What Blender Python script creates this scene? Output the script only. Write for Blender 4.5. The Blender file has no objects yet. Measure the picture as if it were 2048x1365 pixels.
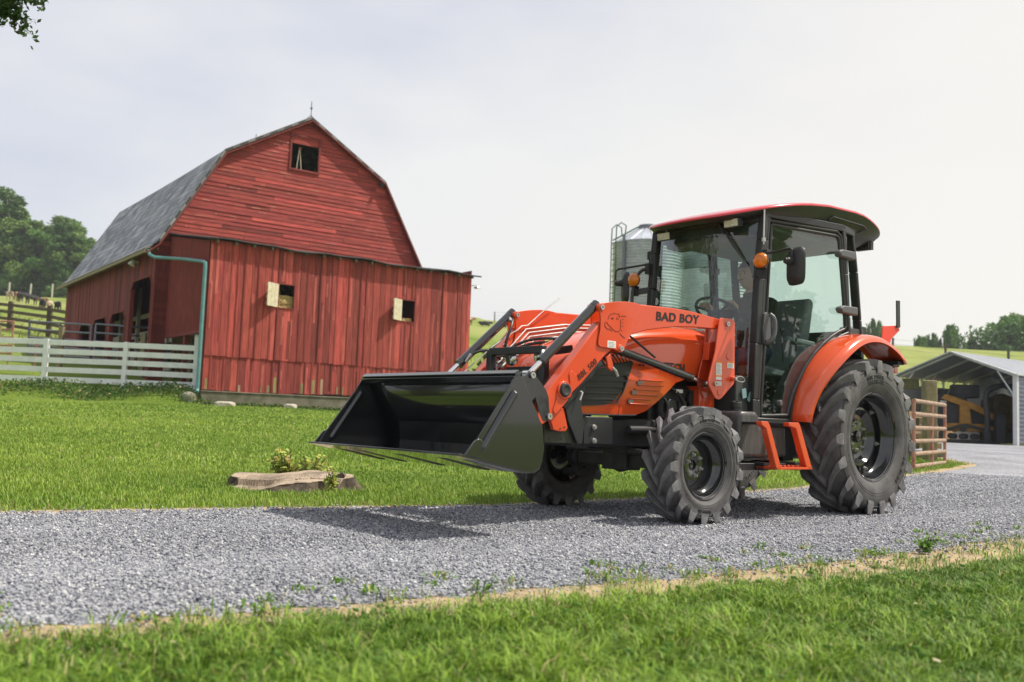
import bpy, bmesh, math, random
import numpy as np
from mathutils import Vector, Matrix
PI = math.pi
R = math.radians
S = bpy.context.scene
COL = S.collection
rnd = random.Random(7)
rng = np.random.default_rng(11)

# ------------------------------------------------------------------ camera
cam = bpy.data.cameras.new("camera"); camo = bpy.data.objects.new("camera", cam); COL.objects.link(camo)
cam.sensor_width = 36; cam.lens = 1905/2048*36; cam.clip_start = .05; cam.clip_end = 3000
camo.matrix_world = Matrix.Translation((0, 0, .6538)) @ Matrix.Rotation(R(90+4.78), 4, 'X') @ Matrix.Rotation(R(2.117), 4, 'Z')
cam.dof.use_dof = True; cam.dof.focus_distance = 6.9; cam.dof.aperture_fstop = 2.7
S.camera = camo
# ------------------------------------------------------------------ light
SUNL = Vector((-.64, -.050, -1.0)).normalized()
w = bpy.data.worlds.new("World"); S.world = w; w.use_nodes = True
nt = w.node_tree; nt.nodes.clear()
def N(t, ty, **k):
    n = t.nodes.new(ty)
    for a, b in k.items(): setattr(n, a, b)
    return n
sky = N(nt, 'ShaderNodeTexSky', sky_type='NISHITA', sun_disc=False, sun_elevation=R(57.3), sun_rotation=R(85.6), dust_density=3.0, air_density=1.0, altitude=200)
bg = N(nt, 'ShaderNodeBackground'); bg.inputs['Strength'].default_value = .135
out = N(nt, 'ShaderNodeOutputWorld')
tc = N(nt, 'ShaderNodeTexCoord'); mp = N(nt, 'ShaderNodeMapping'); mp.inputs['Scale'].default_value = (1, 1, 2.6)
nz = N(nt, 'ShaderNodeTexNoise'); nz.inputs['Scale'].default_value = 1.3; nz.inputs['Detail'].default_value = 5; nz.inputs['Roughness'].default_value = .55
cr = N(nt, 'ShaderNodeValToRGB'); cr.color_ramp.elements[0].position = .36; cr.color_ramp.elements[1].position = .62
cr.color_ramp.elements[0].color = (4.5, 4.75, 5.55, 1); cr.color_ramp.elements[1].color = (6.5, 6.45, 6.35, 1)
# thin high overcast: cloud veil whitening toward the sun side and the horizon
sep = N(nt, 'ShaderNodeSeparateXYZ')
mx = N(nt, 'ShaderNodeMix', data_type='RGBA'); mx.inputs['Factor'].default_value = .86
wv = N(nt, 'ShaderNodeMix', data_type='RGBA'); wv.inputs[7].default_value = (7.0, 6.7, 6.15, 1)
mr = N(nt, 'ShaderNodeMapRange'); mr.inputs['From Min'].default_value = -.45; mr.inputs['From Max'].default_value = .35
L = nt.links.new
L(tc.outputs['Generated'], mp.inputs['Vector']); L(mp.outputs[0], nz.inputs['Vector']); L(nz.outputs['Fac'], cr.inputs[0])
L(tc.outputs['Generated'], sep.inputs[0])
ad = N(nt, 'ShaderNodeMath', operation='MULTIPLY_ADD'); ad.inputs[1].default_value = -.75
L(sep.outputs['Z'], ad.inputs[0]); L(sep.outputs['X'], ad.inputs[2]); L(ad.outputs[0], mr.inputs['Value'])
L(mr.outputs[0], wv.inputs[0]); L(cr.outputs[0], wv.inputs[6])
L(sky.outputs[0], mx.inputs[6]); L(wv.outputs[2], mx.inputs[7]); L(mx.outputs[2], bg.inputs[0]); L(bg.outputs[0], out.inputs[0])
sl = bpy.data.lights.new("sun", 'SUN'); sl.energy = 4.9; sl.angle = R(.6); sl.color = (1, .935, .82)
so = bpy.data.objects.new("sun", sl); COL.objects.link(so); so.rotation_euler = SUNL.to_track_quat('-Z', 'Y').to_euler(); so.location = (30, 5, 40)
S.view_settings.view_transform = 'Standard'; S.view_settings.look = 'None'; S.view_settings.exposure = 0.12; S.view_settings.gamma = 1
S.cycles.max_bounces = 10; S.cycles.transparent_max_bounces = 16

# ------------------------------------------------------------------ materials
def M(name, col, rough=.6, metal=0., var=0., vs=4., col2=None, bump=0., bs=40., coat=0., attr=False, spec=.5, stretch=None, det=6, trans=0.):
    m = bpy.data.materials.new(name); m.use_nodes = True; t = m.node_tree; p = t.nodes['Principled BSDF']
    p.inputs['Base Color'].default_value = (*col, 1); p.inputs['Roughness'].default_value = rough; p.inputs['Metallic'].default_value = metal
    p.inputs['Coat Weight'].default_value = coat; p.inputs['Coat Roughness'].default_value = .04; p.inputs['Specular IOR Level'].default_value = spec
    tcn = N(t, 'ShaderNodeTexCoord'); vec = tcn.outputs['Object']
    if stretch:
        q = N(t, 'ShaderNodeMapping'); q.inputs['Scale'].default_value = stretch; t.links.new(vec, q.inputs[0]); vec = q.outputs[0]
    last = None
    if var > 0 or col2:
        n = N(t, 'ShaderNodeTexNoise'); n.inputs['Scale'].default_value = vs; n.inputs['Detail'].default_value = det; n.inputs['Roughness'].default_value = .6
        t.links.new(vec, n.inputs['Vector'])
        r = N(t, 'ShaderNodeMapRange'); r.inputs['From Min'].default_value = .35; r.inputs['From Max'].default_value = .65
        t.links.new(n.outputs['Fac'], r.inputs['Value'])
        x = N(t, 'ShaderNodeMix', data_type='RGBA'); c2 = col2 or tuple(c*(1-var) for c in col)
        x.inputs[6].default_value = (*col, 1); x.inputs[7].default_value = (*c2, 1); t.links.new(r.outputs[0], x.inputs[0]); last = x.outputs[2]
    if attr:
        a = N(t, 'ShaderNodeAttribute', attribute_name='Col')
        y = N(t, 'ShaderNodeMix', data_type='RGBA', blend_type='MULTIPLY'); y.inputs[0].default_value = 1
        if last: t.links.new(last, y.inputs[6])
        else: y.inputs[6].default_value = (*col, 1)
        t.links.new(a.outputs['Color'], y.inputs[7]); last = y.outputs[2]
    if last: t.links.new(last, p.inputs['Base Color'])
    if bump > 0:
        n = N(t, 'ShaderNodeTexNoise'); n.inputs['Scale'].default_value = bs; n.inputs['Detail'].default_value = 5
        b = N(t, 'ShaderNodeBump'); b.inputs['Strength'].default_value = bump; b.inputs['Distance'].default_value = .01
        t.links.new(vec, n.inputs['Vector']); t.links.new(n.outputs['Fac'], b.inputs['Height']); t.links.new(b.outputs[0], p.inputs['Normal'])
    if trans > 0:
        tl = N(t, 'ShaderNodeBsdfTranslucent'); ms = N(t, 'ShaderNodeMixShader'); ms.inputs[0].default_value = trans
        if last: t.links.new(last, tl.inputs[0])
        else: tl.inputs[0].default_value = (*col, 1)
        t.links.new(p.outputs[0], ms.inputs[1]); t.links.new(tl.outputs[0], ms.inputs[2]); t.links.new(ms.outputs[0], t.nodes['Material Output'].inputs[0])
    return m
def glassmat(name, tint, gloss=1.0, ior=1.5):
    m = bpy.data.materials.new(name); m.use_nodes = True; t = m.node_tree; t.nodes.clear()
    o = N(t, 'ShaderNodeOutputMaterial'); tr = N(t, 'ShaderNodeBsdfTransparent'); tr.inputs[0].default_value = (*tint, 1)
    g = N(t, 'ShaderNodeBsdfGlossy'); g.inputs['Roughness'].default_value = .01; g.inputs[0].default_value = (gloss, gloss, gloss, 1)
    f = N(t, 'ShaderNodeFresnel'); ge = N(t, 'ShaderNodeNewGeometry'); io = N(t, 'ShaderNodeMapRange'); io.inputs['To Min'].default_value = ior; io.inputs['To Max'].default_value = 1/ior; t.links.new(ge.outputs['Backfacing'], io.inputs['Value']); t.links.new(io.outputs[0], f.inputs[0])
    mm = N(t, 'ShaderNodeMath', operation='MULTIPLY'); mm.inputs[1].default_value = 2.2; mm.use_clamp = True
    x = N(t, 'ShaderNodeMixShader'); t.links.new(f.outputs[0], mm.inputs[0]); t.links.new(mm.outputs[0], x.inputs[0]); t.links.new(tr.outputs[0], x.inputs[1]); t.links.new(g.outputs[0], x.inputs[2]); t.links.new(x.outputs[0], o.inputs[0])
    return m
m_orange = M('orange_paint', (.70, .072, .014), .30, coat=.6, var=.12, vs=3, spec=.5)
m_orange2 = M('orange_hood_plastic', (.70, .085, .018), .25, coat=.8, spec=.5)
m_red = M('roof_red_paint', (.60, .02, .035), .25, coat=.7)
m_blackp = M('black_gloss_paint', (.012, .013, .015), .15, coat=.9)
m_black = M('black_satin', (.025, .026, .029), .42, var=.3, vs=8)
m_blackpl = M('black_plastic', (.030, .030, .033), .5, bump=.12, bs=160)
m_dark = M('dark_iron', (.040, .040, .043), .55, var=.4, vs=12, bump=.1, bs=60)
m_grayp = M('grey_plastic', (.10, .10, .11), .5)
m_rubber = M('tyre_rubber', (.040, .038, .039), .7, col2=(.085, .084, .086), vs=7, bump=.25, bs=70, det=8, attr=True)
m_rubt = M('tyre_lettering_rubber', (.007, .007, .007), .6)
m_chrome = M('chrome', (.75, .75, .77), .14, metal=1)
m_zinc = M('zinc_plated', (.62, .61, .60), .45, metal=1, var=.2, vs=30)
m_white = M('white_sticker', (.75, .74, .72), .5)
m_whitet = M('sticker_ink', (.22, .2, .2), .6)
m_ink = M('black_decal', (.012, .012, .013), .4)
m_ost = M('orange_sticker', (.85, .25, .04), .5)
m_rst = M('red_sticker', (.55, .02, .05), .5)
m_amber = M('amber_lens', (.95, .30, .01), .18, coat=1, trans=.35, var=.35, vs=22)
m_redlens = M('red_lens', (.55, .01, .01), .2, coat=1)
m_lens = M('clear_lens', (.7, .68, .6), .15, metal=.3, var=.5, vs=90)
m_seat = M('grey_seat', (.22, .23, .25), .7, bump=.2, bs=120)
m_int = M('cab_interior', (.045, .05, .05), .7)
m_mat_grey = M('grey_lining', (.16, .17, .18), .8)
m_glass = glassmat('tinted_cab_glass', (.76, .88, .82), 1.0)
m_glass2 = glassmat('rear_cab_glass', (.78, .90, .87), 1.0)
m_tanks = M('moulded_black_tank', (.045, .043, .047), .38, col2=(.10, .095, .092), vs=5, stretch=(12, 12, 1.2), bump=.1, bs=50)
m_mesh = M('black_mesh', (.02, .02, .02), .5)

# ------------------------------------------------------------------ mesh builder
class MB:
    def __init__(s): s.v = []; s.f = []; s.c = []; s.col = (1, 1, 1); s.mi = []; s.m = 0
    def add(s, vs, fs, col=None):
        o = len(s.v); s.v += [tuple(v) for v in vs]; s.f += [tuple(i+o for i in f) for f in fs]
        s.c += [col or s.col]*len(fs); s.mi += [s.m]*len(fs); return s
    def box(s, c, d, rz=0, ry=0, rx=0, col=None, mat=None):
        mt = mat or (Matrix.Rotation(rz, 3, 'Z') @ Matrix.Rotation(ry, 3, 'Y') @ Matrix.Rotation(rx, 3, 'X'))
        c = Vector(c); q = [c + mt @ Vector((x*d[0]/2, y*d[1]/2, z*d[2]/2)) for x in (-1, 1) for y in (-1, 1) for z in (-1, 1)]
        return s.add(q, [(0, 1, 3, 2), (4, 6, 7, 5), (0, 4, 5, 1), (2, 3, 7, 6), (0, 2, 6, 4), (1, 5, 7, 3)], col)
    def bb(s, x0, x1, y0, y1, z0, z1, col=None): return s.box(((x0+x1)/2, (y0+y1)/2, (z0+z1)/2), (abs(x1-x0), abs(y1-y0), abs(z1-z0)), col=col)
    def bar(s, a, b, w_, h_, up=(0, 0, 1), col=None):
        a = Vector(a); b = Vector(b); d = b-a; x = d.normalized(); u = Vector(up); y = u.cross(x)
        if y.length < 1e-4: y = Vector((0, 1, 0)).cross(x)
        y.normalize(); z = x.cross(y); mt = Matrix((x, y, z)).transposed()
        return s.box((a+b)/2, (d.length, w_, h_), mat=mt, col=col)
    def cyl(s, a, b, r, n=20, r2=None, caps=True, col=None):
        a = Vector(a); b = Vector(b); r2 = r if r2 is None else r2; x = (b-a).normalized()
        y = x.orthogonal().normalized(); z = x.cross(y)
        ring = lambda c, q: [c + (y*math.cos(2*PI*i/n) + z*math.sin(2*PI*i/n))*q for i in range(n)]
        f = [(i, (i+1) % n, n+(i+1) % n, n+i) for i in range(n)]
        if caps: f += [tuple(range(n))[::-1], tuple(range(n, 2*n))]
        return s.add(ring(a, r)+ring(b, r2), f, col)
    def tube(s, pts, r, n=8, col=None, smooth=0, rs=None):
        pts = [Vector(p) for p in pts]
        for _ in range(smooth):
            q = [pts[0]]
            for a, b in zip(pts, pts[1:]): q += [a*.75+b*.25, a*.25+b*.75]
            pts = q+[pts[-1]]
        k = len(pts); vs = []; ref = None
        for i, p in enumerate(pts):
            t = (pts[min(i+1, k-1)]-pts[max(i-1, 0)]).normalized()
            if ref is None: ref = t.orthogonal().normalized()
            y = (ref - t*ref.dot(t)).normalized(); ref = y; z = t.cross(y); rr = rs[i] if rs else r
            vs += [p + (y*math.cos(2*PI*j/n)+z*math.sin(2*PI*j/n))*rr for j in range(n)]
        f = [(i*n+j, i*n+(j+1) % n, (i+1)*n+(j+1) % n, (i+1)*n+j) for i in range(k-1) for j in range(n)]
        f += [tuple(range(n))[::-1], tuple(range((k-1)*n, k*n))]
        return s.add(vs, f, col)
    def prism(s, poly, y0, y1, ax='y', col=None):   # poly in (x,z), extruded along y (or chosen axis)
        n = len(poly)
        mk = {'y': lambda p, t: (p[0], t, p[1]), 'x': lambda p, t: (t, p[0], p[1]), 'z': lambda p, t: (p[0], p[1], t)}[ax]
        f = [tuple(range(n)), tuple(range(n, 2*n))[::-1]] + [(i, n+i, n+(i+1) % n, (i+1) % n) for i in range(n)]
        return s.add([mk(p, y0) for p in poly]+[mk(p, y1) for p in poly], f, col)
    def lathe(s, prof, c=(0, 0, 0), ax='y', n=48, closed=False, col=None):   # prof: (radius, axial)
        k = len(prof); vs = []; c = Vector(c)
        for i in range(n):
            a = 2*PI*i/n; ca, sa = math.cos(a), math.sin(a)
            for r, t in prof:
                vs.append(c + Vector({'y': (r*ca, t, r*sa), 'x': (t, r*ca, r*sa), 'z': (r*ca, r*sa, t)}[ax]))
        f = []
        for i in range(n):
            j = (i+1) % n
            for q in range(k if closed else k-1):
                f.append((i*k+q, i*k+(q+1) % k, j*k+(q+1) % k, j*k+q))
        return s.add(vs, f, col)
    def grid(s, rows, col=None, closed=False):
        n = len(rows[0]); vs = [p for r in rows for p in r]
        f = [(i*n+j, i*n+(j+1) % n, (i+1)*n+(j+1) % n, (i+1)*n+j) for i in range(len(rows)-1) for j in range(n if closed else n-1)]
        return s.add(vs, f, col)
    def build(s, name, mats, parent=None, bev=0, ang=35, seg=2, label=None, sub=0, solid=0, smooth=True):
        me = bpy.data.meshes.new(name); me.from_pydata([tuple(v) for v in s.v], [], s.f)
        bm = bmesh.new(); bm.from_mesh(me); bmesh.ops.recalc_face_normals(bm, faces=bm.faces[:]); bm.to_mesh(me); bm.free()
        mats = mats if isinstance(mats, (list, tuple)) else [mats]
        for m_ in mats: me.materials.append(m_)
        if len(mats) > 1: me.polygons.foreach_set('material_index', s.mi)
        if any(c != (1, 1, 1) for c in s.c):
            at = me.color_attributes.new('Col', 'FLOAT_COLOR', 'CORNER'); arr = []
            for p, c in zip(me.polygons, s.c): arr += [*c, 1.0]*p.loop_total
            at.data.foreach_set('color', arr)
        elif any(m_ and m_.node_tree and any(q.type == 'ATTRIBUTE' for q in m_.node_tree.nodes) for m_ in mats):
            at = me.color_attributes.new('Col', 'FLOAT_COLOR', 'POINT'); at.data.foreach_set('color', [1.0]*4*len(me.vertices))
        if smooth:
            me.polygons.foreach_set('use_smooth', [True]*len(me.polygons)); me.set_sharp_from_angle(angle=R(ang))
        ob = bpy.data.objects.new(name, me); COL.objects.link(ob)
        if parent: ob.parent = parent
        if solid:
            q = ob.modifiers.new('solid', 'SOLIDIFY'); q.thickness = solid; q.offset = 0
        if bev:
            q = ob.modifiers.new('bevel', 'BEVEL'); q.width = bev; q.segments = seg; q.limit_method = 'ANGLE'; q.angle_limit = R(40); q.harden_normals = False
        if sub:
            q = ob.modifiers.new('sub', 'SUBSURF'); q.levels = sub; q.render_levels = sub
        if label: ob['label'] = label
        return ob
def tag(o, label, cat, group=None, kind=None):
    o['label'] = label; o['category'] = cat
    if group: o['group'] = group
    if kind: o['kind'] = kind
    return o
def struct(o): o['kind'] = 'structure'; return o
def thing(name, loc, rz, label, cat, group=None):
    o = bpy.data.objects.new(name, None); o.empty_display_size = .2; COL.objects.link(o); o.location = loc; o.rotation_euler = (0, 0, rz)
    return tag(o, label, cat, group)
def dup(root, loc, rz, label=None, scale=None):
    r = root.copy(); COL.objects.link(r); r.location = loc; r.rotation_euler = (0, 0, rz)
    if label: r['label'] = label
    if scale: r.scale = scale
    for ch in list(root.children):
        c = ch.copy(); COL.objects.link(c); c.parent = r
        for g in ch.children:
            d = g.copy(); COL.objects.link(d); d.parent = c
    return r
def text_mesh(txt, size, origin, xd, zd, depth=.001, bold=.0, shear=0., sx=1.0):
    """letters laid on a plane: xd reading direction, zd up direction (3-vectors); returns (verts, faces)"""
    cu = bpy.data.curves.new('t', 'FONT'); cu.body = txt; cu.size = size; cu.extrude = depth; cu.offset = bold; cu.shear = shear; cu.space_character = 1.08
    ob = bpy.data.objects.new('t', cu); COL.objects.link(ob); dg = bpy.context.evaluated_depsgraph_get()
    me = bpy.data.meshes.new_from_object(ob.evaluated_get(dg)); X = Vector(xd).normalized(); Z = Vector(zd).normalized(); Y = X.cross(Z); O = Vector(origin)
    vs = [O + X*(v.co.x*sx) + Z*v.co.y + Y*v.co.z for v in me.vertices]; fs = [tuple(p.vertices) for p in me.polygons]
    bpy.data.objects.remove(ob); bpy.data.meshes.remove(me); bpy.data.curves.remove(cu)
    return vs, fs
def mir(poly): return poly
# ------------------------------------------------------------------ terrain
def sm(a, b, t):
    t = np.clip((t-a)/(b-a), 0, 1); return t*t*(3-2*t)
def _noise(x, y):
    return (np.sin(x*.9+1.3*np.sin(y*.37))*np.cos(y*.8+.6*np.sin(x*.51)) + .5*np.sin(x*2.1+y*1.7+1.0)*np.cos(y*2.6-x*.7))
NE = [(-9, -2.2), (-5, .5), (-1.44, 2.8), (-.82, 3.17), (-.01, 3.7), (.88, 4.32), (1.79, 5.01), (3.49, 6.48), (6, 9), (10, 13), (16, 18.5), (30, 26), (45, 34)]
FE = [(-14, -1.5), (-9, 1.8), (-2.94, 5.61), (-2.22, 6.04), (-1.39, 6.53), (-.04, 7.27), (1.02, 8.27), (3.16, 10.36), (5.93, 13.61), (8.2, 16.6), (8.5, 19), (10.2, 26), (13, 38)]
def gz(x, y):
    x = np.asarray(x, float); y = np.asarray(y, float)
    q = sm(1, 9, x)                       # 0 on the barn side, 1 on the yard side
    z = (.73-.28*q)*sm(8, 28, y)
    y0 = 29 + 5.5*sm(-9.9, -8.6, x) + 3.5*sm(4, 12, x)
    sl = .158 - .008*sm(-9, 0, x) + .006*sm(5, 15, x)
    t = np.maximum(y-y0, 0); cap = 150 - 45*sm(-30, 5, x) - 3*sm(10, 30, x)
    lin = np.where(t < 25, sl*t, sl*25+(t-25)*(sl-.030*(1-sm(-30, -8, x))))
    tc_ = np.maximum(cap-y0, 1); lc = np.where(tc_ < 25, sl*tc_, sl*25+(tc_-25)*(sl-.030*(1-sm(-30, -8, x))))
    over = np.maximum(y-cap, 0)
    hill = np.minimum(lin, lc) - .04*over*(over < 260) - 10.4*(over >= 260)
    z = z + hill
    z = z + .45*sm(26.6, 28.4, y)*(1-sm(-9.7, -8.7, x))
    far = sm(6, 14, np.hypot(x-1, y-6)); road = sm(.0, 3, y-(.8*x+9)) # keep road area flat
    z = z + .035*_noise(x*.6, y*.6)*far*road*(1-.8*q) + .22*_noise(x*.07, y*.07)*sm(45, 80, y)
    z = z - .012*np.maximum(-y, 0)
    return z
def gzf(x, y): return float(gz(x, y))
def inpoly(px, py, poly):
    r = np.zeros(len(px), bool); n = len(poly)
    for i in range(n):
        x1, y1 = poly[i]; x2, y2 = poly[(i+1) % n]
        if y1 == y2: continue
        c = ((y1 > py) != (y2 > py)) & (px < (x2-x1)*(py-y1)/(y2-y1)+x1); r ^= c
    return r
ROADPOLY = NE + FE[::-1]
def dist_line(px, py, line):
    d = np.full(len(px), 1e9)
    for (x1, y1), (x2, y2) in zip(line, line[1:]):
        vx, vy = x2-x1, y2-y1; t = np.clip(((px-x1)*vx+(py-y1)*vy)/(vx*vx+vy*vy), 0, 1)
        d = np.minimum(d, np.hypot(px-x1-t*vx, py-y1-t*vy))
    return d
# one ground sheet, finer near the camera
def axis(lo, hi, near, far_, c=0.):
    a = [c]; s_ = near
    while a[-1] < hi: a.append(a[-1]+s_); s_ = min(s_*1.045, far_)
    b = [c]; s_ = near
    while b[-1] > lo: b.append(b[-1]-s_); s_ = min(s_*1.045, far_)
    return np.array(sorted(set(np.round(b[::-1]+a[1:], 4))))
gx = axis(-700, 700, .22, 18, 0); gy = axis(-120, 1500, .22, 18, 6)
def gridmesh(name, gx, gy, zf, mat):
    X, Y = np.meshgrid(gx, gy); Z = zf(X, Y); n = len(gx); me = bpy.data.meshes.new(name)
    V = np.stack([X, Y, Z], -1).reshape(-1, 3); i = np.arange((len(gy)-1)*(n-1)); r, c = i//(n-1), i % (n-1); a = r*n+c
    Fc = np.stack([a, a+1, a+n+1, a+n], -1)
    me.vertices.add(len(V)); me.vertices.foreach_set('co', V.ravel()); me.loops.add(Fc.size); me.loops.foreach_set('vertex_index', Fc.ravel().astype(np.int32))
    me.polygons.add(len(Fc)); me.polygons.foreach_set('loop_start', np.arange(0, Fc.size, 4, dtype=np.int32)); me.update(calc_edges=True)
    me.polygons.foreach_set('use_smooth', [True]*len(me.polygons)); me.materials.append(mat)
    o = bpy.data.objects.new(name, me); COL.objects.link(o); return o
m_ground = bpy.data.materials.new('pasture_ground'); m_ground.use_nodes = True
def _g():
    t = m_ground.node_tree; p = t.nodes['Principled BSDF']; p.inputs['Roughness'].default_value = .95; p.inputs['Specular IOR Level'].default_value = .1
    tcn = N(t, 'ShaderNodeTexCoord'); k = t.links.new
    def nz_(s_, d=6, st=None):
        n = N(t, 'ShaderNodeTexNoise'); n.inputs['Scale'].default_value = s_; n.inputs['Detail'].default_value = d
        if st:
            q = N(t, 'ShaderNodeMapping'); q.inputs['Scale'].default_value = st; k(tcn.outputs['Object'], q.inputs[0]); k(q.outputs[0], n.inputs['Vector'])
        else: k(tcn.outputs['Object'], n.inputs['Vector'])
        return n.outputs['Fac']
    a = N(t, 'ShaderNodeValToRGB'); e = a.color_ramp.elements; e[0].position = .36; e[0].color = (.12, .19, .028, 1); e[1].position = .64; e[1].color = (.22, .29, .06, 1)
    k(nz_(.35), a.inputs[0])
    b = N(t, 'ShaderNodeValToRGB'); e = b.color_ramp.elements; e[0].position = .3; e[0].color = (.55, .6, .5, 1); e[1].position = .7; e[1].color = (1.2, 1.15, 1.0, 1)
    k(nz_(14, 8), b.inputs[0])
    x = N(t, 'ShaderNodeMix', data_type='RGBA', blend_type='MULTIPLY'); x.inputs[0].default_value = 1; k(a.outputs[0], x.inputs[6]); k(b.outputs[0], x.inputs[7])
    # dry straw tone up on the hill, patchy
    sp = N(t, 'ShaderNodeSeparateXYZ'); k(tcn.outputs['Object'], sp.inputs[0]); mr_ = N(t, 'ShaderNodeMapRange'); mr_.inputs['From Min'].default_value = 31; mr_.inputs['From Max'].default_value = 55; mr_.inputs['To Max'].default_value = .75
    k(sp.outputs['Y'], mr_.inputs['Value']); mm = N(t, 'ShaderNodeMath', operation='MULTIPLY'); k(mr_.outputs[0], mm.inputs[0]); r2 = N(t, 'ShaderNodeMapRange'); r2.inputs['From Min'].default_value = .35; r2.inputs['From Max'].default_value = .6
    k(nz_(.12, 7, (1, .35, 1)), r2.inputs['Value']); k(r2.outputs[0], mm.inputs[1])
    y = N(t, 'ShaderNodeMix', data_type='RGBA'); y.inputs[7].default_value = (.32, .33, .12, 1); k(mm.outputs[0], y.inputs[0]); k(x.outputs[2], y.inputs[6]); k(y.outputs[2], p.inputs['Base Color'])
    bp = N(t, 'ShaderNodeBump'); bp.inputs['Strength'].default_value = .8; bp.inputs['Distance'].default_value = .05; k(nz_(30, 6), bp.inputs['Height']); k(bp.outputs[0], p.inputs['Normal'])
_g()
ground = struct(gridmesh('ground', gx, gy, gz, m_ground))
# gravel road and yard: a strip between the two edge lines, edges ragged
def resample(line, m):
    pts = []
    for (x1, y1), (x2, y2) in zip(line, line[1:]):
        for i in range(m): t = i/m; pts.append((x1+(x2-x1)*t, y1+(y2-y1)*t))
    return pts+[line[-1]]
def smoothline(l, it=3):
    for _ in range(it): l = [l[0]]+[((a[0]+2*b[0]+c[0])/4, (a[1]+2*b[1]+c[1])/4) for a, b, c in zip(l, l[1:], l[2:])]+[l[-1]]
    return l
def voromat(name, scale, cols, rough=.9, bump=.6, base=None):
    m = bpy.data.materials.new(name); m.use_nodes = True; t = m.node_tree; p = t.nodes['Principled BSDF']; k = t.links.new; p.inputs['Roughness'].default_value = rough
    tcn = N(t, 'ShaderNodeTexCoord'); v = N(t, 'ShaderNodeTexVoronoi'); v.inputs['Scale'].default_value = scale; v2 = N(t, 'ShaderNodeTexVoronoi'); v2.inputs['Scale'].default_value = scale*.55
    k(tcn.outputs['Object'], v.inputs['Vector']); k(tcn.outputs['Object'], v2.inputs['Vector'])
    sr = N(t, 'ShaderNodeSeparateColor'); k(v.outputs['Color'], sr.inputs[0]); r = N(t, 'ShaderNodeValToRGB')
    e = r.color_ramp.elements; e[0].color = (*cols[0], 1); e[1].color = (*cols[-1], 1)
    for i, c in enumerate(cols[1:-1]): q = e.new((i+1)/(len(cols)-1)); q.color = (*c, 1)
    k(sr.outputs[0], r.inputs[0])
    n = N(t, 'ShaderNodeTexNoise'); n.inputs['Scale'].default_value = .9; n.inputs['Detail'].default_value = 5; k(tcn.outputs['Object'], n.inputs['Vector'])
    q2 = N(t, 'ShaderNodeMapRange'); q2.inputs['From Min'].default_value = .35; q2.inputs['From Max'].default_value = .65; q2.inputs['To Min'].default_value = .78; q2.inputs['To Max'].default_value = 1.12; k(n.outputs['Fac'], q2.inputs['Value'])
    mu = N(t, 'ShaderNodeMix', data_type='RGBA', blend_type='MULTIPLY'); mu.inputs[0].default_value = 1; k(r.outputs[0], mu.inputs[6]); k(q2.outputs[0], mu.inputs[7]); k(mu.outputs[2], p.inputs['Base Color'])
    b = N(t, 'ShaderNodeBump'); b.inputs['Strength'].default_value = bump; b.inputs['Distance'].default_value = .012; b.invert = True; k(v.outputs['Distance'], b.inputs['Height']); k(b.outputs[0], p.inputs['Normal'])
    return m
GRAV = [(.07, .078, .105), (.17, .178, .21), (.265, .272, .305), (.345, .35, .375), (.50, .50, .505)]
m_gravel = voromat('crushed_gravel', 85, GRAV)
m_dirt = M('dry_dirt', (.48, .36, .21), .95, col2=(.30, .22, .125), vs=6, bump=.8, bs=60)
def strip(name, A, B, k, lift, mat, ja, jb, m=14):
    A = smoothline(resample(A, m)); B = smoothline(resample(B, m)); rows = []
    for i, (a, b) in enumerate(zip(A, B)):
        a = Vector(a); b = Vector(b); d = (b-a).normalized()
        a = a + d*(ja*(math.sin(i*.9)+math.sin(i*2.3+1)+rnd.uniform(-1, 1))*.5); b = b + d*(jb*(math.sin(i*.7+2)+math.sin(i*1.9)+rnd.uniform(-1, 1))*.5)
        row = []
        for j in range(k+1):
            p = a.lerp(b, j/k); e_ = min(j, k-j); row.append((p.x, p.y, gzf(p.x, p.y)+lift*(0.25 if e_ == 0 else 1)))
        rows.append(row)
    return struct(MB().grid(rows).build(name, mat))
def offs(line, d):
    o = []
    for i, p in enumerate(line):
        a = Vector(line[max(i-1, 0)]); b = Vector(line[min(i+1, len(line)-1)]); t = (b-a).normalized(); o.append((p[0]+t.y*d(i), p[1]-t.x*d(i)))
    return o
nearout = offs(NE, lambda i: [.40, .40, .43, .45, .50, .58, .68, .84, .85, .7, .6, .6, .6][i])
farout = offs(FE, lambda i: -.20)
strip('dirt_verge', NE, nearout, 3, .006, m_dirt, -.02, .07)
strip('dirt_verge', farout, FE, 3, .006, m_dirt, .05, .02)
road = strip('gravel_road', NE, FE, 40, .012, m_gravel, .06, .05)

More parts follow.
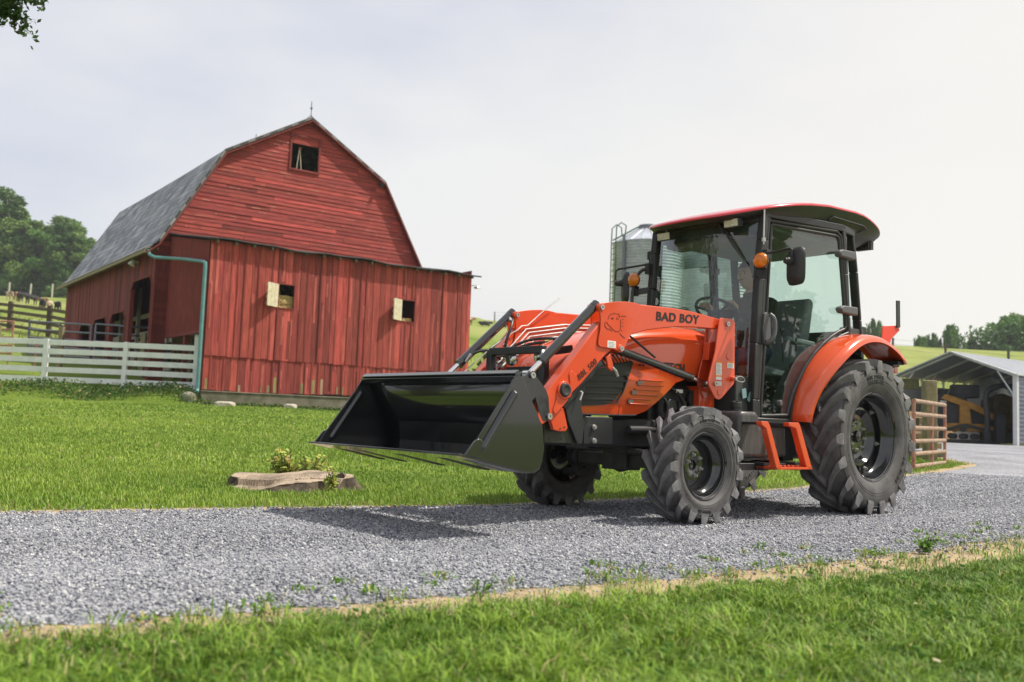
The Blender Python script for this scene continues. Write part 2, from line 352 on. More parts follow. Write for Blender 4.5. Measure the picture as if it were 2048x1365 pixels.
# loose stones
def scatter_mesh(name, P, tmpl_v, tmpl_f, sc, rotz, mat, cols, squash=None, tilt=None):
    """all copies of a small template as one mesh (numpy)"""
    n = len(P); tv = np.array(tmpl_v); nv = len(tv); c, s_ = np.cos(rotz)[:, None], np.sin(rotz)[:, None]
    if squash is None: squash = np.ones((n, 3))
    L_ = tv[None]*squash[:, None, :]*sc[:, None, None]
    x = L_[..., 0]*c - L_[..., 1]*s_; y = L_[..., 0]*s_ + L_[..., 1]*c
    V = np.stack([x, y, L_[..., 2]], -1) + P[:, None, :]
    nf = len(tmpl_f); fl = np.array([len(f) for f in tmpl_f]); idx = np.concatenate([np.array(f) for f in tmpl_f])
    loops = (idx[None]+np.arange(n)[:, None]*nv).ravel().astype(np.int32); tot = np.tile(fl, n); start = np.concatenate([[0], np.cumsum(tot)[:-1]]).astype(np.int32)
    me = bpy.data.meshes.new(name); me.vertices.add(n*nv); me.vertices.foreach_set('co', V.ravel().astype(np.float32))
    me.loops.add(len(loops)); me.loops.foreach_set('vertex_index', loops); me.polygons.add(n*nf); me.polygons.foreach_set('loop_start', start); me.update(calc_edges=True)
    at = me.color_attributes.new('Col', 'FLOAT_COLOR', 'POINT'); cc = np.repeat(np.concatenate([cols, np.ones((n, 1))], 1), nv, 0); at.data.foreach_set('color', cc.ravel().astype(np.float32))
    me.materials.append(mat); o = bpy.data.objects.new(name, me); COL.objects.link(o); return o
m_stone = M('gravel_stone', (1, 1, 1), .85, attr=True, bump=.3, bs=300)
sv = [(1, 0, 0), (-.9, .1, .05), (0, .9, 0), (.1, -1, .1), (.05, 0, .75), (0, .1, -.6)]
sf = [(0, 2, 4), (2, 1, 4), (1, 3, 4), (3, 0, 4), (2, 0, 5), (1, 2, 5), (3, 1, 5), (0, 3, 5)]
def visible(x, y, margin=1.25): return (np.abs(x) < .5376*margin*y + .9) & (y > 1.5)
def stones():
    n = 800000; x = rng.uniform(-6.5, 9, n); y = rng.uniform(2., 14, n)
    dn_ = dist_line(x, y, NE); df_ = dist_line(x, y, FE); ins = inpoly(x, y, ROADPOLY)
    spill = ~ins & (((dn_ < .6) & (rng.uniform(0, 1, n) < .55*np.exp(-dn_/.13))) | ((df_ < .3) & (rng.uniform(0, 1, n) < .4*np.exp(-df_/.08))))
    keep = visible(x, y, 1.1) & (ins | spill) & (rng.uniform(0, 1, n) < np.clip(7.5/np.maximum(y, 1)**1.15, 0, 1)*1.2)
    x, y = x[keep], y[keep]; n = len(x); sc = rng.uniform(.0035, .0088, n)*np.where(rng.uniform(0, 1, n) < .05, 1.7, 1)*(1+.05*np.maximum(y-4, 0)); pal = np.array(GRAV)*1.12; c = pal[rng.choice(5, n, p=[.14, .22, .26, .22, .16])]*rng.uniform(.8, 1.2, (n, 1))
    a_ = dist_line(x, y, NE); b_ = dist_line(x, y, FE); fr = a_/(a_+b_); tr = np.exp(-((fr-.30)/.07)**2)+np.exp(-((fr-.72)/.07)**2); c = c*(.93+.16*tr+.06*_noise(x*1.3, y*1.7))[:, None]; sc = sc*(1-.22*tr)
    o = scatter_mesh('gravel_stones', np.stack([x, y, gz(x, y)+.013+sc*.15], -1), sv, sf, sc, rng.uniform(0, 6.28, n), m_stone, c, rng.uniform(.6, 1.2, (n, 3)))
    tag(o, 'loose grey crushed stones covering the gravel driveway under the tractor', 'gravel', kind='stuff')
    print('stones', n)
stones()
m_blade = M('grass_blade', (1, 1, 1), .55, attr=True, trans=.25, spec=.3)
def grass(name, label, x0, x1, y0, y1, dens, h, wd, mask=None, seedcol=0, curl=.5):
    n = int((x1-x0)*(y1-y0)*dens); x = rng.uniform(x0, x1, n); y = rng.uniform(y0, y1, n)
    k = visible(x, y) & ~inpoly(x, y, ROADPOLY)
    dn = dist_line(x, y, smoothline(resample(NE, 6))); df = dist_line(x, y, FE)
    wn = np.interp(x, [p[0] for p in NE], [.26, .26, .28, .30, .36, .44, .54, .66, .66, .5, .5, .5, .5])
    clump = _noise(x*9, y*9)*.5+_noise(x*23+3, y*21)*.4
    k &= ((dn > wn*(.75+.45*clump)) | (rng.uniform(0, 1, n) < .11*(clump > .1))); k &= (df > .15+.15*clump) | (rng.uniform(0, 1, n) < .08)
    if mask is not None: k &= mask(x, y)
    x, y = x[k], y[k]; n = len(x); clump = clump[k]; dn = np.minimum(dn[k], df[k])
    P = np.stack([x, y, gz(x, y)-.004], -1)
    big = .8*_noise(x*.8+5, y*.7)+.4*_noise(x*2.3, y*2.1+2)
    hh = h*rng.uniform(.45, 1.3, n)*(1+.55*clump)*(1+.15*big); a = rng.uniform(0, 6.283, n); ln = hh*rng.uniform(.1, 1.0, n)*curl*1.6
    dx, dy = np.cos(a), np.sin(a); wx, wy = -dy*wd*rng.uniform(.6, 1.3, n)/2, dx*wd*rng.uniform(.6, 1.3, n)/2
    up = np.stack([np.zeros(n), np.zeros(n), hh], -1); D = np.stack([dx*ln, dy*ln, np.zeros(n)], -1); Wd = np.stack([wx, wy, np.zeros(n)], -1)
    V = np.stack([P-Wd, P+Wd, P+up*.6+D*.35-Wd*.8, P+up*.6+D*.35+Wd*.8, P+up*(1-.25*curl)+D], 1)
    base = np.array([0, 1, 3, 2, 2, 3, 4]); loops = (base[None]+np.arange(n)[:, None]*5).ravel().astype(np.int32)
    start = (np.array([0, 4])[None]+np.arange(n)[:, None]*7).ravel().astype(np.int32)
    me = bpy.data.meshes.new(name); me.vertices.add(n*5); me.vertices.foreach_set('co', V.ravel().astype(np.float32)); me.loops.add(len(loops)); me.loops.foreach_set('vertex_index', loops)
    me.polygons.add(n*2); me.polygons.foreach_set('loop_start', start); me.update(calc_edges=True)
    g1 = np.array([.12, .235, .022]); g2 = np.array([.34, .45, .075]); dry = np.array([.42, .38, .16])
    if 'fore' in name: g1 = np.array([.06, .150, .012]); g2 = np.array([.27, .41, .045])
    t = np.clip(rng.uniform(-.15, .95, n)+.36*big+.35*clump, 0, 1)[:, None]; c = g1*(1-t)+g2*t
    dr = (rng.uniform(0, 1, n) < (.35 if 'pasture' in name else 0)+ .05+.32*np.exp(-dn/.16))[:, None]; c = np.where(dr, dry*rng.uniform(.6, 1.1, (n, 1)), c)
    c = c*rng.uniform(.65, 1.3, (n, 1))
    at = me.color_attributes.new('Col', 'FLOAT_COLOR', 'POINT'); at.data.foreach_set('color', np.repeat(np.concatenate([c, np.ones((n, 1))], 1), 5, 0).ravel().astype(np.float32))
    me.materials.append(m_blade); o = bpy.data.objects.new(name, me); COL.objects.link(o); tag(o, label, 'grass', kind='stuff'); print(name, n)
below = lambda x, y: y < np.interp(x, [p[0] for p in NE], [p[1] for p in NE])
above = lambda x, y: y > np.interp(x, [p[0] for p in NE], [p[1] for p in NE])
grass('foreground_grass', 'lush green lawn grass in front of the near edge of the driveway', -3.2, 5.5, 1.5, 7, 13500, .056, .0048, below, curl=.95)
def keep_lawn(x, y): return above(x, y) & ~((np.hypot(x+1.90, (y-8.18)/.85) < .42))
grass('lawn_grass', 'mown green lawn between the gravel driveway and the red barn', -7, 9, 5.4, 10.5, 3200, .043, .006, keep_lawn)
grass('lawn_grass', 'sunlit lawn rising behind the tree stump to the barn wall', -11, 9.6, 10.5, 18, 800, .042, .011, above)
grass('lawn_grass', 'upper lawn below the barn foundation and the white board fence', -19, 8.6, 18, 29.5, 380, .042, .018, lambda x, y: above(x, y) & ((x+9)*.73+8 > (y-28.5)))
grass('pasture_grass', 'long tufted pasture grass on the slope behind barn and fences', -36, 30, 33, 66, 30, .13, .06, lambda x, y: (y > np.where(x > 5, 41, 44)) & (rng.uniform(0, 1, len(x)) < np.clip((66-y)/22, 0, 1)*(.5+.5*_noise(x*.3, y*.3))), curl=.9)
# weeds at the driveway edge
def weeds():
    pts = []
    E = smoothline(resample(NE, 10))
    for i in range(190):
        p = rnd.choice(E[20:95]); d = rnd.gauss(.0, .22); x = p[0]-.6*d; y = p[1]+.8*d
        if rnd.random() < .55 and x < .3: continue
        pts.append((x, y, rnd.uniform(.5, 1.3)))
    n = 0; V = []; Fc = []; C = []
    for x, y, s_ in pts:
        z = gzf(x, y)+.01
        for k in range(rnd.randint(7, 18)):
            a = rnd.uniform(0, 6.28); h = rnd.uniform(.008, .034)*s_; l = rnd.uniform(.02, .06)*s_; wd = rnd.uniform(.003, .007); dx, dy = math.cos(a), math.sin(a)
            bx, by = x+rnd.gauss(0, .025), y+rnd.gauss(0, .025)
            V += [(bx-dy*wd/2, by+dx*wd/2, z), (bx+dy*wd/2, by-dx*wd/2, z), (bx+dx*l*.5+dy*wd, by+dy*l*.5-dx*wd, z+h), (bx+dx*l*.5-dy*wd, by+dy*l*.5+dx*wd, z+h), (bx+dx*l, by+dy*l, z+h*.8)]
            Fc += [(n, n+1, n+2, n+3), (n+3, n+2, n+4)]; n += 5; c = rnd.uniform(.7, 1.2); cc = (.13*c, .25*c, .035*c) if rnd.random() < .8 else (.4*c, .34*c, .14*c); C += [cc, cc]
    mb = MB(); mb.v = V; mb.f = Fc; mb.c = C; mb.mi = [0]*len(Fc)
    tag(mb.build('weeds', m_blade), 'scattered low weeds growing in the dirt along the driveway edge', 'weeds', kind='stuff')
weeds()
# ------------------------------------------------------------------ red barn
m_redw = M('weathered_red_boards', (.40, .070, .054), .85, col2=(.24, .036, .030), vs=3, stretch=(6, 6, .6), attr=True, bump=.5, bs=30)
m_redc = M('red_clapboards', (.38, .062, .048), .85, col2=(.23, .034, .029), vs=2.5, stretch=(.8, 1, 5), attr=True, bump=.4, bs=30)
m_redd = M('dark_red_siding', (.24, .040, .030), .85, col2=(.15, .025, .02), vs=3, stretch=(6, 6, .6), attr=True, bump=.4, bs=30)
m_oldw = M('grey_weathered_wood', (.22, .20, .17), .9, col2=(.12, .105, .085), vs=5, stretch=(2, 2, 9), bump=.5, bs=40, attr=True)
m_cream = M('cream_painted_planks', (.66, .60, .44), .8, col2=(.48, .42, .28), vs=9)
m_teal = M('teal_downpipe', (.10, .27, .27), .5, var=.2, vs=6)
m_hay = M('hay', (.50, .38, .16), .95, col2=(.28, .19, .07), vs=24, bump=1, bs=90)
m_inner = M('barn_interior_wood', (.07, .055, .045), .95, var=.4, vs=6)
m_tar = M('tar_roofing', (.05, .05, .055), .85, var=.4, vs=5, bump=.4, bs=20)
m_conc = M('old_concrete', (.22, .20, .15), .95, col2=(.10, .10, .06), vs=2.6, bump=.7, bs=18)
m_fstone = M('field_stone', (.26, .24, .19), .95, col2=(.13, .13, .09), vs=5, bump=.8, bs=22, attr=True)
m_limest = M('pale_rock', (.50, .46, .38), .9, var=.35, vs=8, bump=.5, bs=25)
m_slate = bpy.data.materials.new('slate_shingles'); m_slate.use_nodes = True
def _s():
    t = m_slate.node_tree; p = t.nodes['Principled BSDF']; k = t.links.new; p.inputs['Roughness'].default_value = .62
    uv = N(t, 'ShaderNodeUVMap'); b = N(t, 'ShaderNodeTexBrick'); b.inputs['Scale'].default_value = 1; b.inputs['Brick Width'].default_value = .42; b.inputs['Row Height'].default_value = .30
    b.inputs['Mortar Size'].default_value = .012; b.inputs['Color1'].default_value = (.12, .13, .16, 1); b.inputs['Color2'].default_value = (.34, .345, .37, 1); b.inputs['Mortar'].default_value = (.025, .025, .03, 1)
    n = N(t, 'ShaderNodeTexNoise'); n.inputs['Scale'].default_value = 1.1; n.inputs['Detail'].default_value = 8; r = N(t, 'ShaderNodeMapRange'); r.inputs['From Min'].default_value = .3; r.inputs['From Max'].default_value = .7; r.inputs['To Min'].default_value = .55; r.inputs['To Max'].default_value = 1.35
    x = N(t, 'ShaderNodeMix', data_type='RGBA', blend_type='MULTIPLY'); x.inputs[0].default_value = 1
    k(uv.outputs[0], b.inputs['Vector']); k(uv.outputs[0], n.inputs['Vector']); k(n.outputs['Fac'], r.inputs[0]); k(b.outputs['Color'], x.inputs[6]); k(r.outputs[0], x.inputs[7]); k(x.outputs[2], p.inputs['Base Color'])
    bp = N(t, 'ShaderNodeBump'); bp.inputs['Distance'].default_value = .02; k(b.outputs['Color'], bp.inputs['Height']); k(bp.outputs[0], p.inputs['Normal'])
_s()
ZB = .85
barn = thing('barn', (-9.0531, 28.0, ZB), R(36.16), 'old red gambrel roofed barn with slate roof and a plank lean-to on its gable end', 'barn')
def BP(mb, name, mat, parent=None, **k):
    o = mb.build(name, mat, parent or barn, **k)
    if parent is None: o.location = (0, 0, -ZB)
    return o
def shade(lo=.8, hi=1.15):
    s_ = rnd.uniform(lo, hi); return (s_, s_*rnd.uniform(.95, 1.08), s_*rnd.uniform(.95, 1.08))
PALE = lambda: tuple(c*rnd.uniform(.9, 1.1) for c in (1.55, 3.6, 3.4))
# lean-to front: vertical planks in two tiers, cut round the two windows
WIN = [(2.18, 2.70, 3.88, 4.60), (6.56, 7.06, 3.86, 4.57)]
def planks(u0, u1, z0f, z1f, v, wd=.215, holes=(), thick=.022, jitter=.01, pale=.0, axis='u', lowpale=False):
    mb = MB(); u = u0
    while u < u1-.02:
        w_ = min(wd*rnd.uniform(.8, 1.15), u1-u)
        for h in holes:
            for e_ in h[:2]:
                if u+.02 < e_ < u+w_: w_ = e_-u
        a, b = u+.004, u+w_-.006; off = rnd.uniform(-jitter, jitter); segs = [(z0f((a+b)/2)+rnd.uniform(-.015, .02), z1f((a+b)/2))]
        for h in holes:
            if b > h[0]+.005 and a < h[1]-.005:
                if len(h) > 4 and h[4]:   # chamfered head
                    top = h[3]-max(0, .28-min(abs((a+b)/2-h[0]), abs((a+b)/2-h[1])))
                else: top = h[3]
                segs = [q for s_ in segs for q in ((s_[0], min(s_[1], h[2])), (max(s_[0], top), s_[1])) if q[1]-q[0] > .02]
        cc = shade(.60, 1.2); 
        if rnd.random() < pale: cc = tuple(c*1.35 for c in cc)
        for s_ in segs:
            if axis == 'u': mb.bb(a, b, v+off-thick, v+off, s_[0], s_[1], col=cc)
            else: mb.bb(v+off-thick, v+off, a, b, s_[0], s_[1], col=cc)
            if lowpale and s_[0] < 1.5 and rnd.random() < .45:   # worn, lichen-pale foot of the plank
                h_ = rnd.uniform(.1, .5); q = a+rnd.uniform(0, .08); mb.bb(q, min(q+rnd.uniform(.03, .09), b), v+off-thick-.002, v+off-.012, s_[0]+.01, s_[0]+h_, col=rnd.choice([(.9, 5.0, 2.6), (1.2, 5, 4.4), (.7, 4.0, 2.2)]))
        for s_ in segs:
            for _ in range(2 if pale and rnd.random() < .75 else 0):   # faded and bare streaks in the paint
                ln_ = min(rnd.uniform(.25, 1.5), s_[1]-s_[0]-.05); q = a+rnd.uniform(0, max(.01, b-a-.06)); z0_ = rnd.uniform(s_[0], s_[1]-ln_); wq = min(rnd.uniform(.015, .09), b-q)
                if ln_ > .1 and wq > .008: f_ = rnd.choice([1.25, 1.4, 1.6, .62, .7]); mb.bb(q, q+wq, v+off-thick-.0015, v+off-.012, z0_, z0_+ln_, col=(f_, f_*1.35 if f_ > 1 else f_, f_*1.35 if f_ > 1 else f_))
        if rnd.random() < .5 and axis == 'u': # batten
            for s_ in segs: mb.bb(b-.015, b+.03, v-thick-.022, v-thick+.004, s_[0], s_[1], col=tuple(c*.85 for c in cc))
        u += w_
    return mb
BP(planks(0, 9.32, lambda u: 2.24, lambda u: 5.70, 0, holes=WIN, pale=.15), 'plank_wall', m_redw)
BP(planks(0, 9.32, lambda u: 1.24-.03*math.sin(u), lambda u: 2.27, .026, holes=(), pale=.15, lowpale=True), 'plank_wall', m_redw)
mb = MB(); mb.bb(0, 9.3, .05, .10, 1.2, 5.6); 
# inner skin behind the planks, cut at the windows
mb = MB()
us = [0.02, 2.12, 2.76, 6.5, 7.12, 9.3]
for i in range(5):
    if i in (1, 3): mb.bb(us[i], us[i+1], .06, .09, 1.15, 3.82); mb.bb(us[i], us[i+1], .06, .09, 4.66, 5.66)
    else: mb.bb(us[i], us[i+1], .06, .09, 1.15, 5.66)
BP(mb, 'wall_lining', m_inner, smooth=False)
for k, (a, b, z0, z1) in enumerate(WIN):
    mb = MB(); q = .035
    mb.bb(a-q, a, -.03, .05, z0-q, z1+q); mb.bb(b, b+q, -.03, .05, z0-q, z1+q); mb.bb(a, b, -.035, .05, z1, z1+q); mb.bb(a, b, -.045, .05, z0-q, z0)
    wn = BP(mb, 'window', m_redd)
    mb = MB()
    al = R(30); ex = Vector((-math.cos(al), -math.sin(al), 0)); H_ = Vector((a-.01, -.035, 0))
    mt = Matrix((ex, Vector((-math.sin(al), math.cos(al), 0)), Vector((0, 0, 1)))).transposed()
    for j in range(3): mb.box(H_+ex*(.085+.172*j)+Vector((0, 0, (z0+z1)/2)), (.165, .025, z1-z0), mat=mt)
    for j in range(4): mb.box(H_+ex*.255+Vector((-.01, .0, z0+.08+j*.19))+Vector((math.sin(al), -math.cos(al), 0))*-.025, (.50, .02, .06), mat=mt)
    mb.build('shutter', m_cream, wn)
# lean-to flank, corrugated, open below
mb = MB(); rows = []
n = 110
for i in range(n+1):
    v = .02+3.95*i/n; x = -.012+.018*math.sin(i*PI/2*1.0); rows.append([(x, v, 3.02), (x, v, 5.66+.68*v/4.0)])
mb.grid(rows)
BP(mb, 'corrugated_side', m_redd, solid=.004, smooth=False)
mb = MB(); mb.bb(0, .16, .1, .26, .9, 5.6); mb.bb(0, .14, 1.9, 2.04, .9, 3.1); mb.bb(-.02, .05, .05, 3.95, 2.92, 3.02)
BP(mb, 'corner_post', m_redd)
# lean-to roof and rafter tails
mb = MB(); rows = []
for i in range(30):
    u = -.12+9.72*i/29; dz = .03*math.sin(u*1.7)+.02*math.sin(u*4); rows.append([(u, -.24, 5.70+dz), (u, 1.9, 6.06+dz*.6), (u, 4.0, 6.42)])
mb.grid(rows); BP(mb, 'lean_to_roof', m_tar, solid=.05)
mb = MB()
for i in range(17): u = .15+i*.57; mb.bar((u, -.2, 5.64), (u, .6, 5.78), .05, .09)
BP(mb, 'rafter_tails', m_oldw)
# gable: clapboards
GP = [(-.42, 6.05), (1.6, 9.46), (4.68, 11.26), (7.78, 9.46), (9.75, 6.05)]
def gspan(z):
    z = min(z, 11.2); l = np.interp(z, [6.05, 9.46, 11.26], [-.42, 1.6, 4.68]); r = np.interp(z, [6.05, 9.46, 11.26], [9.75, 7.78, 4.68]); return l, r
mb = MB(); z = 6.0
HOLE = (4.0, 5.04, 9.40, 10.60)
while z < 11.2:
    l, r = gspan(z+.07); l += .03; r -= .03; spans = [(l, r)]
    if HOLE[2]-.05 < z+.07 < HOLE[3]: spans = [(l, HOLE[0]), (HOLE[1], r)]
    for a, b in spans:
        u = a
        while u < b-.01:
            e = min(u+rnd.uniform(.7, 3.6), b); cc = shade(.78, 1.12); q = rnd.random()
            if q < .13: cc = tuple(c*1.45 for c in cc)
            elif q < .2: cc = tuple(c*.62 for c in cc)
            mb.box(((u+e)/2, 3.985-rnd.uniform(0, .012), z+.075), (e-u-.006, .018, .158), rx=R(-6)+rnd.uniform(-.02, .02), col=cc)
            for _ in range(2 if rnd.random() < .45 and 6.6 < z < 10.4 else 0):   # bare weathered patches where the paint has gone
                x_ = rnd.uniform(u, e); ww = rnd.uniform(.06, .5); 
                if x_+ww < e: mb.box((x_+ww/2, 3.968, z+.03), (ww, .012, rnd.uniform(.012, .04)), col=PALE())
            u = e
    z += .142
BP(mb, 'clapboard_gable', m_redc, smooth=False)
mb = MB(); pts = [(u, z_) for u, z_ in GP]
# gable lining in pieces around the loft door
mb.prism([(-.42, 6.05), (1.6, 9.40), (7.78, 9.40), (9.75, 6.05)], 4.02, 4.05)
mb.prism([(1.6, 9.40), (1.6, 9.46), (3.55, 10.6), (3.96, 10.6), (3.96, 9.40)], 4.02, 4.05)
mb.prism([(7.78, 9.40), (7.78, 9.46), (5.8, 10.6), (5.08, 10.6), (5.08, 9.40)], 4.02, 4.05); mb.prism([(3.55, 10.605), (4.68, 11.26), (5.8, 10.605)], 4.02, 4.05)
BP(mb, 'gable_lining', m_inner, smooth=False)
mb = MB(); a, b, z0, z1 = HOLE; q = .07
mb.bb(a-q, a, 3.93, 4.02, z0-q, z1+q); mb.bb(b, b+q, 3.93, 4.02, z0-q, z1+q); mb.bb(a, b, 3.93, 4.02, z1, z1+q); mb.bb(a, b, 3.92, 4.03, z0-q, z0)
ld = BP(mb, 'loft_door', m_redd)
mb = MB(); mb.bb(a, b, 3.975, 4.0, z1-.27, z1-.13); mb.bb(a, b, 3.975, 4.0, z1-.13, z1); mb.build('header_board', m_redc, ld)
mb = MB(); mb.tube([(4.28, 4.12, 9.42), (4.36, 4.12, 10.25)], .016, 6, col=(3.4, 3.4, 3.2)); mb.tube([(4.46, 4.12, 9.42), (4.37, 4.12, 10.25)], .016, 6, col=(3.4, 3.4, 3.2)); mb.cyl((4.37, 4.08, 10.2), (4.37, 4.15, 10.2), .06, 10, col=(1.5, .6, .5)); mb.build('hay_pulley', m_oldw, ld)
# corner of the gable wall left of the lean-to, clapboard
mb = MB(); z = 1.1
while z < 6.0:
    mb.box((-.225, 3.985, z+.07), (.45, .02, .15), rx=R(-6), col=shade(.7, 1)); z += .142
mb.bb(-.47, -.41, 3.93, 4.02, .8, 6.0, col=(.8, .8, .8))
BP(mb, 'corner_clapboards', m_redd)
# long side wall with arched stock openings
OP = [(4.15, 6.7, .2, 5.0, 1), (7.25, 9.35, .2, 4.05, 1), (9.85, 12.0, .2, 4.0, 1), (12.5, 14.4, .2, 3.94, 1)]
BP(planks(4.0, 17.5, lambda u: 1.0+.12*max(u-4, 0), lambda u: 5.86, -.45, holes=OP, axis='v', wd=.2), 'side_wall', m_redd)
mb = MB(); v = 4.0
for a, b, _, top, _ in OP + [(17.48, 17.5, 0, 5.8, 0)]:
    mb.bb(-.44, -.40, v, a, .6, 5.85); mb.bb(-.44, -.40, a, b, top+.02, 5.85); v = b
BP(mb, 'side_lining', m_inner, smooth=False)
mb = MB()
for a, b, z0, top, _ in OP:
    mb.bb(-.50, -.36, a-.06, a+.02, .8, top-.25); mb.bb(-.50, -.36, b-.02, b+.06, .8, top-.25)
    mb.bar((-.47, a-.02, top-.3), (-.47, a+.3, top), .06, .05); mb.bar((-.47, b+.02, top-.3), (-.47, b-.3, top), .06, .05); mb.bar((-.47, a+.3, top), (-.47, b-.3, top), .06, .05)
BP(mb, 'opening_frames', m_redd)
mb = MB()   # stall boards seen through the openings
for v, z_, dz in ((2.0, 3.85, .16), (2.0, 3.15, .22), (2.0, 2.85, .2), (2.0, 2.3, .2), (2.0, 1.9, .2)): mb.bb(.30, .34, 4.2, 12, z_, z_+dz, col=(2.2, 2.2, 2.2))
for v in (5.9, 8.2, 10.6): mb.bb(.18, .30, v, v+.12, .8, 5, col=(1.8, 1.7, 1.6))
mb.bar((.26, 4.6, 2.9), (.26, 5.3, 3.9), .05, .14, col=(2.2, 2.2, 2.2))
BP(mb, 'stall_boards', m_oldw)
mb = MB(); mb.bb(9.30, 9.34, 0, 4, 1.1, 5.9); mb.bb(9.70, 9.74, 4, 17.5, .9, 5.9); mb.bb(-.4, 9.7, 17.46, 17.5, 1, 6.05); mb.prism(GP, 17.46, 17.5)
BP(mb, 'back_walls', m_redd, smooth=False)
# gambrel roof
def roofplane(mb, p, q, v0, v1): # p,q = (u,z) lower, upper
    return mb
rv0, rv1 = 3.88, 17.8
prof = [(-.83, 5.75), (-.42, 6.08), (1.6, 9.52), (4.68, 11.33), (7.78, 9.52), (9.75, 6.08), (10.15, 5.75)]
me = bpy.data.meshes.new('slate_roof'); vs = []; fs = []; uvs = []; d = 0; ds = [0]
for a, b in zip(prof, prof[1:]): d += math.hypot(b[0]-a[0], b[1]-a[1]); ds.append(d)
nv_ = 24
for i, (u, z_) in enumerate(prof):
    for j in range(nv_+1):
        vs.append((u, rv0+(rv1-rv0)*j/nv_, z_-.035*math.sin(PI*j/nv_)*(1 if 0 < i < 6 else .4)))
for i in range(len(prof)-1):
    for j in range(nv_):
        fs.append((i*(nv_+1)+j, i*(nv_+1)+j+1, (i+1)*(nv_+1)+j+1, (i+1)*(nv_+1)+j)); uvs += [(j*14.02/nv_, ds[i]), ((j+1)*14.02/nv_, ds[i]), ((j+1)*14.02/nv_, ds[i+1]), (j*14.02/nv_, ds[i+1])]
me.from_pydata(vs, [], fs); uvl = me.uv_layers.new(name='UVMap'); uvl.data.foreach_set('uv', [c for q in uvs for c in q]); me.materials.append(m_slate)
ro = bpy.data.objects.new('slate_roof', me); COL.objects.link(ro); ro.parent = barn; ro.location = (0, 0, -ZB); q = ro.modifiers.new('s', 'SOLIDIFY'); q.thickness = .05; q.offset = -1 
mb = MB()
for a, b in zip(prof, prof[1:]): mb.bar((a[0], rv0-.03, a[1]-.1), (b[0], rv0-.03, b[1]-.1), .04, .17, up=(0, 1, 0))
BP(mb, 'rake_board', m_redd)
mb = MB()
for a, b in zip(prof[1:], prof[2:-1]):
    mb.bar((a[0], rv0+.02, a[1]+.03), (b[0], rv0+.02, b[1]+.03), .10, .03, up=(0, 1, 0))
mb.bar((-.84, rv0, 5.72), (-.84, rv1, 5.72), .03, .1, col=(1.6, 1.5, 1.0)); mb.bar((-.62, rv0, 5.83), (-.62, rv1, 5.83), .4, .02, col=(1.3, 1.2, .8))
BP(mb, 'eaves_board', m_oldw)
for v in (4.0, 9.4):
    mb = MB(); mb.tube([(4.68, v, 11.3), (4.68, v, 12.0)], .014, 6); mb.lathe([(.0, -.045), (.04, -.02), (.045, 0), (.04, .02), (0, .045)], (4.68, v, 11.75), 'z', 10); mb.tube([(4.5, v, 11.3), (4.68, v, 11.5), (4.86, v, 11.3)], .012, 5); BP(mb, 'lightning_rod', m_dark)
mb = MB(); mb.tube([(-.75, 3.85, 5.75), (-.72, 3.8, 5.6), (-.60, 3.6, 5.5), (-.25, 1.8, 5.28), (-.17, .1, 5.02), (-.17, -.13, 4.95), (-.17, -.15, 4.8), (-.17, -.15, 1.25), (-.2, -.22, 1.15)], .055, 10); BP(mb, 'downpipe', m_teal)
mb = MB(); mb.cyl((-.5, 5.9, 5.62), (-.66, 5.9, 5.6), .04, 10); mb.cyl((-.66, 5.9, 5.66), (-.74, 5.9, 5.48), .06, 12, r2=.13); BP(mb, 'yard_lamp', M('pale_enamel', (.6, .6, .5), .4))
mb = MB(); mb.cyl((7.58, 3.9, 9.43), (7.58, 3.7, 9.35), .05, 10, r2=.08); BP(mb, 'floodlight', m_dark)
mb = MB(); mb.lathe([(.0, .06), (.09, .05), (.12, 0), (.11, -.01), (0, .01)], (9.55, -.05, 5.3), 'z', 14); mb.tube([(9.3, .0, 5.35), (9.55, -.05, 5.42)], .015, 6); BP(mb, 'dish_lamp', m_zinc)
mb = MB(); mb.bb(-.02, 4.9, -.05, .25, .4, 1.17); mb.bb(-.03, 4.91, -.08, .25, 1.17, 1.205)
BP(mb, 'concrete_footing', m_conc, bev=.03)
mb = MB(); rs_ = random.Random(3)
zz = .45
while zz < 1.16:
    h_ = rs_.uniform(.12, .2); u = 4.92
    while u < 9.4:
        w_ = rs_.uniform(.2, .55); s_ = rs_.uniform(.6, 1.3); mb.box((u+w_/2, .1+rs_.uniform(-.03, .03), zz+h_/2), (w_-.015, .3, h_-.012), rz=rs_.uniform(-.03, .03), ry=rs_.uniform(-.04, .04), col=(s_, s_*rs_.uniform(.9, 1.1), s_*rs_.uniform(.75, 1))); u += w_
    zz += h_
mb.bb(4.9, 9.4, .12, .24, .4, 1.16, col=(.3, .3, .25))
BP(mb, 'stone_footing', m_fstone, bev=.025)
# hay bale resting inside the left window
mb = MB()
def rough_block(c, d, n=8, j=.02, seed=1):
    r_ = random.Random(seed); m_ = MB(); bm = bmesh.new(); bmesh.ops.create_cube(bm, size=1); bmesh.ops.subdivide_edges(bm, edges=bm.edges[:], cuts=n, use_grid_fill=True)
    vs = []
    for v in bm.verts: vs.append((c[0]+v.co.x*d[0]+r_.uniform(-j, j), c[1]+v.co.y*d[1]+r_.uniform(-j, j), c[2]+v.co.z*d[2]+r_.uniform(-j, j)))
    bm.verts.ensure_lookup_table(); fs = [tuple(v.index for v in f.verts) for f in bm.faces]; bm.free(); m_.add(vs, fs); return m_
BM = Matrix.Translation((-9.0531, 28, 0)) @ Matrix.Rotation(R(36.16), 4, 'Z')
def bworld(u, v, z_): return BM @ Vector((u, v, z_))
hb = rough_block((0, 0, .2), (.75, .4, .42), seed=2, j=.03).build('hay_bale', m_hay); hb.location = bworld(2.6, .3, 3.86); hb.rotation_euler = (0, 0, R(36)); tag(hb, 'golden hay bale behind the open left window of the lean-to wall', 'hay')
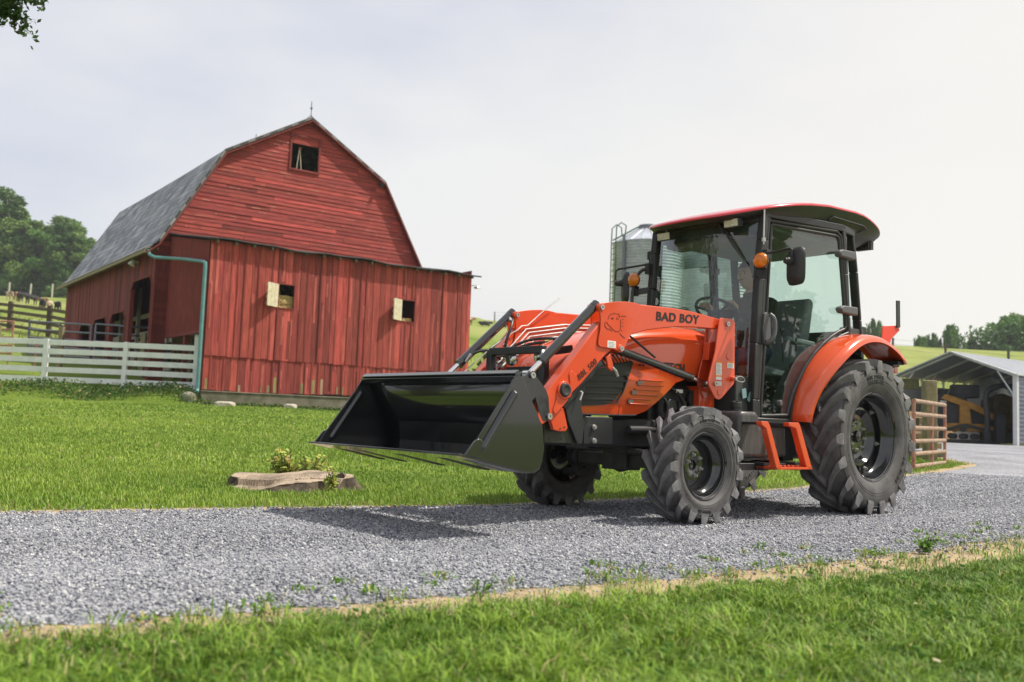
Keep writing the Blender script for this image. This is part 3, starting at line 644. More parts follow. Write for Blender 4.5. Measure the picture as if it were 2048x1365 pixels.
hb = rough_block((0, 0, .05), (.5, .3, .1), seed=4, j=.02).build('hay_bale', m_hay); hb.location = bworld(6.75, .22, 3.86); hb.rotation_euler = (0, 0, R(36)); tag(hb, 'thin layer of loose hay on the sill of the right lean-to window', 'hay')
# rocks at the footing
def rock(loc, d, seed, label, mat=None, rz=0):
    r_ = random.Random(seed); bm = bmesh.new(); bmesh.ops.create_icosphere(bm, subdivisions=2, radius=.5)
    m_ = MB(); vs = []
    for v in bm.verts:
        k = 1+r_.uniform(-.14, .14); q = v.co*k; q = Vector([max(-.42, min(.42, c)) for c in q]); vs.append((q.x*d[0], q.y*d[1], q.z*d[2]+d[2]*.3))
    bm.verts.ensure_lookup_table(); m_.add(vs, [tuple(v.index for v in f.verts) for f in bm.faces]); bm.free()
    o = m_.build('rock', mat or m_limest, smooth=False); o.location = loc; o.rotation_euler = (0, 0, rz); return tag(o, label, 'rock')
def gl(x, y, dz=0): return (x, y, gzf(x, y)+dz)
rock(gl(-8.05, 27.0, -.02), (.70, .3, .22), 1, 'large pale flat rock lying on grass before the concrete footing', rz=.3)
rock(gl(-6.4, 27.9, -.02), (.45, .3, .26), 2, 'pale angular rock lying against the middle of the barn footing')
rock(gl(-9.25, 27.5, -.06), (.42, .4, .42), 3, 'mossy stone block at the foot of the teal downpipe', m_fstone)
# ------------------------------------------------------------------ white board fence
m_wpaint = M('white_fence_paint', (.86, .88, .86), .6, col2=(.72, .76, .73), vs=4, bump=.2, bs=40)
def board_fence(name, posts, heights, ph, rails, rw, th, mat, label, post_w=.13, group=None, railmat=None, sag=0.01):
    x0, y0 = posts[0]; root = thing(name, (x0, y0, gzf(x0, y0)), 0, label, 'fence', group); bz = gzf(x0, y0)
    g = heights or [gzf(x, y) for x, y in posts]
    for i, ((x, y), z_) in enumerate(zip(posts, g)):
        hh = ph[i] if isinstance(ph, list) else ph
        mb = MB(); mb.box((x-x0, y-y0, z_-bz+hh/2-.12), (post_w, post_w, hh+.24), ry=rnd.uniform(-.015, .015)); mb.build('post', mat, root, bev=.008)
    for r_ in rails:
        for i in range(len(posts)-1):
            (xa, ya), (xb, yb) = posts[i], posts[i+1]; mb = MB(); o_ = -post_w/2-.01; mb.bar((xa-x0+(post_w/2 if rw > .1 else 0), ya-y0+o_*.4, g[i]-bz+r_+rnd.uniform(-sag, sag)), (xb-x0-(post_w/2 if rw > .1 else 0), yb-y0+o_*.4, g[i+1]-bz+r_+rnd.uniform(-sag, sag)), th, rw); mb.build('rail', railmat or mat, root, bev=.004)
    return root
board_fence('board_fence', [(-21.6, 29.1), (-19.1, 29.1), (-16.6, 29.05), (-14.18, 29), (-11.75, 29), (-9.55, 28.9)], None, [1.42, 1.42, 1.42, 1.43, 1.43, 1.75], [.20, .50, .79, 1.06, 1.33], .165, .03, m_wpaint, 'white painted five board fence joining the red barn at the teal downpipe', .14)
m_brown = M('brown_rail_wood', (.13, .10, .06), .9, col2=(.07, .055, .035), vs=6, bump=.4, bs=30)
# brown rail fence in the pasture on the left
pf = [(-36.5, 57), (-33.3, 54.3), (-29.3, 51.3), (-25.9, 48.9), (-22.4, 45.9), (-19.3, 42.9)]
board_fence('rail_fence', pf, None, 1.5, [.25, .6, .95, 1.3], .16, .05, m_brown, 'brown four rail wooden fence crossing the pasture left of the barn', .2)
# pipe panels and pens in front of the barn side
m_pipe = M('galvanised_pipe', (.20, .21, .26), .4, metal=.5, var=.3, vs=10)
m_redpipe = M('red_pipe', (.36, .09, .07), .6, col2=(.42, .26, .2), vs=9)
def pipe_panel(name, a, b, h0, h, n, mat, label, r=.022, dz=0, group=None, cat='gate'):
    A = Vector((*a, gzf(*a)+dz)); B_ = Vector((*b, gzf(*b)+dz)); root = thing(name, A, 0, label, cat, group); d = B_-A; up = Vector((0, 0, 1))
    for k in range(n):
        z_ = h0+(h-h0)*k/(n-1); mb = MB(); mb.cyl(up*z_, d+up*z_, r, 8); mb.build('rail', mat, root)
    for t in (0, 1):
        mb = MB(); mb.tube([d*t+up*(h0-.05), d*t+up*(h+.0)], r*1.15, 8); mb.build('stile', mat, root)
    mb = MB(); mb.cyl(d*.5+up*h0, d*.5+up*h, r*.8, 6); mb.build('brace', mat, root)
    return root
pipe_panel('pipe_gate', (-15.0, 34.2), (-12.2, 33.4), .3, 1.55, 5, m_pipe, 'grey pipe stock gate behind the white fence nearest the barn corner', .035)
pipe_panel('pipe_gate', (-17.9, 35.2), (-15.2, 34.3), .3, 1.5, 5, m_pipe, 'grey pipe stock gate standing below the barn end wall', .035)
pipe_panel('pipe_gate', (-12.0, 33.2), (-9.9, 32.6), .3, 1.4, 5, m_pipe, 'grey pipe stock gate in front of the big barn opening', .035)
pipe_panel('pipe_gate', (-22.5, 35.0), (-18.6, 35.4), .25, 1.45, 5, m_redpipe, 'rusty red pipe gate beyond the left part of the white fence', .03)
pipe_panel('pipe_gate', (-17.6, 31.6), (-15.6, 31.2), .2, 1.1, 4, m_redpipe, 'low red pipe gate close behind the white fence', .022)
m_olive = M('weathered_post_wood', (.30, .25, .14), .9, col2=(.17, .15, .08), vs=8, bump=.4, bs=30)
for i, (x, y, h) in enumerate([(-12.4, 32.0, 1.5), (-15.6, 32.9, 1.5), (-10.6, 31.4, 1.45), (-18.4, 34.0, 1.4)]):
    mb = MB(); mb.box((0, 0, h/2-.1), (.16, .16, h+.2)); o = mb.build('fence_post', m_olive, bev=.01); o.location = gl(x, y); tag(o, ['yellowish wooden post behind the white fence near the barn', 'yellowish wooden post by the stock gates left of the barn', 'yellowish wooden post before the big barn opening', 'grey green wooden post beyond the left white fence section'][i], 'post')
mb = MB(); m_trough = M('tan_wooden_box', (.42, .25, .08), .8, var=.3, vs=7)
mb.bb(-.55, .55, -.3, .3, 0, .04); mb.bb(-.55, .55, -.3, -.26, .04, .5); mb.bb(-.55, .55, .26, .3, .04, .5); mb.bb(-.55, -.51, -.26, .26, .04, .5); mb.bb(.51, .55, -.26, .26, .04, .5)
for x in (-.5, .5):
    mb.bb(x-.04, x+.04, -.28, -.2, -1.0, 0); mb.bb(x-.04, x+.04, .2, .28, -1.0, 0)
o = mb.build('feed_trough', m_trough, bev=.008); o.location = (-10.9, 32.3, 2.62); tag(o, 'tan wooden feed trough on legs at the big barn opening', 'trough')
o['label'] = 'tan wooden feed trough standing at the big opening of the barn side'
# ------------------------------------------------------------------ tractor (local x forward, y to the near side, z up)
TX = Matrix.Translation((2.3987, 8.3309, 0)) @ Matrix.Rotation(3.8459, 4, 'Z')
tractor = thing('tractor', (2.3987, 8.3309, 0), 3.8459, 'orange compact tractor with glazed cab, red roof and black front loader bucket', 'tractor')
T_ = tractor
def P(mb, name, mat, parent=None, **k): return mb.build(name, mat, parent or T_, **k)
UP = (0, 0, 1)
# ---- wheels
def make_tyre(Rt, rr, W, nl, lug, par, side, seed=0):
    h = W/2; Rc = Rt-lug; mb = MB(); bulge = [(rr-.008, .72*h), (rr+.014, .80*h), (rr+.03, .86*h), (rr+.3*(Rc-rr), .97*h), (rr+.55*(Rc-rr), 1.0*h), (rr+.78*(Rc-rr), .97*h), (Rc-.022, .88*h), (Rc-.006, .72*h), (Rc, .4*h)]
    prof = bulge+[(Rc+.003, 0)]+[(a, -b) for a, b in bulge[::-1]]
    mb.lathe([(a, b*side) for a, b in prof], (0, 0, 0), 'y', 72, col=(1.35, 1.32, 1.3))
    for q in (.42, .5, .86): # moulded rings on the sidewall
        rq = rr+q*(Rc-rr); yq = h*np.interp(q, [.3, .55, .78], [.97, 1., .97])
        mb.lathe([(rq-.004, yq-.003), (rq-.002, yq+.002), (rq+.002, yq+.002), (rq+.004, yq-.003)], (0, 0, 0), 'y', 72)
    LC = (2.25, 2.25, 2.28); tw = 2*PI/nl; dlt = .46 if Rt > .5 else .50
    for s_ in (1, -1):
        for i in range(nl):
            th0 = i*tw+(tw/2 if s_ < 0 else 0); secs = []
            #   t (0 shoulder side .. 1 centre): radius base, radius top, y, half widths base/top
            for (fy, rb, rt, dth, wb, wt) in ((1.0, rr+.72*(Rc-rr), rr+.72*(Rc-rr)+.004, -.10, .040, .026), (1.035, Rc-.045, Rc-.022, -.06, .044, .029), (1.01, Rc-.02, Rt-.010, 0, .044, .029), (.82, Rc-.012, Rt-.002, .10, .038, .025), (.45, Rc-.004, Rt, .42, .032, .021), (.12, Rc, Rt, .82, .029, .019), (-.08, Rc, Rt-.002, 1.0, .024, .015)):
                th = th0-dlt*dth if dth > 0 else th0; k = 1.0 if Rt > .5 else .84
                y = s_*fy*h
                def pt(r, dx): 
                    a = th+dx/r; return (r*math.cos(a), y, r*math.sin(a))
                secs.append([pt(rb-.006, -wb*k), pt(rt, -wt*k), pt(rt, wt*k), pt(rb-.006, wb*k)])
            n0 = len(mb.v)
            mb.grid(secs, closed=True, col=LC); mb.add(secs[0], [(0, 1, 2, 3)], LC); mb.add(secs[-1], [(3, 2, 1, 0)], LC)
    return P(mb, 'tyre', m_rubber, par, ang=28)
def ring_text(txt, r, y, a0, size, par, mat, side=1, bold=.003, span=1.0, flip=False):
    V = []; F_ = []; a = a0
    for ch in txt:
        if ch != ' ':
            # tangent reading clockwise when seen from outside
            up = Vector((math.cos(a), 0, math.sin(a))); rd = up.cross(Vector((0, side, 0))) * -1
            rd = Vector((0, side, 0)).cross(up) * -1
            if flip: up = -up; rd = -rd
            o = (-up if flip else up)*r + Vector((0, y, 0)) - rd*size*.3; v, f = text_mesh(ch, size, o, rd, up, .0015, bold); k = len(V); V += v; F_ += [tuple(i+k for i in q) for q in f]
        a += (-side if flip else side)*size*.80*span/r
    mb = MB(); mb.add(V, F_); return P(mb, 'sidewall_lettering', mat, par, smooth=False)
def make_wheel(x, y, Rt, rr, W, nl, lug, side, rear):
    """rim mesh is the wheel; tyre, nuts and lettering are its pieces"""
    h = W/2; mb = MB(); fl = .74*h
    prof = [(rr+.014, fl+.004), (rr+.016, fl+.012), (rr+.010, fl+.016), (rr-.002, fl+.006), (rr-.008, fl-.02), (rr-.016, fl-.035), (rr-.022, .35*h), (rr-.045, .22*h), (rr-.05, -.3*h), (rr-.02, -.6*h), (rr-.004, -fl), (rr+.014, -fl-.006)]
    mb.lathe([(a, b*side) for a, b in prof], (0, 0, 0), 'y', 64)
    if rear: disc = [(0, .030), (.035, .030), (.047, .022), (.05, .0), (.128, .0), (.135, -.012), (.15, -.028), (.18, -.02), (.205, .012), (.22, .030), (.236, .030), (.243, .01), (.246, -.012), (rr-.047, -.015)]
    else: disc = [(0, -.03), (.028, -.022), (.03, -.004), (.036, -.001), (.038, 0), (.155, 0), (.165, -.006), (.17, -.03), (rr-.045, -.045)]
    y0 = -.005 if rear else -.0
    mb.lathe([(a, (b+y0)*side) for a, b in disc], (0, 0, 0), 'y', 64); mb.lathe([(a, (b+y0-.012)*side) for a, b in disc[1:]], (0, 0, 0), 'y', 64)
    w_ = P(mb, 'wheel', m_blackp, T_); w_.location = (x, y, Rt)
    make_tyre(Rt, rr, W, nl, lug, w_, side)
    def nut(r, a, s_, yy):
        mb = MB(); c = Vector((r*math.cos(a), 0, r*math.sin(a))); mb.cyl(c+Vector((0, yy*side, 0)), c+Vector((0, (yy+.012)*side, 0)), s_, 6); mb.cyl(c+Vector((0, (yy+.012)*side, 0)), c+Vector((0, (yy+.024)*side, 0)), s_*.55, 10); mb.cyl(c+Vector((0, (yy-.002)*side, 0)), c+Vector((0, (yy+.003)*side, 0)), s_*1.15, 14)
        P(mb, 'wheel_nut', m_zinc, w_)
    if rear:
        for i in range(8): nut(.105, i*PI/4+.2, .011, y0)
        for i in range(6): nut(rr-.075, i*PI/3+.25, .013, .02)
        mb = MB()
        for i in range(6):
            a = i*PI/3+.25; c = Vector(((rr-.06)*math.cos(a), .008*side, (rr-.06)*math.sin(a))); mt = Matrix.Rotation(-a, 3, 'Y'); mb.box(c, (.07, .02, .05), mat=mt)
        P(mb, 'rim_lug', m_blackp, w_, bev=.004)
    else:
        for i in range(6): nut(.072, i*PI/3+.35, .011, y0)
        if side > 0:
            mb = MB()
            for a in (-.12, .22):
                rows = []
                for j in range(5): t = a+(j-2)*.045; rows.append([((rr-.047)*math.cos(t), .30*h*side-.012, (rr-.047)*math.sin(t)), ((rr-.047)*math.cos(t), .30*h*side-.0, (rr-.047)*math.sin(t))])
                rows = [[((rr-.052)*math.cos(a+(j-2)*.05), yv, (rr-.052)*math.sin(a+(j-2)*.05)) for yv in (-.01, .018)] for j in range(5)]
                mb.grid(rows)
            P(mb, 'rim_sticker', m_white, w_, smooth=False)
    return w_
RR, RF = .63, .40
for side in (1, -1):
    w_ = make_wheel(0, side*.69, RR, .345, .36, 19, .044, side, True); w_.rotation_euler = (0, .04 if side > 0 else .12, 0)
    q = RR-.042; r_ = .345+.60*(q-.345)
    ring_text('MAX POWER', .473, side*.1815, PI/2-.30*side, .036, w_, m_rubt, side, .0025)
    ring_text('TRACTION', .432, side*.1790, PI/2-.28*side, .036, w_, m_rubt, side, .0025)
    ring_text('14.9-24', .445, side*.1805, (PI+.42) if side > 0 else -.42, .046, w_, m_rubt, side, .003)
    if side < 0: ring_text('TIRES', .470, .1815, -PI/2-.30, .040, w_, M('worn_letters', (.16, .15, .14), .8), 1, .002, flip=True)
    w_ = make_wheel(2.06, side*.665, RF, .213, .25, 17, .034, side, False); w_.rotation_euler = (0, .0 if side > 0 else .1, 0)
    ring_text('FARM TIRE', .298, side*.1255, PI/2-.30*side, .021, w_, m_rubt, side, .0015)
    ring_text('TRACTION', .298, side*.1255, -PI/2-.1*side, .021, w_, m_rubt, side, .0015)
# ---- chassis, axle, engine block
mb = MB()
mb.bb(1.95, 2.80, -.24, .24, .50, .70); mb.bb(1.2, 2.0, -.2, .2, .45, .80); mb.bb(1.3, 1.95, -.26, .26, .70, .95)
mb.bb(-.35, 1.25, -.17, .17, .42, .78); mb.bb(-.3, .35, -.30, .30, .45, .86)
P(mb, 'chassis', m_dark, bev=.02)
mb = MB()
mb.bb(1.35, 2.2, -.21, .21, .9, 1.15); mb.cyl((1.6, .2, .86), (1.6, .30, .86), .07, 20); mb.cyl((1.85, .2, .80), (1.85, .29, .80), .055, 20); mb.bb(1.42, 1.56, .2, .29, .72, .92); mb.cyl((1.72, .26, .66), (1.72, .26, .84), .045, 18)
mb.tube([(1.9, .27, .95), (1.8, .31, .9), (1.7, .31, .76), (1.72, .3, .7)], .014, 8, smooth=2); mb.tube([(2.0, .26, .9), (1.9, .31, .82), (1.95, .3, .68)], .012, 8, smooth=2); mb.tube([(1.5, .28, .95), (1.4, .33, .85), (1.45, .3, .6)], .016, 8, smooth=2)
for i in range(7): mb.cyl((1.35+.1*i, .2, .88), (1.35+.1*i, .225, .88), .012, 6)
P(mb, 'engine', m_black, bev=.006)
mb = MB(); mb.bb(1.76, 1.83, .305, .312, .90, .925); P(mb, 'engine_plate', m_white)
mb = MB()   # front axle
mb.bar((2.06, -.50, .40), (2.06, .50, .40), .10, .09); mb.bb(1.98, 2.14, -.12, .12, .33, .52); mb.lathe([(.0, -.09), (.07, -.08), (.09, 0), (.07, .08), (0, .09)], (2.06, .0, .40), 'y', 20)
for s_ in (1, -1):
    mb.cyl((2.06, .46*s_, .30), (2.06, .46*s_, .52), .045, 16); mb.lathe([(.0, -.02), (.06, -.02), (.075, .02), (.085, .07), (.07, .10), (0, .10)], (2.06, .50*s_, .40), 'y', 20); mb.bb(2.0, 2.12, .40*s_, .55*s_, .26, .31); mb.bar((2.06, .5*s_, .48), (2.2, .42*s_, .47), .03, .03)
P(mb, 'front_axle', m_dark, bev=.008)
mb = MB(); mb.tube([(2.2, -.43, .47), (2.2, .43, .47)], .013, 10); mb.tube([(2.2, .20, .47), (2.2, .32, .47)], .022, 12); mb.tube([(2.22, -.1, .5), (2.22, .22, .5)], .026, 14, col=(1, 1, 1)); P(mb, 'steering_rod', m_dark)
mb = MB(); mb.cyl((2.33, .31, .622), (2.0, .28, .63), .026, 20, caps=False); mb.cyl((2.331, .31, .622), (2.0, .28, .63), .021, 20, caps=True); P(mb, 'exhaust_pipe', m_dark)
mb = MB(); mb.bb(2.54, 2.81, .345, .36, .52, .70); mb.bb(2.54, 2.81, -.36, -.345, .52, .70)
for x, z_ in ((2.727, .632), (2.723, .543)): 
    mb.cyl((x, .36, z_), (x, .375, z_), .014, 6); 
mb.bb(2.50, 3.05, -.3, .3, .55, .60)
P(mb, 'loader_subframe', m_black, bev=.004)
mb = MB()
for x, z_ in ((2.727, .632), (2.723, .543), (2.93, .68)): mb.cyl((x, .372, z_), (x, .385, z_), .013, 6); mb.cyl((x, .361, z_), (x, .374, z_), .018, 14)
P(mb, 'subframe_bolts', m_zinc)
mb = MB(); mb.prism([(3.178, .70), (3.17, .525), (2.84, .522), (2.844, .697)], .362, .374); mb.prism([(3.178, .70), (3.17, .525), (2.84, .522), (2.844, .697)], -.374, -.362); mb.bb(3.12, 3.16, -.36, .36, .54, .70); P(mb, 'front_bumper_plate', M('black_plate_olive', (.028, .03, .022), .4), bev=.003)
mb = MB()
for x in (3.13, 3.02, 2.92): mb.cyl((x, .3735, .55), (x, .3765, .55), .007, 10); mb.cyl((x, .3735, .67), (x, .3765, .67), .006, 10)
P(mb, 'plate_holes', m_ink)
# ---- hood
def hoodrow(x, zb, zc, zt, w, wb):
    ys = [wb, w*1.0, w*1.035, w*1.03, w*.985, w*.955, w*.955, w*.90, w*.72, w*.4, 0]
    zs = [zb, zb+.04, zb+(zc-zb)*.45, zc-.05, zc-.008, zc, zc+.012, zc+(zt-zc)*.45, zc+(zt-zc)*.80, zt-.012, zt]
    r_ = [(x, y, z_) for y, z_ in zip(ys, zs)]; return r_ + [(x, -y, z_) for x, y, z_ in r_[-2::-1]]
HX = [1.30, 1.45, 1.62, 1.74, 1.80, 1.86, 1.926, 2.045, 2.173, 2.298, 2.45, 2.60, 2.75, 2.88, 2.96, 3.0]
zb_ = lambda x: float(np.interp(x, [1.30, 1.54, 1.616, 1.687, 1.74, 1.791, 1.86, 1.926, 2.045, 2.173, 2.298, 2.493, 2.74, 3.0], [1.06, 1.05, 1.035, 1.02, 1.005, .99, .972, .92, .834, .757, .718, .712, .710, .710]))
zc_ = lambda x: float(np.interp(x, [1.30, 1.54, 1.696, 1.927, 2.191, 2.317, 2.369, 2.6, 2.8, 3.0], [1.312, 1.308, 1.299, 1.282, 1.245, 1.213, 1.188, 1.125, 1.06, .97]))
zt_ = lambda x: float(np.interp(x, [1.30, 1.624, 1.859, 2.126, 2.301, 2.5, 2.7, 2.85, 2.95, 3.0], [1.415, 1.412, 1.40, 1.37, 1.345, 1.30, 1.235, 1.17, 1.10, 1.0]))
w__ = lambda x: float(np.interp(x, [1.30, 2.0, 2.6, 2.85, 2.95, 3.0], [.335, .335, .325, .30, .265, .235]))
mb = MB(); mb.grid([hoodrow(x, zb_(x), zc_(x), zt_(x), w__(x), w__(x)*.985) for x in HX])
r0 = hoodrow(3.0, zb_(3.0), zc_(3.0), zt_(3.0), w__(3.0), w__(3.0)*.985); mb.add(r0, [tuple(range(len(r0)))])
hood = P(mb, 'hood', m_orange2, ang=60)
# black grille moulding on the side and nose, with slats
GR = [(3.0, .763), (2.751, .771), (2.626, .779), (2.547, .796), (2.459, .866), (2.391, .96), (2.363, 1.018), (2.339, 1.087), (2.616, 1.035), (2.76, 1.005), (3.0, .93)]
def hy(x): return w__(x)*1.04+.004
for s_ in (1, -1):
    mb = MB(); gxs = [2.34, 2.355, 2.375, 2.40, 2.44, 2.49, 2.55, 2.62, 2.69, 2.76, 2.82, 2.88, 2.93, 2.965, 2.99]
    lo_ = lambda x: float(np.interp(x, [2.339, 2.363, 2.391, 2.459, 2.547, 2.626, 2.751, 3.0], [1.08, 1.018, .96, .866, .796, .779, .771, .763])); hi_ = lambda x: float(np.interp(x, [2.339, 2.616, 2.76, 3.0], [1.087, 1.035, 1.005, .93]))
    rows = [[(x, s_*(hy(x)-(.02 if j in (0, 6) else 0)), lo_(x)+(hi_(x)-lo_(x))*min(max((j-1)/4, 0), 1)) for j in range(7)] for x in gxs]; mb.grid(rows)
    for k in range(5):
        z0 = .815+.042*k; x0 = 2.50-.028*k*1.0; x1 = 2.84
        mb.bar((x0, s_*(hy(x0)+.008), z0+.012), (x1, s_*(hy(x1)+.010), z0+.0), .014, .012)
    for (xa, za), (xb, zb2) in zip([(2.50, .80), (2.44, .88), (2.40, .97), (2.42, 1.0), (2.83, .99), (2.86, .81), (2.50, .80)], [(2.44, .88), (2.40, .97), (2.42, 1.0), (2.83, .99), (2.86, .81), (2.50, .80)]):
        mb.bar((xa, s_*(hy(xa)+.006), za), (xb, s_*(hy(xb)+.006), zb2), .01, .01)
    P(mb, 'side_grille', m_mesh, hood)
mb = MB(); mb.bb(3.0, 3.025, -.20, .20, .78, 1.02)
for i in range(9): mb.bb(3.024, 3.034, -.19, .19, .79+.025*i, .80+.025*i)
P(mb, 'nose_grille', m_mesh, hood, bev=.004)
for s_ in (1, -1):   # headlights set in the nose
    mb = MB(); mb.lathe([(0, .0), (.05, .006), (.062, .0), (.066, -.02)], (3.03, s_*.15, 1.09), 'x', 24); P(mb, 'headlight', m_chrome, hood)
# upper vent fins
mb = MB()
for i in range(13):
    x = 2.36+.03*i; mb.bar((x, .337-.0*i, 1.085+.0*i-.012*i*.4), (x+.05, .330, 1.165-.016*i*.6), .006, .012, up=(0, 1, 0))
mb.bar((2.34, .335, 1.09), (2.77, .328, 1.02), .012, .014)
P(mb, 'hood_vent', m_mesh, hood)
# louvres
m_gm = M('grey_metallic', (.2, .2, .19), .35, metal=.8)
mb = MB()
for (xa, za), (xb, zb2), (gx_, gz_) in (((2.277, .967), (2.018, .974), (2.272, .962)), ((2.318, .933-.03), (2.06, .934-.03), (2.325, .893)), ((2.366, .835), (2.144, .837), (2.36, .830))):
    for dz in (.0, -.035): mb.bar((xa, .3475, za+dz), (xb, .3465, zb2+dz), .012, .010)
    mg = MB(); mg.bb(gx_-.028, gx_+.022, .345, .352, gz_-.028, gz_-.002); P(mg, 'louvre_badge', m_gm, hood)
P(mb, 'louvre', m_orange2, hood, bev=.004)
mb = MB(); mb.tube([(x, w__(x)*1.036, zb_(x)+.005) for x in (2.298, 2.45, 2.6, 2.75, 2.9)], .006, 6); mb.tube([(2.482, .349, .713), (2.470, .350, .76), (2.475, .350, .80)], .0022, 5); P(mb, 'hood_trim', m_black, hood)
v, f = text_mesh('HTECH', .088, (2.058, .3495, 1.045), (-1, 0, .004), UP, .0015, .0022, 0, .90)
mb = MB(); mb.add(v, f); mb.bb(2.285, 2.262, .3475, .350, 1.067, 1.078); mb.bb(2.25, 2.226, .3475, .350, 1.067, 1.078); P(mb, 'hood_lettering', m_ink, hood, smooth=False)
mb = MB(); mb.tube([(2.435, .395, 1.258), (2.17, .395, 1.13)], .008, 8); P(mb, 'hood_rod', m_black)
# front guard
mb = MB()
for s_ in (1, -1):
    mb.bar((3.10, s_*.27, .72), (3.10, s_*.27, 1.12), .05, .05); mb.bar((3.10, s_*.27, 1.10), (2.88, s_*.29, 1.14), .04, .05); mb.bar((3.10, s_*.27, .74), (2.85, s_*.3, .66), .05, .05)
mb.bar((3.10, -.27, 1.12), (3.10, .27, 1.12), .045, .05); mb.bar((3.10, -.27, .93), (3.10, .27, .93), .02, .02); mb.bar((3.10, -.27, .80), (3.10, .27, .80), .02, .02)
P(mb, 'front_guard', m_black, bev=.005)
# ---- loader arms
UPPER = [(2.62, 1.44), (2.5, 1.462), (2.398, 1.472), (2.251, 1.477), (2.055, 1.483), (1.897, 1.481), (1.735, 1.472), (1.615, 1.462), (1.50, 1.455), (1.47, 1.42), (1.50, 1.386), (1.564, 1.381), (1.696, 1.375), (1.848, 1.368), (2.017, 1.355), (2.181, 1.33), (2.34, 1.302), (2.493, 1.257), (2.591, 1.207), (2.66, 1.25), (2.70, 1.38)]
KNEE = [(2.823, 1.395), (2.828, 1.415), (2.815, 1.430), (2.796, 1.434), (2.748, 1.447), (2.661, 1.463), (2.562, 1.474), (2.482, 1.476), (2.42, 1.471), (2.398, 1.45), (2.407, 1.411), (2.465, 1.321), (2.504, 1.262), (2.532, 1.219), (2.56, 1.167), (2.569, 1.146), (2.594, 1.130), (2.619, 1.134), (2.658, 1.147), (2.794, 1.153), (2.813, 1.168), (2.81, 1.209), (2.798, 1.263), (2.796, 1.324), (2.803, 1.364)]
LOWER = [(2.79, 1.32), (2.66, 1.35), (2.62, 1.18), (2.67, 1.145), (2.735, 1.101), (2.84, 1.003), (2.942, .906), (3.042, .827), (3.11, .762), (3.188, .697), (3.235, .655), (3.27, .635), (3.30, .655), (3.31, .70), (3.248, .832), (3.168, .916), (2.982, 1.106)]
TAB = [(3.193, .689), (3.121, .75), (3.08, .744), (3.039, .621), (3.055, .60), (3.099, .598), (3.154, .607)]
MASTO = [(1.579, 1.445), (1.56, 1.463), (1.43, 1.468), (1.405, 1.460), (1.394, 1.443), (1.384, 1.015), (1.395, .984), (1.54, .872), (1.565, .862), (1.595, .864), (1.618, .876), (1.692, .961), (1.693, 1.005), (1.622, 1.211)]
MASTI = [(1.56, 1.46), (1.42, 1.46), (1.42, 1.148), (1.47, .994), (1.51, .868), (1.576, .869), (1.651, .964), (1.647, 1.039), (1.587, 1.218)]
def ringpin(mb, x, y, z_, s_, r=.017, t=.014):
    mb.lathe([(r*.42, 0), (r*.42, t*s_), (r, t*s_), (r*1.02, 0)], (x, y, z_), 'y', 20)
    mb.cyl((x, y, z_), (x, y+t*.3*s_, z_), r*.44, 12)
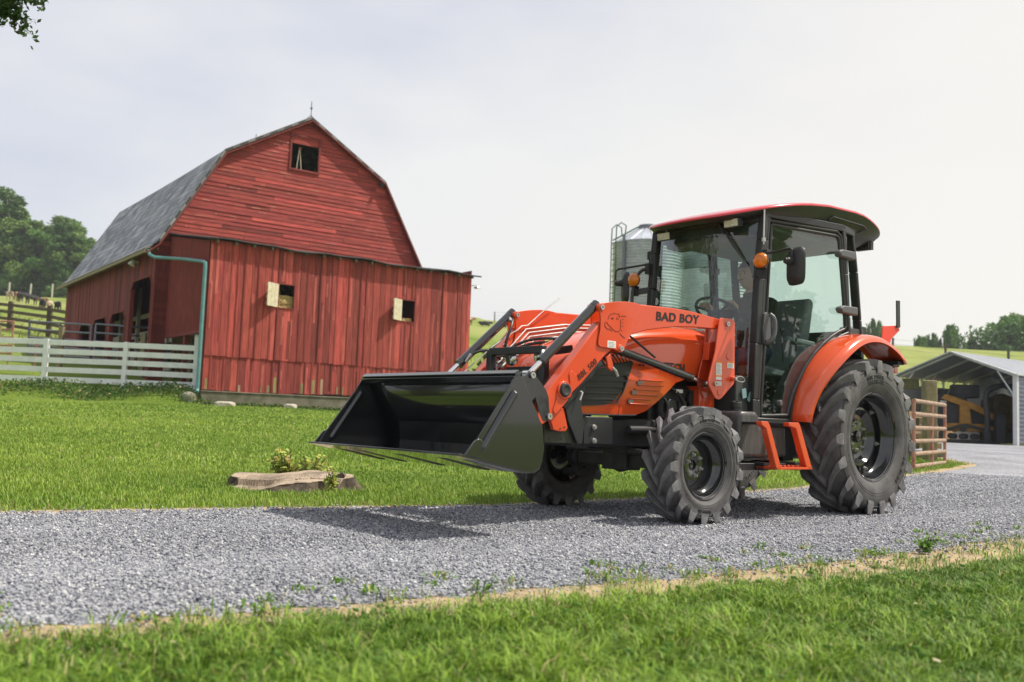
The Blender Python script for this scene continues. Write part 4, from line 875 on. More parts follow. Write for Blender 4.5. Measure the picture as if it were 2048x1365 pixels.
for s_ in (1, -1):
    mb = MB(); a, b = s_*.385, s_*.462
    mb.prism(UPPER, a, b); arm = P(mb, 'loader_arm', m_orange, bev=.006)
    mb = MB(); mb.prism(LOWER, a+.002*s_, b-.003*s_); P(mb, 'lower_boom', m_orange, arm, bev=.006)
    mb = MB(); mb.prism(KNEE, b, b+.009*s_); mb.prism(KNEE, a-.009*s_, a); P(mb, 'knee_plate', m_orange, arm, bev=.002)
    mb = MB()
    for x, z_ in ((2.798, 1.411), (2.606, 1.156)): mb = MB(); mb.cyl((x, a-.02*s_, z_), (x, b+.014*s_, z_), .027, 24); P(mb, 'pin_boss', m_orange, arm, bev=.003)
    mb = MB()
    for x, z_ in ((2.798, 1.411), (2.606, 1.156)): ringpin(mb, x, b+.012*s_, z_, s_, .017)
    for x, z_ in ((2.798, 1.411), (2.606, 1.156)): ringpin(mb, x, a-.018*s_, z_, -s_, .015)
    P(mb, 'pivot_pin', m_zinc, arm)
    mb = MB(); mb.prism(TAB, s_*.41, s_*.44); mb.prism([(x-.045, z_) for x, z_ in TAB], s_*.37, s_*.40); P(mb, 'stand_bracket', m_orange, arm, bev=.004)
    mb = MB()
    for x, z_ in ((3.10, .615), (3.065, .625)): mb.cyl((x, s_*.438, z_), (x, s_*.4425, z_), .006, 10)
    P(mb, 'bracket_holes', m_ink, arm)
    mb = MB(); mb.cyl((3.098, b-.01*s_, .855), (3.098, b+.010*s_, .855), .058, 32); mb.prism([(3.045, .88), (3.06, .96), (3.04, .985), (3.0, .96), (2.99, .92), (3.05, .80)], b-.003*s_, b+.004*s_); mb.prism([(3.15, .86), (3.16, .80), (3.19, .73), (3.17, .70), (3.12, .74), (3.06, .80)], b-.003*s_, b+.004*s_); P(mb, 'tube_boss', m_orange, arm, bev=.004)
    mb = MB(); mb.lathe([(0, .012*s_), (.018, .010*s_), (.03, .016*s_), (.040, .014*s_), (.046, 0)], (3.098, b+.010*s_, .858), 'y', 32); P(mb, 'boss_cap', m_blackpl, arm)
    # hook and parking stand
    mb = MB(); mb.prism([(2.72, 1.09), (2.70, 1.02), (2.665, 1.0), (2.65, 1.02), (2.66, 1.06), (2.685, 1.115)], s_*.44, s_*.458); P(mb, 'hook_bracket', m_orange, arm, bev=.003)
    mb = MB(); mb.tube([(2.675, s_*.47, 1.025), (2.65, s_*.478, 1.005), (2.63, s_*.478, .97)], .009, 8); mb.tube([(2.93, s_*.42, .865), (2.905, s_*.43, .85), (2.925, s_*.43, .80)], .008, 8); P(mb, 'linchpin', m_zinc, arm)
    mb = MB(); mb.bar((3.07, s_*.42, .755), (2.74, s_*.42, 1.06), .045, .035); P(mb, 'parking_stand', m_blackp, arm, bev=.006)
    mb = MB(); mb.prism([(3.03, .78), (2.99, .66), (2.95, .60), (2.90, .52), (2.86, .522), (2.845, .66), (2.88, .76), (2.86, .86), (2.84, .90), (2.93, .86)], s_*.385, s_*.40); P(mb, 'guard_plate', m_black, bev=.004)
    # mast
    mb = MB(); mb.prism(MASTO, s_*.480, s_*.492); mb.prism(MASTI, s_*.352, s_*.364); mb.bb(1.40, 1.44, s_*.364, s_*.480, 1.02, 1.30); mb.bb(1.50, 1.62, s_*.364, s_*.480, .92, .94); mb.bb(1.44, 1.62, s_*.352, s_*.22, .70, .96); mb.bb(1.45, 1.58, s_*.30, s_*.36, .5, .95)
    mast = P(mb, 'loader_mast', m_orange, bev=.004)
    mb = MB(); mb.prism([(1.60, 1.28), (1.50, 1.30), (1.50, 1.17), (1.61, 1.15)], s_*.364, s_*.42); P(mb, 'mast_gusset', m_orange, mast, bev=.004)
    mb = MB()
    for x, z_, r in ((1.468, 1.185, .026), (1.57, .915, .024)): mb.cyl((x, s_*.490, z_), (x, s_*.497, z_), r, 24)
    mb.cyl((1.427, s_*.49, 1.022), (1.427, s_*.52, 1.022), .018, 20); P(mb, 'mast_boss', m_orange, mast, bev=.003)
    mb = MB()
    for x, z_ in ((1.488, 1.423), (1.62, .976)): ringpin(mb, x, s_*.492, z_, s_, .018)
    mb.cyl((1.427, s_*.515, 1.022), (1.427, s_*.538, 1.022), .013, 6); mb.cyl((1.62, s_*.37, .976), (1.62, s_*.49, .976), .014, 12)
    mb.tube([(1.42, s_*.535, 1.03), (1.39, s_*.545, 1.045), (1.35, s_*.545, 1.035), (1.325, s_*.54, 1.015), (1.35, s_*.54, 1.0), (1.39, s_*.54, 1.002), (1.42, s_*.535, 1.01)], .003, 6, smooth=1); P(mb, 'mast_pin', m_zinc, mast)
    # lift cylinder
    def barrel(a_, b_, r, frac, nm, rod_r, par):
        A_ = Vector(a_); B_ = Vector(b_); m_ = A_.lerp(B_, frac); d = (B_-A_).normalized(); mb = MB(); mb.cyl(A_, m_, r, 24); mb.cyl(m_-d*.02, m_+d*.012, r*1.08, 24); mb.cyl(A_-d*.01, A_+d*.03, r*1.06, 24)
        q = P(mb, nm, m_blackp, par); mb = MB(); mb.cyl(m_, B_, rod_r, 18); mb.cyl(B_+Vector((0, -.024, 0)), B_+Vector((0, .024, 0)), rod_r*1.7, 18); P(mb, 'piston_rod', m_chrome, q); return q
    lc = barrel((2.606, s_*.42, 1.156), (1.62, s_*.42, .976), .029, .80, 'lift_cylinder', .015, T_)
    tcyl = barrel((2.798, s_*.42, 1.43), (3.369, s_*.42, .934), .031, .80, 'tilt_cylinder', .018, T_)
    mb = MB(); mb.cyl((3.225, s_*.395, 1.045), (3.20, s_*.365, 1.10), .012, 8); P(mb, 'hose_fitting', m_zinc, tcyl)
    mb = MB(); mb.cyl((2.84, s_*.395, 1.385), (2.86, s_*.365, 1.36), .012, 8); P(mb, 'hose_fitting', m_zinc, tcyl)
# rams' decals
mb = MB(); mb.bb(1.61, 1.545, .4925, .4935, .965, 1.140); k = P(mb, 'warning_decal', m_white)
mb = MB(); mb.bb(1.61, 1.545, .4935, .4942, 1.128, 1.142); mb.bb(1.61, 1.545, .4935, .4942, 1.028, 1.04); P(mb, 'decal_band', m_ost, k)
mb = MB(); mb.bb(1.61, 1.545, .4935, .4943, .995, 1.005); P(mb, 'decal_band', m_rst, k)
mb = MB()
for i in range(9): mb.bb(1.602, 1.552+.01*(i % 3), .4935, .4941, 1.048+.0085*i, 1.0505+.0085*i)
for i in range(3): mb.bb(1.602, 1.552, .4935, .4941, .97+.008*i, .9725+.008*i)
P(mb, 'decal_text', m_whitet, k)
mb = MB(); mb.bb(1.48, 1.402, .4925, .4935, 1.100, 1.147); k = P(mb, 'warning_decal', m_white); mb = MB(); mb.bb(1.48, 1.402, .4935, .4942, 1.137, 1.148); P(mb, 'decal_band', m_ost, k)
mb = MB()
for i in range(3): mb.bb(1.472, 1.41, .4935, .4941, 1.107+.009*i, 1.110+.009*i)
P(mb, 'decal_text', m_whitet, k)
mb = MB(); mb.bb(2.729, 2.65, .4712, .4722, 1.155, 1.2); k = P(mb, 'warning_decal', m_white)
mb = MB()
for i in range(4): mb.bb(2.72, 2.66+.006*(i % 2), .4722, .4728, 1.161+.009*i, 1.1635+.009*i)
P(mb, 'decal_text', m_whitet, k)
# lettering on the boom with stencil gaps, and the dog's-head emblem
v, f = text_mesh('BAD BOY', .083, (2.252, .4635, 1.381), (-1, 0, .040), (0, 0, 1), .0012, .0026, .06, 1.25)
mb = MB(); mb.add(v, f); P(mb, 'boom_lettering', m_ink, smooth=False)
bd = Vector((-.195, 0, .152)).normalized(); bu = Vector((.152*-1, 0, -.195)).normalized()*-1
bu = Vector((0, 1, 0)).cross(bd); bu = bu if bu.z > 0 else -bu
v, f = text_mesh('BBL 500', .056, (2.968, .461, .922), bd, bu, .0012, .0, .12, 1.0)
mb = MB(); mb.add(v, f); P(mb, 'boom_lettering', m_ink, smooth=False)
SK = [[(2.73, 1.337), (2.726, 1.354), (2.712, 1.372), (2.688, 1.381), (2.661, 1.383)], [(2.649, 1.385), (2.629, 1.381), (2.622, 1.364), (2.633, 1.346), (2.65, 1.348), (2.643, 1.366)], [(2.702, 1.35), (2.677, 1.352), (2.689, 1.341), (2.702, 1.35)], [(2.749, 1.321), (2.761, 1.307), (2.757, 1.29), (2.742, 1.278), (2.723, 1.27)], [(2.742, 1.319), (2.729, 1.303), (2.699, 1.289), (2.674, 1.271), (2.644, 1.263), (2.615, 1.273), (2.611, 1.287), (2.609, 1.321), (2.608, 1.348)], [(2.718, 1.28), (2.698, 1.269), (2.686, 1.265)], [(2.609, 1.372), (2.559, 1.375)], [(2.614, 1.256), (2.594, 1.24), (2.564, 1.229)], [(2.592, 1.355), (2.586, 1.350)], [(2.592, 1.331), (2.586, 1.326)], [(2.594, 1.307), (2.588, 1.302)], [(2.60, 1.279), (2.594, 1.273)]]
mb = MB()
for sgn in (1, -1):
    for s_ in SK: mb.tube([(x, sgn*.4712, z_) for x, z_ in s_], .0023, 4, smooth=1 if len(s_) > 2 else 0, rs=None)
P(mb, 'emblem', m_ink)
mb = MB(); mb.cyl((3.05, -.40, .86), (3.05, .40, .86), .05, 20); P(mb, 'torque_tube', m_orange)
# ---- hydraulic pipes and hoses on the far arm
mb = MB()
for pts in ([(1.7, 1.43), (2.318, 1.386), (2.701, 1.318), (3.15, .88)], [(1.7, 1.41), (2.316, 1.36), (2.675, 1.295), (3.13, .85)], [(1.75, 1.385), (2.36, 1.323), (2.665, 1.267), (3.10, .83)], [(1.8, 1.355), (2.403, 1.286), (2.621, 1.245), (3.07, .80)]):
    mb.tube([(x, -.372, z_) for x, z_ in pts], .0062, 8)
P(mb, 'hydraulic_pipes', m_zinc)
mb = MB(); mb.box((2.87, -.355, 1.135), (.15, .014, .035), ry=R(-52)); 
for x, z_ in ((2.93, 1.09), (2.90, 1.06), (2.97, 1.04)): mb.cyl((x, -.355, z_), (x+.04, -.355, z_-.04), .014, 8)
P(mb, 'pipe_clamp', m_zinc)
mb = MB()
for o_ in (0, .03): mb.tube([(2.94, -.36, 1.10-o_), (2.82, -.34, 1.20-o_), (2.72, -.2, 1.25-o_), (2.62, .1, 1.22-o_), (2.60, .36, 1.12-o_)], .0105, 8, smooth=3)
mb.tube([(2.81, -.40, 1.40), (2.87, -.33, 1.33), (2.93, -.33, 1.20), (2.90, -.36, 1.10)], .010, 8, smooth=3); mb.tube([(3.24, -.40, 1.06), (3.15, -.35, 1.13), (3.02, -.33, 1.14), (2.93, -.36, 1.06)], .010, 8, smooth=3)
mb.tube([(2.75, .36, 1.20), (2.72, .33, 1.12), (2.70, .36, 1.05)], .011, 8, smooth=2)
P(mb, 'hydraulic_hoses', m_black)
mb = MB(); mb.tube([(2.419, -.33, 1.573), (2.59, -.34, 1.445), (2.70, -.36, 1.345), (2.755, -.36, 1.336), (2.80, -.36, 1.30), (2.836, -.37, 1.278), (3.0, -.38, 1.17), (3.30, -.40, .92)], .0045, 6); P(mb, 'level_indicator', m_zinc)
# ---- bucket
BS = [(3.785, .915), (3.85, .815), (3.95, .68), (4.07, .52), (4.105, .458), (4.02, .440), (3.67, .369), (3.625, .372), (3.592, .39), (3.572, .43), (3.556, .50), (3.577, .63), (3.66, .765), (3.74, .895)]
SHELL = [(4.13, .458), (4.02, .440), (3.67, .369), (3.625, .372), (3.592, .39), (3.572, .43), (3.560, .50), (3.585, .63), (3.76, .905)]
mb = MB(); n = len(SHELL); rows = [[(x, -.796+1.592*j/8, z_) for j in range(9)] for x, z_ in SHELL]; mb.grid(rows)
bucket = P(mb, 'bucket', m_blackp, solid=.010, ang=12)
for s_ in (1, -1):
    mb = MB(); mb.prism(BS, s_*.790, s_*.800); P(mb, 'side_plate', m_blackp, bucket, bev=.003)
    mb = MB(); mb.tube([(3.80, s_*.800, .80), (4.005, s_*.800, .505)], .024, 16, rs=None)
    mb.lathe([(.0, -.024), (.017, -.017), (.024, 0), (.017, .017), (0, .024)], (3.80, s_*.80, .80), 'y', 16); mb.lathe([(.0, -.024), (.017, -.017), (.024, 0), (.017, .017), (0, .024)], (4.005, s_*.80, .505), 'y', 16)
    P(mb, 'side_rib', m_blackp, bucket, ang=80)
    mb = MB(); mb.prism([(4.07, .54), (4.135, .462), (4.03, .449), (3.985, .50), (4.0, .535), (4.04, .553)], s_*.800, s_*.812); P(mb, 'lip_gusset', m_blackp, bucket, bev=.004)
mb = MB(); mb.bar((3.775, -.80, .915), (3.775, .80, .915), .035, .03, up=(.6, 0, .8)); mb.bar((3.795, -.80, .885), (3.795, .80, .885), .006, .04, up=(.6, 0, .8)); P(mb, 'top_rail', m_blackp, bucket, bev=.006)
mb = MB(); mb.bar((4.10, -.81, .453), (4.10, .81, .453), .14, .012, up=(-.2, 0, 1)); P(mb, 'cutting_edge', m_blackp, bucket, bev=.003)
mb = MB()
for y in (-.70, -.44, -.02, .42): mb.bar((4.01, y, .4355), (3.67, y, .364), .085, .007, up=(-.2, 0, 1))
P(mb, 'wear_strips', m_black, bucket, bev=.002)
for s_ in (1, -1):
    for dy in (.035, -.035):
        mb = MB(); mb.prism([(3.60, .72), (3.57, .56), (3.40, .74), (3.335, .80), (3.30, .71), (3.268, .660), (3.231, .656), (3.208, .689), (3.225, .81), (3.25, .855), (3.335, .93), (3.345, .955), (3.369, .965), (3.395, .955), (3.42, .93), (3.66, .84)], s_*(.42+dy)+.006, s_*(.42+dy)-.006)
        P(mb, 'bucket_hanger', m_blackp, bucket, bev=.003)
    mb = MB()
    for x, z_ in ((3.369, .934), (3.22, .689)):
        mb.cyl((x, s_*.37, z_), (x, s_*.47, z_), .014, 14); ringpin(mb, x, s_*.462, z_, s_, .019)
    P(mb, 'bucket_pin', m_zinc, bucket)
# ---- cab
def dY(x): return .53+(1.17-x)*(.15/1.12)
def dpt(x, z_, o=0): return (x, dY(x)+o, z_)
GL = [(1.037, 2.235), (.29, 2.250), (.255, 2.24), (.241, 2.21), (.207, 1.956), (.15, 1.52), (.17, 1.495), (.252, 1.462), (.34, 1.415), (.431, 1.354), (.53, 1.27), (.623, 1.169), (.70, 1.06), (.771, .948), (.81, .85), (.833, .772), (1.123, .759), (1.117, .881), (1.08, 1.5), (1.055, 1.9)]
cabm = MB()
for s_ in (1, -1):
    pts = lambda L_, o=0: [(x, s_*(dY(x)+o), z_) for x, z_ in L_]
    mb = MB(); A_ = [(1.21, .525, .70), (1.205, .525, .88), (1.19, .527, 1.3), (1.165, .53, 1.8), (1.135, .533, 2.1), (1.11, .535, 2.3)]
    A_ = [(x, s_*y, z_) for x, y, z_ in A_]
    for a, b in zip(A_, A_[1:]): mb.bar(a, b, .060, .060, up=(0, 1, 0))
    for a, b in zip(A_, A_[1:]): mb.bar((a[0]-.045, a[1]+s_*.012, a[2]), (b[0]-.045, b[1]+s_*.012, b[2]), .030, .030, up=(0, 1, 0))
    P(mb, 'front_pillar', m_black, bev=.008)
    mb = MB(); B_ = [(.10, .655, 1.42), (.12, .655, 1.6), (.155, .655, 1.95), (.19, .65, 2.32)]; B_ = [(x, s_*y, z_) for x, y, z_ in B_]
    for a, b in zip(B_, B_[1:]): mb.bar(a, b, .045, .050, up=(0, 1, 0))
    P(mb, 'middle_pillar', m_black, bev=.008)
    mb = MB(); C_ = [(-.17, .60, 1.40), (-.14, .60, 1.6), (-.08, .60, 2.0), (-.03, .59, 2.32)]; C_ = [(x, s_*y, z_) for x, y, z_ in C_]
    for a, b in zip(C_, C_[1:]): mb.bar(a, b, .03, .075, up=(0, 1, 0))
    P(mb, 'rear_pillar', m_black, bev=.008)
    # side quarter glass and its frame
    mb = MB(); mb.add([(.14, s_*.648, 1.50), (-.10, s_*.610, 1.52), (.0, s_*.605, 2.28), (.185, s_*.645, 2.28)], [(0, 1, 2, 3)]); P(mb, 'quarter_glass', m_glass2, smooth=False)
    for q_ in ([(.14, s_*.65, 1.48), (-.22, s_*.59, 1.50)], [(.19, s_*.65, 2.32), (-.06, s_*.60, 2.33)], [(1.12, s_*.535, 2.31), (.19, s_*.65, 2.325)], [(1.20, s_*.53, .715), (.82, s_*.575, .715)]):
        mb = MB(); mb.bar(q_[0], q_[1], .05, .06); P(mb, 'cab_rail', m_black, bev=.008)
    # door
    mb = MB(); ring = pts(GL); n = len(ring)
    for i in range(n):
        a, b = ring[i], ring[(i+1) % n]; mb.tube([a, b], .0145, 8)
    out_ = [(1.07, 2.262), (.275, 2.285), (.225, 2.25), (.15, 1.75), (.115, 1.47), (.22, 1.432), (.43, 1.314), (.603, 1.131), (.70, .98), (.755, .83), (.765, .745), (.785, .722), (1.149, .722), (1.15, .88)]
    o3 = pts(out_); 
    for a, b in zip(o3, o3[1:]+o3[:1]): mb.tube([a, b], .016, 8)
    door = P(mb, 'cab_door', m_black, ang=60)
    mb = MB(); mb.add(ring, [tuple(range(n))]); P(mb, 'door_glass', m_glass, door, smooth=False)
    mb = MB(); hp = [(1.09, s_*.585, 1.53), (1.075, s_*.62, 1.50), (1.075, s_*.625, 1.40), (1.10, s_*.615, 1.33), (1.12, s_*.58, 1.315)]
    mb.tube(hp, .017, 10, smooth=2); mb.prism([(1.135, 1.53), (1.11, 1.545), (1.06, 1.52), (1.05, 1.36), (1.09, 1.30), (1.13, 1.31), (1.15, 1.42)], s_*.548, s_*.572); P(mb, 'door_handle', m_grayp, door, bev=.006)
    mb = MB(); mb.cyl((.93, s_*(dY(.93)), .865), (.93, s_*(dY(.93)+.03), .865), .022, 18); P(mb, 'door_stop', m_grayp, door, bev=.004)
    for (x0, x1, z0) in ((.10, .33, 2.10), (.06, .30, 1.645)):
        mb = MB(); yy = s_*.685; mb.prism([(x0-.02, z0-.03), (x0-.02, z0+.04), (x1-.06, z0+.035), (x1-.01, z0+.02), (x1, z0-.0), (x1-.03, z0-.028)], s_*.655, s_*.715); P(mb, 'door_hinge', m_grayp, door, bev=.012, seg=3)
# windshield, wraps forward
mb = MB(); rows = []
for i in range(9):
    t = i/8; z_ = .74+1.54*t; xo = float(np.interp(z_, [.74, 1.3, 1.8, 2.28], [1.215, 1.20, 1.175, 1.12])); rows.append([(xo+.10*(1-(y/.50)**2), y, z_) for y in np.linspace(-.50, .50, 17)])
mb.grid(rows); P(mb, 'windshield', m_glass)
for zz_, xo in ((2.275, 1.12), (.735, 1.215)):
    mb = MB(); pp = [(xo+.10*(1-(y/.50)**2), y, zz_) for y in np.linspace(-.52, .52, 13)]
    for a, b in zip(pp, pp[1:]): mb.bar(a, b, .04, .045)
    P(mb, 'windshield_frame', m_black, bev=.006)
mb = MB(); rows = []   # dark sun band along the top of the windshield (inside)
mb.grid([[(xo+.10*(1-(y/.50)**2)-.02, y, z_) for y in np.linspace(-.49, .49, 13)] for xo, z_ in ((1.13, 2.26), (1.14, 2.17))]); P(mb, 'sun_visor', m_int, smooth=False)
mb = MB(); rows = []
for i in range(6):
    t = i/5; z_ = 1.52+.78*t; xo = -.20+.10*t; rows.append([(xo-.17*(1-abs(y/.60)**3), y, z_) for y in np.linspace(-.60, .60, 21)])
mb.grid(rows); P(mb, 'rear_glass', m_glass2)
mb = MB(); mb.bb(-.37, -.24, -.52, .52, 1.42, 1.53); mb.bb(-.30, -.20, .40, .60, 1.47, 1.56); P(mb, 'rear_frame', m_black, bev=.01)
mb = MB(); rows = []   # cab tub: floor, wheel boxes, rear bulkhead
mb.bb(.2, 1.2, -.55, .55, .69, .73); mb.bb(-.34, -.30, -.55, .55, .8, 1.45); mb.bb(-.30, .35, -.52, .52, .78, .95)
for s_ in (1, -1):
    rows = []
    for i in range(17):
        a = R(5+i*9.4); rr_ = .715; x, z_ = rr_*math.cos(a), .63+rr_*math.sin(a)
        x = max(x, -.34); rows.append([(x, s_*.34, z_), (x, s_*.58, z_)])
    mb.grid(rows); mb.prism([(r_[0][0], r_[0][2]) for r_ in rows], s_*.335, s_*.345)
P(mb, 'cab_floor', m_int, solid=.006, smooth=False)
mb = MB(); mb.prism([(1.16, .73), (1.12, 1.05), (1.02, 1.35), (1.05, 1.42), (1.14, 1.40), (1.19, 1.1), (1.2, .73)], -.17, .17); mb.bb(1.17, 1.20, -.30, .30, .73, 1.28); mb.tube([(1.08, -.02, 1.38), (.94, -.02, 1.575)], .026, 12); P(mb, 'dashboard', m_int, bev=.01)
sw = MB(); ang_ = Vector((-.52, 0, .85)).normalized(); cc_ = Vector((.93, -.02, 1.60)); e1 = Vector((0, 1, 0)); e2 = ang_.cross(e1)
ring = [cc_+e1*(.19*math.cos(2*PI*i/32))+e2*(.19*math.sin(2*PI*i/32)) for i in range(33)]; sw.tube(ring, .013, 8)
for a in (PI/2, PI*7/6, -PI/6): sw.tube([cc_-ang_*.02, cc_+e1*(.19*math.cos(a))+e2*(.19*math.sin(a))], .010, 6)
sw.cyl(cc_-ang_*.04, cc_+ang_*.005, .045, 16); P(sw, 'steering_wheel', m_int)
mb = MB(); mb.prism([(.62, 1.10), (.62, 1.19), (.15, 1.17), (.08, 1.24), (-.06, 1.80), (-.13, 1.82), (-.17, 1.78), (-.02, 1.08)], -.30, .18); P(mb, 'seat', m_seat, bev=.04, seg=3)
mb = MB(); mb.bar((.35, .24, 1.42), (-.05, .24, 1.40), .06, .05); mb.bar((.35, -.36, 1.42), (-.05, -.36, 1.40), .06, .05); mb.bb(-.05, .4, .3, .5, 1.1, 1.36); mb.bar((-.02, .2, 1.1), (-.02, .24, 1.4), .04, .04); P(mb, 'armrest', m_seat, bev=.015)
mb = MB(); mb.tube([(.6, .38, 1.2), (.62, .38, 1.44)], .008, 6); mb.tube([(.48, .42, 1.3), (.48, .42, 1.5)], .008, 6); mb.tube([(1.0, .14, 1.35), (.98, .24, 1.5)], .008, 6)
for c in ((.62, .38, 1.46), (.48, .42, 1.52), (.98, .24, 1.51)): mb.lathe([(0, -.022), (.018, -.014), (.022, 0), (.016, .016), (0, .02)], c, 'z', 12)
P(mb, 'levers', m_int)
mb = MB(); mb.bb(-.2, 1.08, -.54, .54, 2.20, 2.26); mb.bb(.9, 1.1, -.45, .45, 2.14, 2.2); P(mb, 'headliner', m_mat_grey, bev=.02)
mb = MB(); mb.bb(1.205, 1.215, .38, .50, 1.325-.33, 1.345-.33); mb.bb(-.20, -.195, -.52, -.42, 1.80, 2.05); P(mb, 'cab_sticker', m_white)
# roof
mb = MB()
def rz_(x, y): return 2.540-.128*(x-.05)**2-.03*max(0, x-1.1)-.10*max(0, -(x+.15))-.035*(y/.66)**2
def ringr(sc, dz, flat=None):
    r_ = []
    for i in range(72):
        a = 2*PI*i/72; ca, sa = math.cos(a), math.sin(a); ex = .55
        ex = .55 if ca > 0 else .42; x = .42+(.94 if ca > 0 else 1.15)*sc*math.copysign(abs(ca)**ex, ca); y = .675*sc*math.copysign(abs(sa)**(.50), sa)
        if x > .42: y *= 1-.10*((x-.42)/.96)**2
        x += .05*sc*(1-(y/.66)**2) if ca > 0 else 0
        z_ = rz_(x, y)+dz
        if flat is not None: z_ = z_*(1-flat[0])+flat[1]*flat[0]
        r_.append((x, y, z_))
    return r_
mb.m = 0
top = [ringr(s_, dz) for s_, dz in ((.02, .0), (.5, .0), (.8, .0), (.96, -.001), (.99, -.006), (1.0, -.014), (.998, -.024))]
mb.grid([r_+r_[:1] for r_ in top]); roof = P(mb, 'cab_roof', m_red, ang=60)
mb = MB(); und = [ringr(.997, -.022), ringr(.985, -.040), ringr(.95, -.085, (.15, 2.33)), ringr(.88, -.125, (.75, 2.30)), ringr(.78, -.12, (1, 2.27))]
mb.grid([r_+r_[:1] for r_ in und]); P(mb, 'roof_underside', m_black, roof, ang=60)
mb = MB()   # air intake grille under the near rear corner of the roof
for s_ in (1, -1):
    o_ = [(.36, .625, 2.375), (.33, .645, 2.405), (-.14, .645, 2.405), (-.22, .63, 2.385), (-.14, .595, 2.345), (.30, .59, 2.345)]
    o_ = [(x, s_*(y+.008), z_-.004) for x, y, z_ in o_]
    for a, b in zip(o_, o_[1:]+o_[:1]): mb.tube([a, b], .007, 6)
P(mb, 'roof_grille', m_blackpl, roof)
def worklight(c, w_, h_, dirx, nm='work_light', par=None, ang_=0, tilt=0):
    mb = MB(); mt = Matrix.Rotation(ang_, 3, 'Z') @ Matrix.Rotation(tilt, 3, 'Y'); c = Vector(c)
    mb.box(c, (.05, w_, h_), mat=mt); 
    for i in range(6): mb.box(c-mt @ Vector((.035*dirx, (i-2.5)*w_/6, 0)), (.03, .006, h_*.9), mat=mt)
    q = P(mb, nm, m_blackpl, par or roof, bev=.003); mb = MB(); mb.box(c+mt @ Vector((.026*dirx, 0, 0)), (.006, w_*.93, h_*.84), mat=mt); l_ = P(mb, 'lens', m_lens, q)
    mb = MB(); mb.tube([c+Vector((-.01*dirx, 0, h_/2)), c+Vector((-.01*dirx, 0, h_/2+.05))], .008, 8); P(mb, 'bracket', m_zinc, q)
worklight((1.27, .365, 2.232), .135, .065, 1, tilt=R(8)); worklight((1.29, -.29, 2.205), .135, .065, 1, tilt=R(8))
worklight((-.50, .46, 2.30), .15, .07, -1); worklight((-.50, -.46, 2.30), .15, .07, -1)
# fenders
for s_ in (1, -1):
    rows = []; lip = []
    for i in range(25):
        t = i/24; a = R(7+120*t); yo = .735+.135*sm(0, .45, t); yi = .585+.0*t; ri = float(np.interp(t, [0, .2, .45, .7, 1], [.80, .805, .825, .835, .80])); ro_ = float(np.interp(t, [0, .3, .6, 1], [.745, .75, .765, .775]))
        sec = [(yi, ri-.06), (yi, ri-.005), (yi+.02, ri+.005), (yi+(yo-yi)*.35, ri+.004), (yi+(yo-yi)*.72, ri-.008), (yo-.022, (ri*.75+ro_*.25)-.004), (yo-.004, ro_+.022), (yo, ro_), (yo-.012, ro_-.004)]
        rows.append([(r_*math.cos(a), s_*y, .63+r_*math.sin(a)) for y, r_ in sec])
    mb = MB(); mb.grid(rows); e = rows[-1]; mb.add(e, [tuple(range(len(e)))])
    fen = P(mb, 'rear_fender', m_orange2, ang=50, solid=.004)
    mb = MB(); mb.grid([[r_[1], (r_[1][0]*.985, s_*.60, r_[1][2]-.0), (r_[1][0]*.97, s_*.575, r_[1][2]+.0)] for r_ in rows[:18]]); mb2 = MB(); mb2.tube([(r_[1][0]*1.0, r_[1][1]-s_*.004, r_[1][2]+.010) for r_ in rows[:19]], .012, 8); P(mb2, 'fender_seal', m_blackpl, fen)
    mb = MB(); mb.bb(-.40, -.30, s_*.62, s_*.84, 1.22, 1.235); mb.bb(-.47, -.38, s_*.70, s_*.84, 1.24, 1.27); P(mb, 'light_bracket', m_black, fen)
    mb = MB(); mb.bb(-.46, -.39, s_*.72, s_*.80, 1.17, 1.235); P(mb, 'tail_light', m_redlens, fen, bev=.01)
    # dirt guard inside the fender
    mb = MB(); mb.prism([(.30, 1.26), (.05, 1.34), (-.20, 1.34), (-.33, 1.25), (-.3, 1.0), (.25, 1.0)], s_*.50, s_*.51); P(mb, 'inner_guard', m_blackpl, fen)
# reflector bracket at the back
mb = MB(); mb.prism([(-.53, 1.588), (-.80, 1.618), (-.825, 1.576), (-.672, 1.485), (-.64, 1.36), (-.45, 1.36), (-.52, 1.50)], .612, .622); rb = P(mb, 'rear_bracket', M('bright_red_orange', (.75, .05, .02), .4), bev=.003)
mb = MB(); mb.prism([(-.745, 1.835), (-.805, 1.84), (-.81, 1.60), (-.75, 1.595)], .624, .636); P(mb, 'reflector_panel', m_black, rb, bev=.004)
mb = MB()
for s_ in (1, -1): mb.bar((-.3, s_*.25, .5), (-.75, s_*.33, .42), .05, .05); mb.bar((-.35, s_*.2, .9), (-.7, s_*.33, .5), .03, .03)
mb.bb(-.55, -.3, -.18, .18, .6, 1.2); mb.cyl((-.3, 0, .55), (-.42, 0, .55), .03, 14); P(mb, 'rear_hitch', m_dark, bev=.006)
